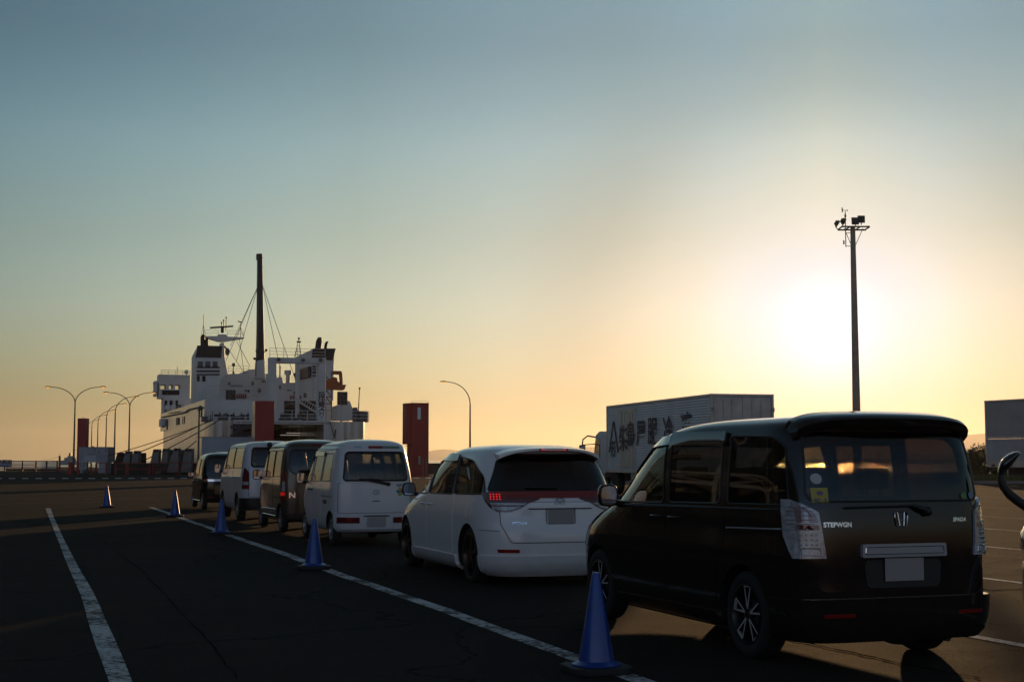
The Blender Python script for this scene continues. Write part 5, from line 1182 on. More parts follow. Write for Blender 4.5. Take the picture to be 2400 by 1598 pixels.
# ---------------------------------------------------------------- refrigerated truck
truck_w = mat('off white truck panel', (.7, .69, .69), .5, var=.15, vscale=1); alu = mat('dull aluminium door', (.55, .51, .47), .4, metal=.2, var=.25, vscale=2)
tr_dark = mat('dark sign writing', (.045, .03, .06), .6)
def ribbed():
    m = bpy.data.materials.new('ribbed truck side'); m.use_nodes = True; n = m.node_tree; b = n.nodes['Principled BSDF']; b.inputs['Roughness'].default_value = .45
    t = N(n, 'ShaderNodeTexCoord'); s = N(n, 'ShaderNodeSeparateXYZ'); n.links.new(t.outputs['Object'], s.inputs[0])
    w = N(n, 'ShaderNodeMath', operation='MULTIPLY'); w.inputs[1].default_value = 2*math.pi/.1; n.links.new(s.outputs['Z'], w.inputs[0])
    q = N(n, 'ShaderNodeMath', operation='SINE'); n.links.new(w.outputs[0], q.inputs[0]); bp = N(n, 'ShaderNodeBump'); bp.inputs['Strength'].default_value = .6; bp.inputs['Distance'].default_value = .012
    n.links.new(q.outputs[0], bp.inputs['Height']); n.links.new(bp.outputs[0], b.inputs['Normal'])
    nz = N(n, 'ShaderNodeTexNoise'); nz.inputs['Scale'].default_value = .9; nz.inputs['Detail'].default_value = 6; n.links.new(t.outputs['Object'], nz.inputs['Vector'])
    r_ = ramp(n, nz.outputs['Fac'], [(.3, (.62, .60, .60)), (.7, (.76, .74, .74))], 'LINEAR'); n.links.new(r_.outputs[0], b.inputs['Base Color']); return m
rib = ribbed(); Y0 = 52.0; A = D(1668, 922, Y0); TH = A.z; psi = R(14.2)
r = empty('box_truck', (A.x, Y0, 0), psi); LB, WB = 12.4, 2.42; zb = 1.02    # origin: rear left corner; x right, y forward
b = MB(); b.box(0, WB, 0.06, LB, zb, TH-.04); b.build('cargo_box', rib, r)
b = MB(); b.box(-.03, .06, -.02, .10, zb-.05, TH); b.box(WB-.06, WB+.03, -.02, .10, zb-.05, TH); b.box(.06, WB-.06, -.01, .1, TH-.1, TH-.003); b.box(-.02, .05, .1, LB, TH-.09, TH-.002); b.box(-.02, .05, .1, LB, zb-.06, zb+.05); b.box(-.02, .06, LB-.05, LB+.02, zb, TH-.05); b.box(0, WB, .1, LB, TH-.045, TH-.01); b.build('box_frame', alu, r, bevel=.008)
for i in range(2):
    x0 = .08+i*(WB-.16)/2; b = MB(); b.box(x0+.01, x0+(WB-.16)/2-.01, .02, .055, zb+.02, TH-.12)
    for q in (.38, .72): b.bar((x0+q, -.005, zb+.1), (x0+q, -.005, TH-.2), .017, 6)
    b.build('rear_door', alu, r, bevel=.004)
for i in range(4):
    for x in (.02, WB-.02): b = MB(); b.box(x-.07, x+.07, -.04, -.022, TH-.65-i*.75, TH-.5-i*.75); b.build('door_hinge', galv, r)
ys0, ys1 = LB-3.9, LB-1.85
for i in range(2):
    y0 = ys0+i*(ys1-ys0)/2; b = MB(); b.box(-.025, -.003, y0+.02, y0+(ys1-ys0)/2-.02, zb+.15, TH-.35)
    for q in (.3, .7): b.bar((-.035, y0+q, zb+.2), (-.035, y0+q, TH-.4), .014, 6)
    b.build('side_door', alu, r, bevel=.004)
b = MB(); b.box(-.035, -.002, ys0-.07, ys1+.07, TH-.35, TH-.27); b.build('door_header', alu, r)
side = lambda y, z: (lambda a, h, y=y, z=z: Vector((-.045, y-a, z+h)))
b = MB(); yl = LB-1.0; zl = 2.2
for s_ in (-1, 1): b.prism([(-s_*0.06, 1.0), (s_*.13, 1.0), (s_*.72, -.35), (s_*.52, -.35)], lambda a, h, d: Vector((-.012+d, yl-a, zl+h)), 0, -.004)
b.build('logo_roof', tr_dark, r); sign_text('lettering', '形', .78, side(yl, zl-.25), tr_dark, r, 0, .02)
for i, (ch, y, z) in enumerate((('柴', LB-2.4, 2.35), ('島', LB-3.4, 2.5), ('屋', LB-4.7, 2.55), ('服', LB-6.1, 2.62), ('冷', LB-7.9, 2.6), ('凍', LB-9.9, 2.7))):
    sign_text('lettering', ch, 1.15, side(y, z), tr_dark, r, 0, .025)
cy = LB+.35; b = MB()   # cab
prof = [(cy, .95), (cy, 2.62), (cy+.25, 2.78), (cy+.9, 2.82), (cy+1.45, 2.66), (cy+1.72, 1.9), (cy+1.8, 1.2), (cy+1.8, .55), (cy+.9, .55)]
b.prism(prof, lambda a, h, d: Vector((d, a, h)), .03, WB-.03); cab = b.build('cab', truck_w, r, bevel=.06, smooth=40)
b = MB(); b.prism([(cy+.75, 1.65), (cy+1.62, 1.55), (cy+1.42, 2.45), (cy+.75, 2.5)], lambda a, h, d: Vector((d, a, h)), .015, .028); b.build('side_window', mat('cab side glass', (.02, .03, .03), .06, spec=.8), cab)
b = MB(); b.prism([(cy+1.0, .95), (cy+1.6, .95), (cy+1.55, 1.42), (cy+1.0, 1.5)], lambda a, h, d: Vector((d, a, h)), .015, .028); b.build('lower_window', MATS['cab side glass'], cab)
b = MB(); b.box(.3, WB-.3, cy+1.62, cy+1.66, 1.75, 2.5); b.build('windscreen', MATS['cab side glass'], cab)
b = MB(); b.tube([(.1, cy+1.5, 2.55), (-.25, cy+1.75, 2.62), (-.42, cy+1.95, 2.45), (-.45, cy+1.95, 2.2)], .035, 8); b.tube([(.05, cy+1.6, 1.3), (-.3, cy+1.85, 1.35), (-.42, cy+1.95, 1.5)], .022, 6); b.tube([(.1, cy+1.5, 2.25), (-.42, cy+1.95, 2.2)], .025, 6)
ma = b.build('mirror_arm', black_plastic, cab, smooth=50)
b = MB(); b.box(-.60, -.30, cy+1.9, cy+2.0, 1.45, 2.2); b.build('wing_mirror', black_plastic, r, bevel=.04, smooth=40); b = MB(); b.box(-.57, -.33, cy+1.889, cy+1.896, 1.5, 2.15); b.build('mirror_glass', mirror_glass, ma)
b = MB(); b.ball((.5, cy+1.0, 2.88), .07); b.build('marker_lamp', mat('amber lamp', (.5, .15, .02), .3), cab); b = MB(); b.box(.2, WB-.2, LB+.02, LB+.33, 2.2, 3.2); b.build('cooling_unit', truck_w, r, bevel=.04)
b = MB(); b.box(.75, .95, .2, cy+1.5, .72, 1.0); b.box(WB-.95, WB-.75, .2, cy+1.5, .72, 1.0); b.build('chassis', dark_steel, r)
b = MB(); b.box(.02, .07, 3.2, LB-3.2, .45, .95); b.build('side_guard', galv, r)
b = MB(); b.box(.08, WB-.08, -.1, .1, .5, .66); b.build('rear_bumper', galv, r, bevel=.01)
for x in (.02, WB-.62+.0):
    for y in (1.6, 2.8, LB-.8, cy+.9):
        b = MB(); b.lathe([(.22, .02), (.30, 0), (.46, 0), (.50, .05), (.50, .26), (.46, .3), (.2, .3)], 28, lambda a, c_, d, x=x, y=y: (x+.1+d, y+a, .5+c_)); o = b.build('wheel', rubber, r, smooth=40)
        b = MB(); b.lathe([(.02, .05), (.12, .03), (.2, .07), (.24, .03), (.24, .2), (.02, .2)], 20, lambda a, c_, d, x=x, y=y: (x+.1+d, y+a, .5+c_)); b.build('rim', galv, o, smooth=40)
for x in (.15, WB-.45): b = MB(); b.box(x, x+.3, -.13, -.103, .54, .64); b.build('tail_lamp', red_lens, r)
tag(r, 'long ribbed box truck with dark Japanese characters on its side, behind the black minivan', 'truck')

# ---------------------------------------------------------------- parked trailer at the right edge
A = D(2308, 939.5, 55); psi = R(24); r = empty('trailer', (A.x, 55, 0), psi); TT = A.z; WT, LT = 2.45, 11.5   # origin front left; runs back (-y)
z1 = D(2308, 1026, 55).z; zb = D(2308, 1086, 55).z; pan = mat('grey trailer panel', (.36, .35, .36), .5, var=.2, vscale=1.2); pan2 = mat('paler trailer gate', (.42, .43, .45), .5, var=.2, vscale=1.2)
b = MB(); b.box(0.02, WT-.02, -LT, 0, z1, TT-.05); b.build('upper_body', pan, r, bevel=.02)
b = MB(); b.box(-.02, WT+.02, -LT-.02, .02, TT-.05, TT+.01); b.box(-.01, .02, -LT, .0, z1-.04, z1+.05); b.box(-.015, .06, -.07, .015, zb, TT-.05); b.build('frame_rail', alu, r, bevel=.01)
L4 = LT/4
for i in range(4): b = MB(); b.box(.015, .06, -(i+1)*L4+.07, -i*L4-.07, zb+.1, z1-.05); b.build('side_gate', pan2, r, bevel=.01)
for i in range(1, 5): b = MB(); b.box(.0, .07, -i*L4-.05, -i*L4+.05, zb+.1, z1-.045); b.build('gate_post', alu, r, bevel=.005)
b = MB(); b.box(.03, WT-.03, -LT, -.03, zb-.14, zb+.095); b.build('floor_frame', alu, r, bevel=.01)
for i in range(8): b = MB(); b.box(-.02, .028, -.35-i*.9-.06, -.35-i*.9+.06, zb-.1, zb-.03); b.build('lashing_ring', dark_steel, r)
b = MB(); b.box(.6, .8, -LT+.3, -.5, zb-.42, zb-.145); b.box(WT-.8, WT-.6, -LT+.3, -.5, zb-.42, zb-.145); b.build('chassis', dark_steel, r)
for x in (.0, WT-.5):
    for y in (-9.9, -8.6): b = MB(); b.lathe([(.22, .02), (.30, 0), (.46, 0), (.50, .05), (.50, .35), (.46, .4), (.2, .4)], 24, lambda a, c_, d, x=x, y=y: (x+.05+d, y+a, .5+c_)); b.build('wheel', rubber, r, smooth=40)
b = MB(); b.box(.5, .62, -4.7, -4.58, 0, zb-.3); b.box(WT-.62, WT-.5, -4.7, -4.58, 0, zb-.3); b.build('landing_leg', dark_steel, r)
tag(r, 'grey high-sided trailer standing without a tractor at the right edge', 'trailer')

# ---------------------------------------------------------------- green strip, bushes
soil = mat('grassy verge soil', (.06, .055, .03), .95, bump=.5, bscale=6, var=.4, vscale=.6)
b = MB(); b.box(6, 150, 91.5, 146, 0, .16); verge = structure(b.build('verge', soil, bevel=.03))
kerb = MB(); kerb.box(6, 150, 91.2, 91.497, 0, .19); structure(kerb.build('kerb', concrete))
g1 = mat('verge grass', (.085, .11, .03), .9, var=.4, vscale=.5)
g_trans = g1.node_tree.nodes['Principled BSDF']; g_trans.inputs['Subsurface Weight'].default_value = 0
random.seed(11); b = MB()
for i in range(26000):
    y = 91.7+random.random()**1.8*40; x = random.uniform(y*.27, y*.44) if random.random() < .75 else random.uniform(7, 60); h = random.uniform(.12, .42)*(1.4 if random.random() < .1 else 1); a = random.uniform(0, 6.3); w = .03; l = random.uniform(-.15, .15)
    ca, sa = math.cos(a)*w, math.sin(a)*w; b.add([(x-ca, y-sa, .15), (x+ca, y+sa, .15), (x+l, y+l*.5, .15+h)], [(0, 1, 2)])
stuff(b.build('grass', g1, fix=False)); bpy.data.objects['grass']['label'] = 'rough green grass growing on the verge'
leaf1 = mat('bush leaf', (.05, .065, .025), .7, var=.5, vscale=1.5); bark = mat('bush bark', (.05, .04, .03), .9)
def bush(u, Y, h, w, label, seed):
    random.seed(seed); p = G(u, 1078+F*1.5/Y); r = empty('bush', (D(u, 1100, Y).x, Y, .15)); b = MB()
    for i in range(5):
        a = i*1.26+random.random()*.5; b.tube([(0.05*math.cos(a), .05*math.sin(a), 0), (w*.12*math.cos(a), w*.12*math.sin(a), h*.35), (w*.3*math.cos(a), w*.3*math.sin(a), h*.75)], [.07, .05, .02], 6)
    b.build('trunk', bark, r); b = MB(); cl = []
    for i in range(46):
        a = random.uniform(0, 6.28); q = random.random()**.5*.42; z = random.uniform(.28, .92); k2 = math.sin(math.pi*min(1, z*.95))**.5; cl.append((math.cos(a)*w*q*k2, math.sin(a)*w*q*k2, z*h, random.uniform(.16, .3)*w*.6))
    for (cx, cy_, cz, cr_) in cl:
        for i in range(150):
            d = Vector((random.gauss(0, 1), random.gauss(0, 1), random.gauss(0, .8))); d.normalize(); q = cr_*random.uniform(.6, 1.1); c0 = Vector((cx, cy_, cz))+d*q; s = random.uniform(.045, .09); e = Vector((random.gauss(0, 1), random.gauss(0, 1), random.gauss(0, 1))).normalized(); f_ = e.cross(d)
            f_ = f_.normalized() if f_.length > .01 else Vector((0, 0, 1)); b.add([c0-e*s, c0+f_*s*.6, c0+e*s, c0-f_*s*.6], [(0, 1, 2, 3)])
    b.build('crown', leaf1, r, fix=False); tag(r, label, 'bush', 'bushes on the verge'); return r
bush(2304, 98, 2.25, 3.0, 'dense round bush on the verge just left of the parked trailer', 1)
bush(2348, 101, 1.9, 2.4, 'lower bush half hidden under the parked trailer body', 2)
bush(2385, 97, 2.0, 2.6, 'bush seen under the trailer at the right edge', 3)
bush(2430, 99, 2.1, 2.6, 'bush on the verge just outside the right edge', 4)
b = MB(); p = D(2362, 1098, 96); b.bar((p.x, 96, .1), (p.x, 96, p.z), .03, 8); b.box(p.x-.12, p.x+.12, 95.95, 96, p.z-.02, p.z+.18); tag(b.build('marker_post', mat('white post paint', (.55, .55, .55), .6)), 'thin white post with a small plate on the grass verge', 'post')

# ---------------------------------------------------------------- motorcycle cut by the right edge
p = G(2462, 1546); r = empty('motorcycle', (p.x, p.y, 0), R(-18)); mc = mat('light blue fender paint', (.16, .26, .33), .25, coat=1); mcb = mat('black motorcycle paint', (.012, .012, .013), .25, coat=1)
fnw = lambda cy_: (lambda a, c_, d: (d, cy_+a, .31+c_))
for cy_, nm in ((0, 'wheel'), (1.45, 'wheel')):
    b = MB(); b.lathe([(.21, -.05), (.25, -.065), (.29, -.055), (.31, -.02), (.31, .02), (.29, .055), (.25, .065), (.21, .05)], 36, fnw(cy_), close=True); o = b.build('wheel', rubber, r, smooth=50)
    b = MB(); b.lathe([(.03, -.05), (.06, -.06), (.06, .06), (.03, .05)], 16, fnw(cy_), close=True)
    for i in range(9): a = i*2*math.pi/9; b.bar((0, cy_+.05*math.cos(a), .31+.05*math.sin(a)), (0, cy_+.215*math.cos(a), .31+.215*math.sin(a)), .008, 5)
    b.build('rim', galv, o)
b = MB(); secs = []
for t in np.linspace(-.15, 1.25, 14):
    a = math.pi*(t*.72+.05); c0 = Vector((0, -.40*math.cos(a)*-1, .31+.40*math.sin(a))); secs.append([c0+Vector((math.cos(q)*.11, 0, 0))+Vector((0, -math.cos(a)*-1, math.sin(a))).normalized()*math.sin(q)*.06 for q in np.linspace(0, math.pi, 7)])
vs = [q for s_ in secs for q in s_]; b.add(vs, [(i*7+j, i*7+j+1, (i+1)*7+j+1, (i+1)*7+j) for i in range(13) for j in range(6)]); b.build('fender', mc, r, smooth=60)
b = MB(); b.prism([(-.26, .08), (.30, .10), (.34, .44), (.10, .52), (-.26, .50)], lambda a, h, d: Vector((d, a, h)), -.13, -.075); b.prism([(-.26, .08), (.30, .10), (.34, .44), (.10, .52), (-.26, .50)], lambda a, h, d: Vector((d, a, h)), .075, .13); b.build('side_cowl', mc, r, bevel=.03, smooth=50)
b = MB()
for x in (-.12, .12):
    pts = []
    for i in range(90): a = i*2*math.pi/9; t = i/89; pts.append((x+.03*math.cos(a), .16+.07*t+.03*math.sin(a), .52+.26*t))
    b.tube(pts, .006, 5)
b.build('spring', chrome, r); b = MB()
for x in (-.12, .12): b.bar((x, .13, .45), (x, .32, 1.02), .02, 10); b.bar((x, .0, .31), (x, .15, .5), .03, 10)
b.bar((-.14, .30, .95), (.14, .30, .95), .03, 8); b.build('fork', galv, r, smooth=50)
b = MB(); b.ball((0, .75, .86), .22, 16, 10, (.8, 1.5, .75)); b.build('fuel_tank', mc, r, smooth=60); b = MB(); b.ball((0, 1.25, .78), .2, 14, 8, (.8, 1.7, .4)); b.build('seat', seat_cloth, r, smooth=60)
b = MB(); b.box(-.16, .16, .5, 1.05, .3, .68); b.build('engine', dark_steel, r, bevel=.05); b = MB(); b.bar((0, .35, .85), (0, 1.5, .6), .03); b.bar((0, .5, .3), (0, 1.45, .31), .03); b.build('frame', dark_steel, r)
b = MB(); b.tube([(-.14, .50, 1.12), (-.1, .42, 1.12), (-.06, .34, 1.05), (.08, .34, 1.05), (.3, .42, 1.12), (.42, .55, 1.10)], .016, 8); b.build('handlebar', chrome, r, smooth=50); b = MB(); b.ball((0, .18, .98), .09, 14, 8); b.build('headlight', mcb, r, smooth=60)
Mi = r.matrix_basis.inverted(); P_ = lambda u, v, dy=0: (Matrix.Rotation(-R(-18), 4, 'Z') @ (Vector(D(u, v, p.y+.2+dy))-Vector((p.x, p.y, 0))))
for sgn_ in (1, -1):
    mir = lambda q: Vector((q.x if sgn_ == 1 else -q.x+.1, q.y, q.z))
    b = MB(); pts = [mir(P_(u, v)) for u, v in ((2420, 1200), (2404, 1186), (2385, 1173), (2366, 1158), (2352, 1140), (2346, 1122), (2345, 1108))]; b.tube(pts, [.036, .037, .037, .037, .034, .030, .022], 12)
    b.build('mirror_arm', black_plastic, r, smooth=60)
    b = MB(); cs = [(2345, 1112, .018), (2347, 1103, .030), (2353, 1092, .040), (2361, 1082, .044), (2370, 1073, .038), (2379, 1066, .028), (2388, 1062, .016), (2391, 1062, .005)]
    b.tube([mir(P_(u, v)) for u, v, _ in cs], [q for _, _, q in cs], 14, flat=((0, 1, 0), 2.0)); b.build('rear_view_mirror', mcb, r, smooth=60)
tag(r, 'motorcycle with pale blue fender and a dark curved mirror arm, cut by the right edge', 'motorcycle')

# ---------------------------------------------------------------- unseen neighbour added for its shadow, unseen terminal placed for paint and glass reflections
nb = copy_tree(bpy.data.objects['black_kei_car']); nb.location = (-.15, 27.9, 0); nb.rotation_euler = (0, 0, R(19.2)); nb['label'] = 'unseen small black car added for its shadow in the next lane behind the white minivan'
dw = mat('terminal dark wall', (.045, .043, .04), .6, var=.3, vscale=.2); tg = mat('terminal window band', (.02, .025, .03), .15); twht = mat('terminal white steel', (.4, .4, .4), .5)
r = empty('terminal_building', (-44, -30, 0)); b = MB(); b.box(-18, 0, 0, 117, 0, 13.5); b.build('wall', dw, r)
b = MB(); b.box(-18.4, 1.6, -.4, 117.4, 13.503, 14.1); b.build('roof', mat('terminal roof', (.08, .08, .085), .6), r)
for z in (1.2, 5.4, 9.6): b = MB(); b.box(.003, .08, 1, 116, z, z+2.2); b.build('window_band', tg, r)
b = MB()
for i in range(18):
    y = 3+i*6.6; b.box(1.2, 1.5, y, y+.3, 0, 13.5)
    y2_ = y+6.6
    if i < 17: b.bar((1.35, y, 4.4), (1.35, y2_, 5.3), .09, 5); b.bar((1.35, y, 5.3), (1.35, y2_, 4.4), .09, 5)
b.box(1.25, 1.45, 3, 115, 4.3, 4.5); b.box(1.25, 1.45, 3, 115, 5.2, 5.4); b.build('canopy_truss', twht, r)
tag(r, 'long dark ferry terminal with a white truss, unseen left of the lot, placed for reflections', 'building')

# ================================================================ the ferry
ship_w = mat('white ship paint', (.62, .62, .61), .5, var=.16, vscale=.35)
def rusty_white():
    m = bpy.data.materials.new('streaked white hull'); m.use_nodes = True; n = m.node_tree; b = n.nodes['Principled BSDF']; b.inputs['Roughness'].default_value = .22; b.inputs['Coat Weight'].default_value = .8; b.inputs['Coat Roughness'].default_value = .25
    t = N(n, 'ShaderNodeTexCoord'); mp = N(n, 'ShaderNodeMapping'); mp.inputs['Scale'].default_value = (1, 1, .06); n.links.new(t.outputs['Object'], mp.inputs[0])
    a = N(n, 'ShaderNodeTexNoise'); a.inputs['Scale'].default_value = 1.6; a.inputs['Detail'].default_value = 6; n.links.new(mp.outputs[0], a.inputs['Vector'])
    s = N(n, 'ShaderNodeSeparateXYZ'); n.links.new(t.outputs['Object'], s.inputs[0]); f = N(n, 'ShaderNodeMapRange'); f.inputs[1].default_value = 10; f.inputs[2].default_value = 3; f.inputs[3].default_value = .0; f.inputs[4].default_value = .16; n.links.new(s.outputs['Z'], f.inputs[0])
    ad = N(n, 'ShaderNodeMath', operation='ADD'); n.links.new(a.outputs['Fac'], ad.inputs[0]); n.links.new(f.outputs[0], ad.inputs[1])
    r_ = ramp(n, ad.outputs[0], [(.45, (.66, .65, .63)), (.62, (.48, .44, .38)), (.78, (.24, .18, .13))], 'LINEAR'); n.links.new(r_.outputs[0], b.inputs['Base Color']); return m
hull_m = rusty_white()
navy = mat('dark navy funnel paint', (.012, .010, .03), .45, var=.2, vscale=.5); maroon = mat('dark funnel top paint', (.010, .006, .012), .5, var=.2)
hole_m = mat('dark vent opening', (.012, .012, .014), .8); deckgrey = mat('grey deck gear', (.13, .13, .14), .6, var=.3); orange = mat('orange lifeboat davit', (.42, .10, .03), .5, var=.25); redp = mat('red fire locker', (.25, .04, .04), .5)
shipglass = glass('wheelhouse glass', (.75, .78, .72))
SO = Vector((-31.5, 150, -2)); SR = R(19.0); sx = Vector((math.cos(SR), math.sin(SR), 0)); sy = Vector((-math.sin(SR), math.cos(SR), 0))
ferry = empty('ferry', SO, SR); tag(ferry, 'white car ferry berthed stern-on with two funnels and a tall dark mast', 'ferry')
def px(cx, cy): return 340+cx/2.8, 560+cy/2.8
def S(cx, cy, yl):
    """crop point -> local (x, z) on the athwartships plane y = yl"""
    d = ray(*px(cx, cy)); o = Vector((0, 0, CAM_H)); t = (yl-(o-SO).dot(sy))/d.dot(sy); q = o+d*t-SO; return q.dot(sx), q.z
def Q(cx, cy, xl):
    d = ray(*px(cx, cy)); o = Vector((0, 0, CAM_H)); t = (xl-(o-SO).dot(sx))/d.dot(sx); q = o+d*t-SO; return q.dot(sy), q.z
def plate(b, poly, y0, y1):
    """polygon given in crop coordinates at local depth y0, thickened to y1"""
    b.prism([S(x, y, y0) for x, y in poly], lambda a, h, d: Vector((a, d, h)), y0, y1); return b
def slab(x0, x1, y0, y1, z0, z1, b=None): b = b or MB(); b.box(x0, x1, y0, y1, z0, z1); return b
def rail(b, pts, h=1.0, r=.025, posts=8, levels=3):
    pts = [Vector(p) for p in pts]
    for k in range(1, levels+1): b.tube([p+Vector((0, 0, h*k/levels)) for p in pts], r, 4)
    for i in range(len(pts)-1):
        n = max(1, int((pts[i+1]-pts[i]).length/ (h*1.4)))
        for j in range(n+(i == len(pts)-2)): q = pts[i].lerp(pts[i+1], j/n); b.bar(q, q+Vector((0, 0, h)), r*1.2, 4)
    return b
DZ = S(440, 1190, 0)[1]; BM = S(1470, 1190, 0)[0]; WZ = Q(385, 1055, 0)[1]
# hull: loft of plan outlines, sheer sides with a flare and a pointed bow
def plan(k, z):
    """outline from the stern round port to the bow; k narrows towards the waterline"""
    o = []; y0 = .15*(1-k)*6
    for t in np.linspace(0, 1, 40): pass
    return o
ys = [0, .25, .8, 2, 8, 20, 40, 58, 66, 72, 78, 84, 88]; hws = [.88, .93, .965, 1, 1, 1, 1, .97, .86, .70, .48, .2, .02]
b = MB(); zs = [(-1.5, .90, 0), (0, .95, 0), (2, .985, 0), (DZ-1.2, 1.0, 0), (DZ, 1.0, 0)]; rows = []
for z, k_, _ in zs:
    row = []
    for y, h in zip(ys, hws): hh = h*k_ if y < 60 else h*(k_-.15*(1-z/DZ)); row.append((BM/2-BM/2*hh, y+(0 if y > 60 else 0), z))
    for y, h in list(zip(ys, hws))[::-1]: hh = h*k_ if y < 60 else h*(k_-.15*(1-z/DZ)); row.append((BM/2+BM/2*hh, y, z))
    rows.append(row)
m_ = len(rows[0]); b.v = [p for r_ in rows for p in r_]
for i in range(len(rows)-1):
    for j in range(m_): b.f.append([i*m_+j, i*m_+(j+1) % m_, (i+1)*m_+(j+1) % m_, (i+1)*m_+j]); b.m.append(0)
b.f += [list(range(m_)), list(range((len(rows)-1)*m_, len(rows)*m_))[::-1]]; b.m += [0, 0]
hull = b.build('hull', hull_m, ferry, smooth=30)
# stern opening: recess frame, dark car deck seen through it
x0, z1 = S(838, 1215, -.02); x1, _ = S(1172, 1215, 0)
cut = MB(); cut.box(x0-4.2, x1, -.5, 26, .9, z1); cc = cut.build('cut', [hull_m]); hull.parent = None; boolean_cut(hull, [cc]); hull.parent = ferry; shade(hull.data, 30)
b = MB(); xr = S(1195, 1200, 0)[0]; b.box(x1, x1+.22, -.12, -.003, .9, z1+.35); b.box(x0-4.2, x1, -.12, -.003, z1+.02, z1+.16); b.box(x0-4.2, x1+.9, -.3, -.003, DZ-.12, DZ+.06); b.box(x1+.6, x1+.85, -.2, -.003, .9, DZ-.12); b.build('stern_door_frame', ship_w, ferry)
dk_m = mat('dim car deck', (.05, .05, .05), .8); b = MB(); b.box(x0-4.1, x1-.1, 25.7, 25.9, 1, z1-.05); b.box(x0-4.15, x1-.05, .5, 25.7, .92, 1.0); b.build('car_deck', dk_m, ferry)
for cx, cy, w in ((980, 1272, .9), (950, 1285, 1.1), (1035, 1252, .3), (1105, 1232, .25)):
    xx, zz = S(cx, cy, 14); b = MB(); b.box(xx-w, xx+w, 13.9, 14.1, zz-.06, zz+.02); b.build('deck_lamp', mat('dim deck lamp', (.5, .5, .4), .5, emit=(1, .9, .75), es=.22), ferry)
for ch, cx in (('大', 612), ('函', 672), ('丸', 730)):
    xx, zz = S(cx, 1257, 0); sign_text('ship_name', ch, 1.75, lambda a, h, xx=xx, zz=zz: Vector((xx+a, -.006-.0*a, zz+h)), mat('dark ship lettering', (.03, .03, .06), .5), ferry, 0, .05)
# port side wall above the deck and its windows
b = MB(); b.box(.0, .25, 7.6, 60, DZ, WZ); b.build('side_wall', hull_m, ferry)
b = MB(); b.box(.25, 8.8, 7.6, 7.85, DZ, WZ); b.build('aft_bulkhead', ship_w, ferry)
y60 = Q(97, 1180, -.5)[0]; b = MB(); b.box(-.55, -.003, y60-3.2, y60+.6, Q(97, 1230, -.5)[1], Q(97, 1182, -.5)[1]); b.build('pilot_door_housing', ship_w, ferry)
for cx0, cx1, c0, c1 in ((103, 108, 1190, 1230), (112, 136, 1190, 1238), (140, 151, 1183, 1250), (205, 212, 1172, 1222), (215, 228, 1170, 1220), (246, 250, 1165, 1215), (256, 262, 1163, 1213), (352, 361, 1115, 1170), (367, 376, 1112, 1170)):
    ya, za = Q(cx0, c1, 0); yb, zt_ = Q(cx1, c0, 0); b = MB(); b.box(-.03, -.003, min(ya, yb), max(ya, yb), za, zt_); b.build('window', hole_m, ferry)
b = MB(); pts = [(-.15,)+Q(x, y, -.15) for x, y in ((108, 1170), (260, 1138), (285, 1120), (360, 1102))]; b.tube(pts, .09, 6)
pts = [(-.2,)+Q(x, y, -.2) for x, y in ((150, 1145), (230, 1130))]; b.tube(pts, .05, 5); b.build('side_pipe', deckgrey, ferry)
b = MB(); b.ball((-.4,)+Q(362, 1103, -.4), .2, 10, 6); b.bar((-.4,)+Q(358, 1105, -.4), (-.1,)+Q(366, 1110, -.1), .1); b.build('side_lamp', deckgrey, ferry)
b = MB(); rail(b, [(.2, 8, WZ), (.2, 16, WZ)], 1.0); b.build('side_railing', ship_w, ferry)
# wheelhouse block with through windows (port wing)
yw = 58; xl, zt = S(92, 888, yw); xr_, zb_ = S(296, 1048, yw); r1 = S(296, 888, yw)[0]
b = MB(); za, zc = S(100, 985, yw)[1], S(100, 955, yw)[1]
wx = [S(c, 970, yw)[0] for c in (101, 138, 157, 183, 197, 232)]
y2 = yw+3.2
b.box(xl, r1, yw, y2, zb_, za); b.box(xl, r1, yw, y2, zc, zt)
for a_, c_ in ((xl, wx[0]), (wx[1], wx[2]), (wx[3], wx[4]), (wx[5], r1)): b.box(a_, c_, yw, y2, za, zc)
b.build('wheelhouse', ship_w, ferry)
for i in (0, 2, 4): g = MB(); g.box(wx[i], wx[i+1], yw+.1, yw+.14, za, zc); g.build('wheelhouse_window', shipglass, ferry)
b = MB(); b.box(S(112, 990, yw)[0], S(225, 990, yw)[0], yw-.06, yw-.003, S(100, 1022, yw)[1], S(100, 992, yw)[1]); b.build('lower_window', hole_m, ferry)
b = MB(); b.box(S(65, 940, yw)[0], S(82, 940, yw)[0], yw+.2, yw+2.8, S(70, 1030, yw)[1], S(70, 930, yw)[1]); b.box(S(65, 940, yw)[0]-.1, xl-.003, yw+.2, yw+2.8, S(70, 945, yw)[1], S(70, 940, yw)[1]); b.build('wing_cab', ship_w, ferry)
b = MB(); rail(b, [(xl+.3, yw+.2, zt), (r1, yw+.2, zt)], .65, .025); bx_, bz_ = S(215, 835, yw); b.bar((bx_, yw+.5, zt), (bx_, yw+.5, bz_), .04); b.build('wheelhouse_railing', ship_w, ferry)
b = MB(); q = S(272, 873, yw-2); b.ball((q[0], yw-2, q[1]), .33); b.bar((q[0], yw-2, q[1]-1.0), (q[0], yw-2, q[1]), .08); b.build('satellite_dome', ship_w, ferry, smooth=60)
xa, xb = S(118, 1100, yw)[0], S(296, 1100, yw)[0]; b = MB(); b.box(xa, xb, yw-1, yw+3, WZ-.2, zb_-.003); b.build('deck_house', ship_w, ferry)
for c0, c1 in ((128, 145), (160, 180), (200, 215)): b = MB(); b.box(S(c0, 1100, yw-1)[0], S(c1, 1100, yw-1)[0], yw-1.05, yw-1.003, S(100, 1135, yw)[1], S(100, 1060, yw)[1]); b.build('window', hole_m, ferry)
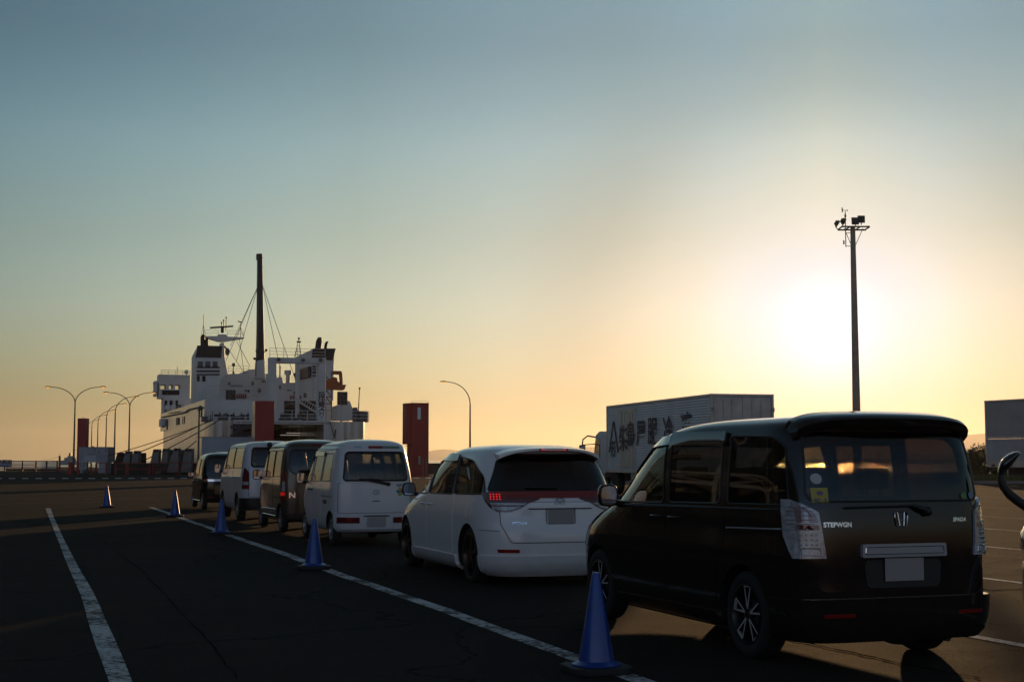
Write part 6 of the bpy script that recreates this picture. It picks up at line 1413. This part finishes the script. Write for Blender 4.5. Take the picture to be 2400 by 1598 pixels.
for cx in (150, 185, 225, 250):
    q = S(cx, 1110, yw-6); b = MB(); b.ball((q[0], yw-6, q[1]), .55, 12, 8, (.8, 1.2, 1)); b.bar((q[0], yw-6, WZ-.1), (q[0], yw-6, q[1]), .15); b.build('life_raft_canister', ship_w if cx != 225 else deckgrey, ferry, smooth=60)
# funnels
def funnel(pl, yf_, left, depth, name='funnel'):
    f = empty(name, (0, 0, 0), 0, ferry); pts = {k_: S(*v, yf_) for k_, v in pl.items()}
    b = MB(); tl, tr, bl_, br = pts['tl'], pts['tr'], pts['bl'], pts['br']; d = yf_+depth
    vs = [(bl_[0], yf_, bl_[1]), (br[0], yf_, br[1]), (tr[0], yf_, tr[1]), (tl[0], yf_, tl[1]), (bl_[0]-left*.45, d, bl_[1]), (br[0], d, br[1]), (tr[0], d, tr[1]-.9), (tl[0]-left*.6, d, tl[1]-.9)]
    b.add(vs, [(0, 1, 2, 3), (5, 4, 7, 6), (4, 0, 3, 7), (1, 5, 6, 2), (3, 2, 6, 7), (4, 5, 1, 0)]); b.build('casing', ship_w, f, bevel=.12, smooth=40)
    return f, pts
f1, p1_ = funnel(dict(tl=(342, 702), tr=(497, 702), bl=(336, 1075), br=(487, 1075)), 18.8, .0, 5.8)
def band(f, y, c0, c1, cyt, cyb, m, name, off=.03):
    b = MB(); plate(b, [(c0, cyb), (c1, cyb), (c1, cyt), (c0, cyt)], y-off-.02, y-off+.02) if False else b.prism([S(c0, cyb, y), S(c1, cyb, y), S(c1, cyt, y), S(c0, cyt, y)], lambda a, h, d: Vector((a, d, h)), y-off, y-.003); return b.build(name, m, f)
zt_ = S(400, 702, 18.8)[1]; zb2 = S(400, 778, 18.8)[1]; xa, xb = S(336, 740, 18.8)[0], S(500, 740, 18.8)[0]
b = MB(); b.add([(xa-.05, 18.7, zb2), (xb, 18.7, zb2), (xb+.12, 18.7, zt_+.05), (xa+.1, 18.7, zt_+.05), (xa+.4, 24.7, zb2-.0), (xb, 24.7, zb2), (xb+.1, 24.7, zt_-.75), (xa+.4, 24.7, zt_-.75)], [(0, 1, 2, 3), (5, 4, 7, 6), (4, 0, 3, 7), (1, 5, 6, 2), (3, 2, 6, 7), (4, 5, 1, 0)]); b.build('funnel_top', maroon, f1, bevel=.05)
for i, (c0, c1) in enumerate(((346, 379), (395, 428), (444, 476))):
    for j in range(4): band(f1, 18.8, c0, c1, 805+j*9, 811+j*9, hole_m, 'louvre', .05)
for c0, c1, t_, b_ in ((337, 490, 838, 847), (337, 490, 862, 873), (337, 490, 885, 894)): band(f1, 18.8, c0, c1, t_, b_, navy, 'band', .07)
for c0, c1 in ((340, 358), (375, 396)): band(f1, 18.8, c0, c1, 898, 934, hole_m, 'opening', .05)
for cx0, cx1, ct in ((365, 395, 640), (395, 418, 658)):
    q0 = S((cx0+cx1)/2, 702, 21); q1 = S((cx0+cx1)/2-2, ct, 21); rr = (S(cx1, 700, 21)[0]-S(cx0, 700, 21)[0])/2; b = MB(); b.tube([(q0[0], 21, q0[1]-.8), (q1[0], 21, q1[1]-rr*.4), (q1[0], 20.5, q1[1]+rr*.2)], [rr, rr, rr*.75], 14); b.build('exhaust_pipe', maroon, f1, smooth=50)
f2 = empty('funnel', (0, 0, 0), 0, ferry); y2f = 16
b = MB(); P2 = lambda c, d_: (S(c, d_, y2f)[0], y2f, S(c, d_, y2f)[1])
tl, tr, br, bl = S(1100, 728, y2f), S(1246, 728, y2f), S(1236, 1060, y2f), S(1098, 1060, y2f); b.prism([bl, br, (br[0], S(0, 790, y2f)[1]), tr, tl], lambda a, h, d: Vector((a, d, h)), y2f, y2f+6.2); b.build('casing', ship_w, f2, bevel=.05)
q0 = S(1097, 1055, y2f); q1 = S(1095, 725, y2f); ql = Q(1037, 762, q1[0]-.1); b = MB(); b.add([(q0[0]-.02, y2f, q0[1]), (q1[0]-.02, y2f, q1[1]), (q1[0]-.3, y2f+9.5, ql[1]), (q0[0]-.3, y2f+9.5, q0[1])], [(0, 1, 2, 3)]); b.v += [(x+.2, y, z) for x, y, z in b.v]; b.f += [[7, 6, 5, 4], [0, 4, 5, 1], [1, 5, 6, 2], [2, 6, 7, 3], [3, 7, 4, 0]]; b.m += [0]*5; b.build('side_plate', ship_w, f2)
b = MB(); b.prism([S(1095, 778, y2f-.1), S(1100, 718, y2f-.1), S(1252, 718, y2f-.1), S(1230, 795, y2f-.1), S(1190, 795, y2f-.1), S(1190, 778, y2f-.1)], lambda a, h, d: Vector((a, d, h)), y2f-.1, y2f-.003); b.build('funnel_top', maroon, f2)
for j in range(4):
    zq = S(1100, 845+j*17, y2f)[1]; b = MB(); b.box(q1[0]-.40, q1[0]-.023, y2f+.1, y2f+8.8, zq-.15, zq+.15) if j != 1 else b.box(q1[0]-.38, q1[0]-.023, y2f+.1, y2f+8.8, zq-.1, zq+.1); b.build('band', navy, f2)
for c0, c1, t_, b_ in ((1098, 1122, 850, 860), (1098, 1122, 868, 882), (1100, 1108, 890, 905), (1112, 1120, 890, 905), (1098, 1122, 832, 842)): band(f2, y2f, c0, c1, t_, b_, hole_m, 'louvre', .04)
for cx0, cx1, ct in ((1118, 1160, 655), (1176, 1196, 678)):
    q0 = S((cx0+cx1)/2-6, 720, 18); q1_ = S((cx0+cx1)/2+2, ct, 18); rr = (S(cx1, 700, 18)[0]-S(cx0, 700, 18)[0])/2; b = MB(); b.tube([(q0[0], 18, q0[1]-.5), (q1_[0], 18, q1_[1]-rr), (q1_[0]+.05, 17.8, q1_[1]-rr*.2), (q1_[0]+.05, 17.2, q1_[1]-rr*.1)], [rr, rr*.95, rr*.8, rr*.4], 14); b.build('exhaust_pipe', maroon, f2, smooth=50)
# mid superstructure with stepped outline
b = MB(); ym = 30; plate(b, [(487, 1190), (487, 930), (530, 890), (565, 884), (685, 884), (685, 855), (722, 855), (722, 884), (800, 884), (812, 884), (812, 1190)], ym, ym+9); b.build('superstructure', ship_w, ferry)
b = MB(); plate(b, [(862, 1190), (862, 940), (880, 905), (897, 905), (905, 945), (925, 945), (925, 942), (1025, 942), (1032, 950), (1032, 1190)], 24, 30); b.build('aft_house', ship_w, ferry)
b = MB(); plate(b, [(388, 1190), (388, 1050), (430, 1030), (700, 1030), (700, 1190)], 12, 17); b.build('deck_house', ship_w, ferry)
b = MB(); plate(b, [(700, 1190), (700, 1050), (845, 1050), (845, 1190)], 13, 17); b.build('deck_house', ship_w, ferry)
b = MB(); plate(b, [(1020, 1190), (1020, 1045), (1170, 1045), (1170, 1190)], 12, 16); b.build('deck_house', ship_w, ferry)
# black recess with a sloping roof and stairs between the frame legs
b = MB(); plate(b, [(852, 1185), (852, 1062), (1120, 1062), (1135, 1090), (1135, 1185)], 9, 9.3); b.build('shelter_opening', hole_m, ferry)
b = MB(); plate(b, [(890, 1120), (925, 1080), (965, 1070), (1000, 1090), (1055, 1140), (1035, 1145), (985, 1100), (955, 1085), (930, 1092), (905, 1125)], 8, 8.6); b.build('winch_cover', deckgrey, ferry)
b = MB(); pa, pb = S(1000, 1062, 7), S(1135, 1145, 7); b.tube([(pa[0], 7, pa[1]), (pb[0], 7, pb[1])], .10, 5); b.tube([(pa[0]+.7, 7, pa[1]+.2), (pb[0], 7, pb[1]+.7)], .06, 5)
for i in range(9): q = i/9; b.bar((pa[0]+(pb[0]-pa[0])*q, 7, pa[1]+(pb[1]-pa[1])*q), (pa[0]+(pb[0]-pa[0])*q+.25, 7, pa[1]+(pb[1]-pa[1])*q+.65), .03, 4)
b.build('stairs', ship_w, ferry)
random.seed(5)
for i in range(26):
    cx = random.uniform(395, 1130); q = S(cx, 1180, 3); w = random.uniform(.25, .8); h = random.uniform(.3, 1.0); yy = random.uniform(2.4, 6); b = MB(); b.box(q[0]-w/2, q[0]+w/2, yy, yy+.6, DZ, DZ+h); b.build('deck_locker', deckgrey, ferry, bevel=.05)
for i, cx in enumerate((455, 545, 640, 900, 1010)):
    q = S(cx, 1180, 3); b = MB(); b.lathe([(.5, 0), (.5, .1), (.2, .12), (.2, .7), (.5, .72), (.5, .85)], 14, lambda a, c_, d, q=q: (q[0]+d-.4, 1.6+a*.8, DZ+.55+c_*.8)); b.build('winch_drum', dark_steel, ferry, smooth=40)
# lockers, grids, doors, small fittings on the house fronts
def flat(cx0, cy0, cx1, cy1, y, m, name, t=.12, bev=0): a, c_ = S(cx0, cy1, y), S(cx1, cy0, y); b = MB(); b.box(a[0], c_[0], y-t, y, a[1], c_[1]); return b.build(name, m, ferry, bevel=bev)
grid_m = mat('dark grid panel', (.06, .052, .045), .7, var=.2)
for (a0, b0, a1, b1, yy) in ((530, 992, 594, 1080, 10), (1262, 1004, 1326, 1086, 3.5)):
    o = flat(a0, b0, a1, b1, yy, grid_m, 'grid_panel', .25); pa, pb = S(a0, b1, yy-.28), S(a1, b0, yy-.28); b = MB()
    for i in range(4): x = pa[0]+(pb[0]-pa[0])*i/3; b.bar((x, yy-.28, pa[1]), (x, yy-.28, pb[1]), .035, 4)
    for i in range(4): z = pa[1]+(pb[1]-pa[1])*i/3; b.bar((pa[0], yy-.28, z), (pb[0], yy-.28, z), .035, 4)
    b.build('grid_bars', deckgrey, o)
    b = MB(); b.bar(((pa[0]+pb[0])/2, yy+.1, DZ), ((pa[0]+pb[0])/2, yy+.1, pb[1]-.5), .12, 6); b.build('grid_support', ship_w, ferry)
for c0 in (598, 612, 626, 640, 654): flat(c0, 1016, c0+10, 1044, 11.95, redp, 'fire_locker', .2)
for c0 in (950, 966, 982, 998, 1012): flat(c0, 1028, c0+11, 1052, 11, redp, 'fire_locker', .2)
for (c0, d0, c1, d1, yy, m) in ((654, 990, 668, 998, 30, hole_m), (672, 988, 684, 1006, 30, hole_m), (560, 960, 640, 968, 30, deckgrey), (548, 940, 556, 958, 30, hole_m), (700, 935, 712, 960, 30, deckgrey), (765, 930, 790, 938, 30, deckgrey), (740, 980, 760, 1010, 30, deckgrey),
    (465, 1060, 480, 1085, 12, hole_m), (500, 1070, 520, 1078, 12, deckgrey), (655, 1085, 690, 1150, 12, hole_m), (880, 960, 890, 985, 24, deckgrey), (930, 990, 960, 996, 24, deckgrey), (975, 1000, 990, 1020, 24, deckgrey), (410, 1100, 425, 1150, 12, deckgrey), (600, 1095, 620, 1150, 12, deckgrey), (1040, 1010, 1060, 1040, 12, deckgrey), (440, 1088, 470, 1094, 12, deckgrey)):
    flat(c0, d0, c1, d1, yy-.003, m, 'wall_fitting', .1)
b = MB(); rail(b, [(S(545, 884, ym)[0], ym, S(545, 884, ym)[1]), (S(680, 884, ym)[0], ym, S(680, 884, ym)[1])], .95, .022, levels=3); rail(b, [(S(722, 884, ym)[0], ym, S(722, 884, ym)[1]), (S(810, 884, ym)[0], ym, S(810, 884, ym)[1])], .95, .022); rail(b, [(S(488, 930, ym)[0], ym, S(488, 930, ym)[1]), (S(530, 890, ym)[0], ym, S(530, 890, ym)[1])], .95, .022); b.build('deck_railing', ship_w, ferry)
b = MB()
for y_, c0, c1 in ((.15, 450, 1165), (.15, 1190, 1468)): rail(b, [(S(c0, 1190, y_)[0], y_, DZ), (S(c1, 1190, y_)[0], y_, DZ)], 1.15, .03)
rail(b, [(.1, .6, DZ), (.1, 7.4, DZ)], 1.1, .03); b.build('stern_railing', ship_w, ferry)
b = MB(); q0, q1 = S(390, 1030, 12), S(700, 1030, 12); rail(b, [(q0[0], 12, q0[1]), (q1[0], 12, q1[1])], 1.1, .03); q0, q1 = S(700, 1050, 13), S(840, 1050, 13); rail(b, [(q0[0], 13, q0[1]), (q1[0], 13, q1[1])], 1.1, .03); q0, q1 = S(862, 942, 24), S(1030, 942, 24); rail(b, [(q0[0], 24, q0[1]), (q1[0], 24, q1[1])], .85, .022); b.build('house_railing', ship_w, ferry)
b = MB(); q = S(937, 945, 25); b.bar((q[0], 25, q[1]-.5), (q[0], 25, S(937, 885, 25)[1]), .27, 14); zt2 = S(937, 862, 25)[1]; b.bar((q[0], 25, S(937, 890, 25)[1]), (q[0], 25, zt2), .46, 14); b.build('ventilator', ship_w, ferry, smooth=40)
b = MB(); q = S(889, 905, 25); b.prism([S(873, 945, 25), S(880, 905, 25), S(897, 905, 25), S(906, 945, 25)], lambda a, h, d: Vector((a, d, h)), 25, 27); b.bar((q[0], 25.5, q[1]), (q[0], 25.5, q[1]+1.4), .1); b.build('vent_housing', ship_w, ferry)
b = MB(); q = S(588, 822, ym); b.ball((q[0], ym+1, q[1]), .23, 12, 8, (1, 1, 1.1)); b.tube([(q[0], ym+1, q[1]-.2), (q[0]-.04, ym+1, q[1]-.7), (q[0]+.03, ym+1, q[1]-1.3)], [.05, .07, .18], 8); b.build('satellite_dome', deckgrey, ferry, smooth=60)
# stern gantry frame
yg = 1.2; b = MB(); G1 = [(818, 775), (1186, 782), (1186, 1190), (1130, 1190), (1140, 850), (1142, 818), (862, 812), (862, 1100), (818, 1100)]
def beam(b, a0, a1, d): b.prism([S(a0[0], a0[1], yg), S(a1[0], a0[1], yg), S(a1[0], a1[1], yg), S(a0[0], a1[1], yg)], lambda a, h, dd: Vector((a, dd, h)), yg, yg+d); return b
b.prism([S(818, 776, yg), S(1186, 782, yg), S(1186, 816, yg), S(818, 812, yg)], lambda a, h, d: Vector((a, d, h)), yg, yg+1.3); gb = b.build('gantry_beam', ship_w, ferry, bevel=.03)
for pts_ in ([(818, 812.3), (862, 812.3), (864, 1195), (820, 1195)], [(1142, 816.3), (1186, 816.3), (1186, 1195), (1134, 1195)]):
    b = MB(); b.prism([S(x, y, yg) for x, y in pts_], lambda a, h, d: Vector((a, d, h)), yg, yg+1.3); b.build('gantry_leg', ship_w, ferry, bevel=.03)
b = MB(); q0, q1 = S(820, 776, yg), S(1184, 782, yg); rail(b, [(q0[0], yg+.2, q0[1]), (q1[0], yg+.2, q1[1])], 1.0, .022, levels=3); b.build('gantry_railing', ship_w, ferry)
for i, ch in enumerate('船首尾注意MMYY' if False else '船尾注意スクリュー'):
    if i < 7: xx, zz = S(1158, 1025+i*22, yg); sign_text('leg_lettering', ch, .78, lambda a, h, xx=xx, zz=zz: Vector((xx+a, yg-.01, zz+h)), MATS['dark ship lettering'], ferry, 0, .02)
for cx, cy in ((875, 790), (1035, 793), (1150, 793)): q = S(cx, cy, yg); b = MB(); b.ball((q[0], yg-.2, q[1]), .22, 8, 5); b.build('gantry_lamp', deckgrey, ferry)
# small lattice light mast on the gantry
b = MB(); ql, qr, qt = S(983, 775, 8), S(1022, 775, 8), S(1009, 680, 8)
for a0 in (ql, qr):
    for y_ in (7.7, 8.3): b.bar((a0[0], y_, a0[1]), (qt[0]+(a0[0]-qt[0])*.25, 8, qt[1]), .03, 5)
for t in (.2, .4, .6, .8): w_ = 1-t*.75; b.bar((qt[0]+(ql[0]-qt[0])*w_, 8, ql[1]+(qt[1]-ql[1])*t), (qt[0]+(qr[0]-qt[0])*w_, 8, ql[1]+(qt[1]-ql[1])*t), .03, 4)
b.box(qt[0]-.21, qt[0]+.21, 7.8, 8.2, qt[1], S(0, 643, 8)[1]); z5 = S(0, 620, 8)[1]; b.bar((qt[0], 8, qt[1]), (qt[0], 8, z5), .05); b.ball((qt[0], 8, z5-.08), .13); b.build('light_mast', deckgrey, ferry)
b = MB(); b.bar((ql[0]+.4, 8, DZ), (ql[0]+.4, 8, ql[1]), .2, 6); b.bar((qr[0]-.4, 8, DZ), (qr[0]-.4, 8, qr[1]), .2, 6); b.build('mast_support', ship_w, ferry)
# tall foremast
yt = 27; q0, q1, qb = S(757, 95, yt), S(762, 792, yt), S(762, 905, yt); z_ = lambda cy: S(760, cy, yt)[1]
b = MB(); b.prism([(S(746, 95, yt)[0], z_(95)), (S(770, 95, yt)[0], z_(95)), (S(785, 792, yt)[0], z_(792)), (S(740, 792, yt)[0], z_(792))], lambda a, h, d: Vector((a, d, h)), yt, yt+1.5); m0 = b.build('tall_mast', navy, ferry, bevel=.12, smooth=40)
b = MB(); b.prism([(S(738, 794, yt)[0], z_(794)), (S(786, 794, yt)[0], z_(794)), (S(790, 915, yt)[0], z_(915)), (S(727, 915, yt)[0], z_(915))], lambda a, h, d: Vector((a, d, h)), yt, yt+1.8); b.build('mast_foot', ship_w, m0, bevel=.1)
b = MB(); b.box(S(735, 100, yt)[0], S(745, 100, yt)[0], yt-.1, yt+.8, z_(135), z_(98)); b.bar((S(737, 100, yt)[0], yt-.25, z_(900)), (S(742, 100, yt)[0], yt-.25, z_(100)), .06, 5)
for cy in (120, 180, 235, 300, 430, 540): b.box(S(771, cy, yt)[0], S(777, cy, yt)[0], yt+.2, yt+.4, z_(cy+3), z_(cy))
for cx, cy in ((795, 730), (733, 735), (718, 785), (740, 788)): q = S(cx, cy, yt); b.ball((q[0], yt, q[1]), .17, 10, 6); b.bar((q[0], yt, q[1]-.1), (S(762, cy, yt)[0], yt+.3, q[1]-.4), .06, 5)
b.build('mast_fittings', dark_steel, m0)
stay_m = mat('dark wire', (.04, .04, .04), .6)
def stay(c0, y0, c1, y1, r_=.035): a, c_ = S(*c0, y0), S(*c1, y1); b = MB(); b.bar((a[0], y0, a[1]), (c_[0], y1, c_[1]), r_, 5); b.build('stay_wire', stay_m, m0)
for c0, y0, c1, y1 in (((741, 310), yt, (598, 805), 40), ((741, 310), yt, (530, 800), 50), ((741, 310), yt, (562, 700), 52), ((771, 305), yt, (888, 855), 24), ((771, 305), yt, (988, 925), 22), ((545, 720), 50, (655, 885), 32), ((600, 670), 50, (690, 838), 32), ((620, 660), 50, (650, 880), 33)): stay(c0, y0, c1, y1)
b = MB(); a, c_ = S(888, 855, 24), S(985, 915, 22); b.bar((S(978, 880, 22)[0], 22, S(978, 880, 22)[1]), (S(998, 935, 22)[0], 22, S(998, 935, 22)[1]), .16, 6); b.build('turnbuckle', stay_m, m0)
# radar mast with yard
yr_ = 50; P3 = lambda cx, cy: (S(cx, cy, yr_)[0], S(cx, cy, yr_)[1]); rm = empty('radar_mast', (0, 0, 0), 0, ferry)
b = MB(); b.prism([P3(498, 680), P3(520, 680), P3(524, 780), P3(545, 890), P3(488, 930), P3(492, 780)], lambda a, h, d: Vector((a, d, h)), yr_, yr_+1.6); b.build('column', ship_w, rm, bevel=.1)
b = MB(); b.prism([P3(370, 638), P3(475, 638), P3(480, 630), P3(535, 632), P3(540, 642), P3(650, 646), P3(650, 652), P3(525, 672), P3(490, 672)], lambda a, h, d: Vector((a, d, h)), yr_-.3, yr_+1.5); b.build('yard', ship_w, rm)
b = MB(); a, c_ = P3(385, 638), P3(480, 638); rail(b, [(a[0], yr_, a[1]), (c_[0], yr_, c_[1])], .85, .022, levels=2); a, c_ = P3(540, 640), P3(645, 644); rail(b, [(a[0], yr_, a[1]), (c_[0], yr_, c_[1])], .85, .022, levels=2); b.build('yard_railing', ship_w, rm)
b = MB(); a, c_ = P3(430, 581), P3(580, 571); b.prism([P3(430, 576), P3(580, 566), P3(580, 575), P3(430, 586)], lambda a, h, d: Vector((a, d, h)), yr_+.2, yr_+.8); q = P3(510, 600); b.box(q[0]-.55, q[0]+.5, yr_, yr_+1.2, P3(0, 632)[1], P3(0, 612)[1]); b.bar((q[0], yr_+.5, q[1]-.3), (q[0], yr_+.5, q[1]+.5), .22, 10); b.build('radar_scanner', dark_steel, rm)
for cx, ct in ((505, 540), (518, 525), (535, 505)): b = MB(); q = P3(cx, 600); b.bar((q[0], yr_+.6, q[1]), (q[0], yr_+.6, P3(cx, ct)[1]), .06, 5); b.ball((q[0], yr_+.6, P3(cx, ct+8)[1]), .12); b.build('signal_lamp', dark_steel, rm)
b = MB(); q = P3(386, 638); qt = P3(386, 545)
for dx in (-.33, .33): b.bar((q[0]+dx, yr_+.5, q[1]), (qt[0], yr_+.5, qt[1]-.3), .025, 5)
b.bar((q[0], yr_+.5, q[1]), (qt[0], yr_+.5, P3(388, 492)[1]), .05, 5); b.build('aerial', dark_steel, rm)
b = MB(); q = P3(632, 645); qt = P3(632, 548)
for dx in (-.5, .35): b.bar((q[0]+dx, yr_+.5, q[1]), (qt[0], yr_+.5, qt[1]-.6), .025, 5)
b.bar((q[0], yr_+.5, q[1]), (qt[0], yr_+.5, qt[1]), .06, 5); a = P3(612, 538); c_ = P3(640, 546); b.bar((a[0], yr_+.5, a[1]), (c_[0], yr_+.5, c_[1]), .08, 5); b.build('wind_sensor', dark_steel, rm)
b = MB(); q = P3(537, 742); b.ball((q[0], yr_-.6, q[1]), .42, 10, 7, (.8, .9, 1.3)); b.bar((q[0], yr_, q[1]+.4), (P3(520, 700)[0], yr_+.5, P3(520, 700)[1]), .12); b.build('radar_dome', deckgrey, rm)
# orange davit, platforms and right-hand gear
b = MB(); yo = 9; O_ = lambda cx, cy: (S(cx, cy, yo)[0], S(cx, cy, yo)[1])
for poly in ([(1237, 865), (1288, 866), (1294, 880), (1298, 955), (1288, 955), (1282, 888), (1237, 886)], [(1180, 935), (1240, 905), (1262, 912), (1262, 962), (1180, 970)], [(1190, 962), (1320, 955), (1310, 985), (1300, 992), (1190, 985)], [(1262, 930), (1280, 945), (1275, 970), (1250, 970)]):
    b.prism([O_(x, y) for x, y in poly], lambda a, h, d: Vector((a, d, h)), yo, yo+.9)
b.build('boat_davit', orange, ferry)
b = MB()
for cx0, cy0, cx1, cy1 in ((1190, 870, 1190, 1190), (1228, 870, 1228, 1190), (1190, 1035, 1228, 1035), (1190, 900, 1228, 935), (1190, 985, 1228, 1035), (1190, 1080, 1228, 1080), (1190, 1035, 1228, 1080), (1190, 1125, 1228, 1125)): a, c_ = O_(cx0, cy0), O_(cx1, cy1); b.bar((a[0], yo+.4, a[1]), (c_[0], yo+.4, c_[1]), .06, 5)
b.build('davit_tower', deckgrey, ferry)
b = MB(); plate(b, [(1188, 1190), (1188, 1060), (1205, 1050), (1228, 1050), (1228, 1190)], 12, 15); b.build('side_house', ship_w, ferry); b = MB(); plate(b, [(1262, 1190), (1262, 1095), (1300, 1082), (1322, 1080), (1330, 1062), (1345, 1064), (1362, 1115), (1362, 1190)], 6, 9); b.build('side_house', ship_w, ferry)
b = MB()
for i, (c0, c1, t_) in enumerate(((1370, 1392, 1105), (1396, 1402, 1120), (1408, 1440, 1128), (1446, 1470, 1132), (1380, 1460, 1165))): a, c_ = S(c0, 1186, 1.5), S(c1, t_, 1.5); b.box(a[0], c_[0], 1.3+i*.2, 2.3+i*.2, DZ, c_[1])
b.build('windlass', deckgrey, ferry, bevel=.05)
b = MB(); a, c_ = S(1396, 1120, 1), S(1408, 980, 1); b.bar((a[0], 1, DZ), (c_[0], 1, c_[1]), .07, 6, r2=.04); b.ball((c_[0], 1, c_[1]), .12); b.build('flagstaff', dark_steel, ferry)
b = MB(); a, c_ = S(1212, 1195, -.3), S(1238, 1300, -.3); b.bar((a[0], -.3, a[1]), (c_[0], -.6, c_[1]), .05, 5); a, c_ = S(1250, 1250, -1), S(1243, 1310, -1); b.bar((a[0], -1, a[1]), (c_[0], -1, c_[1]), .09, 5); b.build('hanging_cable', dark_steel, ferry)
# mooring lines
def rope(pts, label, r_=.055):
    P = [Vector(p) for p in pts]; o = []
    for i in range(len(P)-1):
        for j in range(6): t = j/6; o.append(P[i].lerp(P[i+1], t))
    o.append(P[-1]); n = len(o)-1; L = (P[-1]-P[0]).length
    o = [p-Vector((0, 0, .012*L*4*(i/n)*(1-i/n))) for i, p in enumerate(o)]; b = MB(); b.tube(o, r_, 6); tag(b.build('mooring_line', mat('mooring rope', (.05, .045, .04), .8)), label, 'rope', 'mooring lines of the ferry')
def W3(cx, cy, yl): x, z = S(cx, cy, yl); return SO+sx*x+sy*yl+Vector((0, 0, z))
def gp(u, v, Y): return D(u, v, Y)
rope([gp(497, 985, 149.5), gp(252, 1068, 160)], 'thin mooring line running from the stern corner to the white hut', .045)
rope([gp(494, 984, 149.5), gp(325, 1060, 152)], 'upper mooring line from the stern corner to the dark round fender')
rope([gp(515, 984, 149.5), gp(335, 1080, 151)], 'lower mooring line from the stern corner to the low ground')
rope([gp(461, 1032, 149), gp(395, 1085, 149.3), gp(372, 1106, 147)], 'short slack mooring line in front of the palest fender')
# loading ramp side wall (pale blue-white) and lamp pole before the ferry
p0, p1 = D(473, 1024, 143), D(640, 1024, 143); r = empty('loading_ramp', (p0.x, 143, 0)); w = p1.x-p0.x; rw = mat('pale blue ramp side', (.36, .44, .50), .6, var=.15, vscale=.6)
b = MB(); b.box(0, w, 0, .3, 0, p0.z-.06); b.build('side_wall', rw, r); b = MB(); b.box(-.1, w+.03, -.05, .36, p0.z-.06, p0.z+.03); b.build('coping', galv, r)
b = MB(); b.box(0, w, .4, 6.4, .5, .85); b.build('ramp_deck', concrete, r)
for i, q in enumerate((.15, .62)): b = MB(); b.box(w*q, w*q+.3, -.03, -.003, .2, 2.1); b.build('door', mat('ramp side door', (.28, .35, .40), .6), r)
tag(r, 'pale blue-white side wall of the loading ramp below the ferry name', 'ramp')
pt = D(467, 955, 142); r = empty('lamp_pole', (pt.x, 142, 0)); b = MB(); b.bar((0, 0, 0), (0, 0, pt.z), .11, 10, r2=.07); b.build('pole', lamp_m, r); b = MB(); b.bar((-.1, 0, pt.z-.3), (.35, 0, pt.z+.05), .12, 8); b.bar((-.35, 0, pt.z-2.95), (.3, 0, pt.z-2.95), .03, 5); b.build('lamp_head', lamp_m, r, smooth=40)
tag(r, 'thin grey pole with a small lamp head standing before the ferry port side', 'pole')
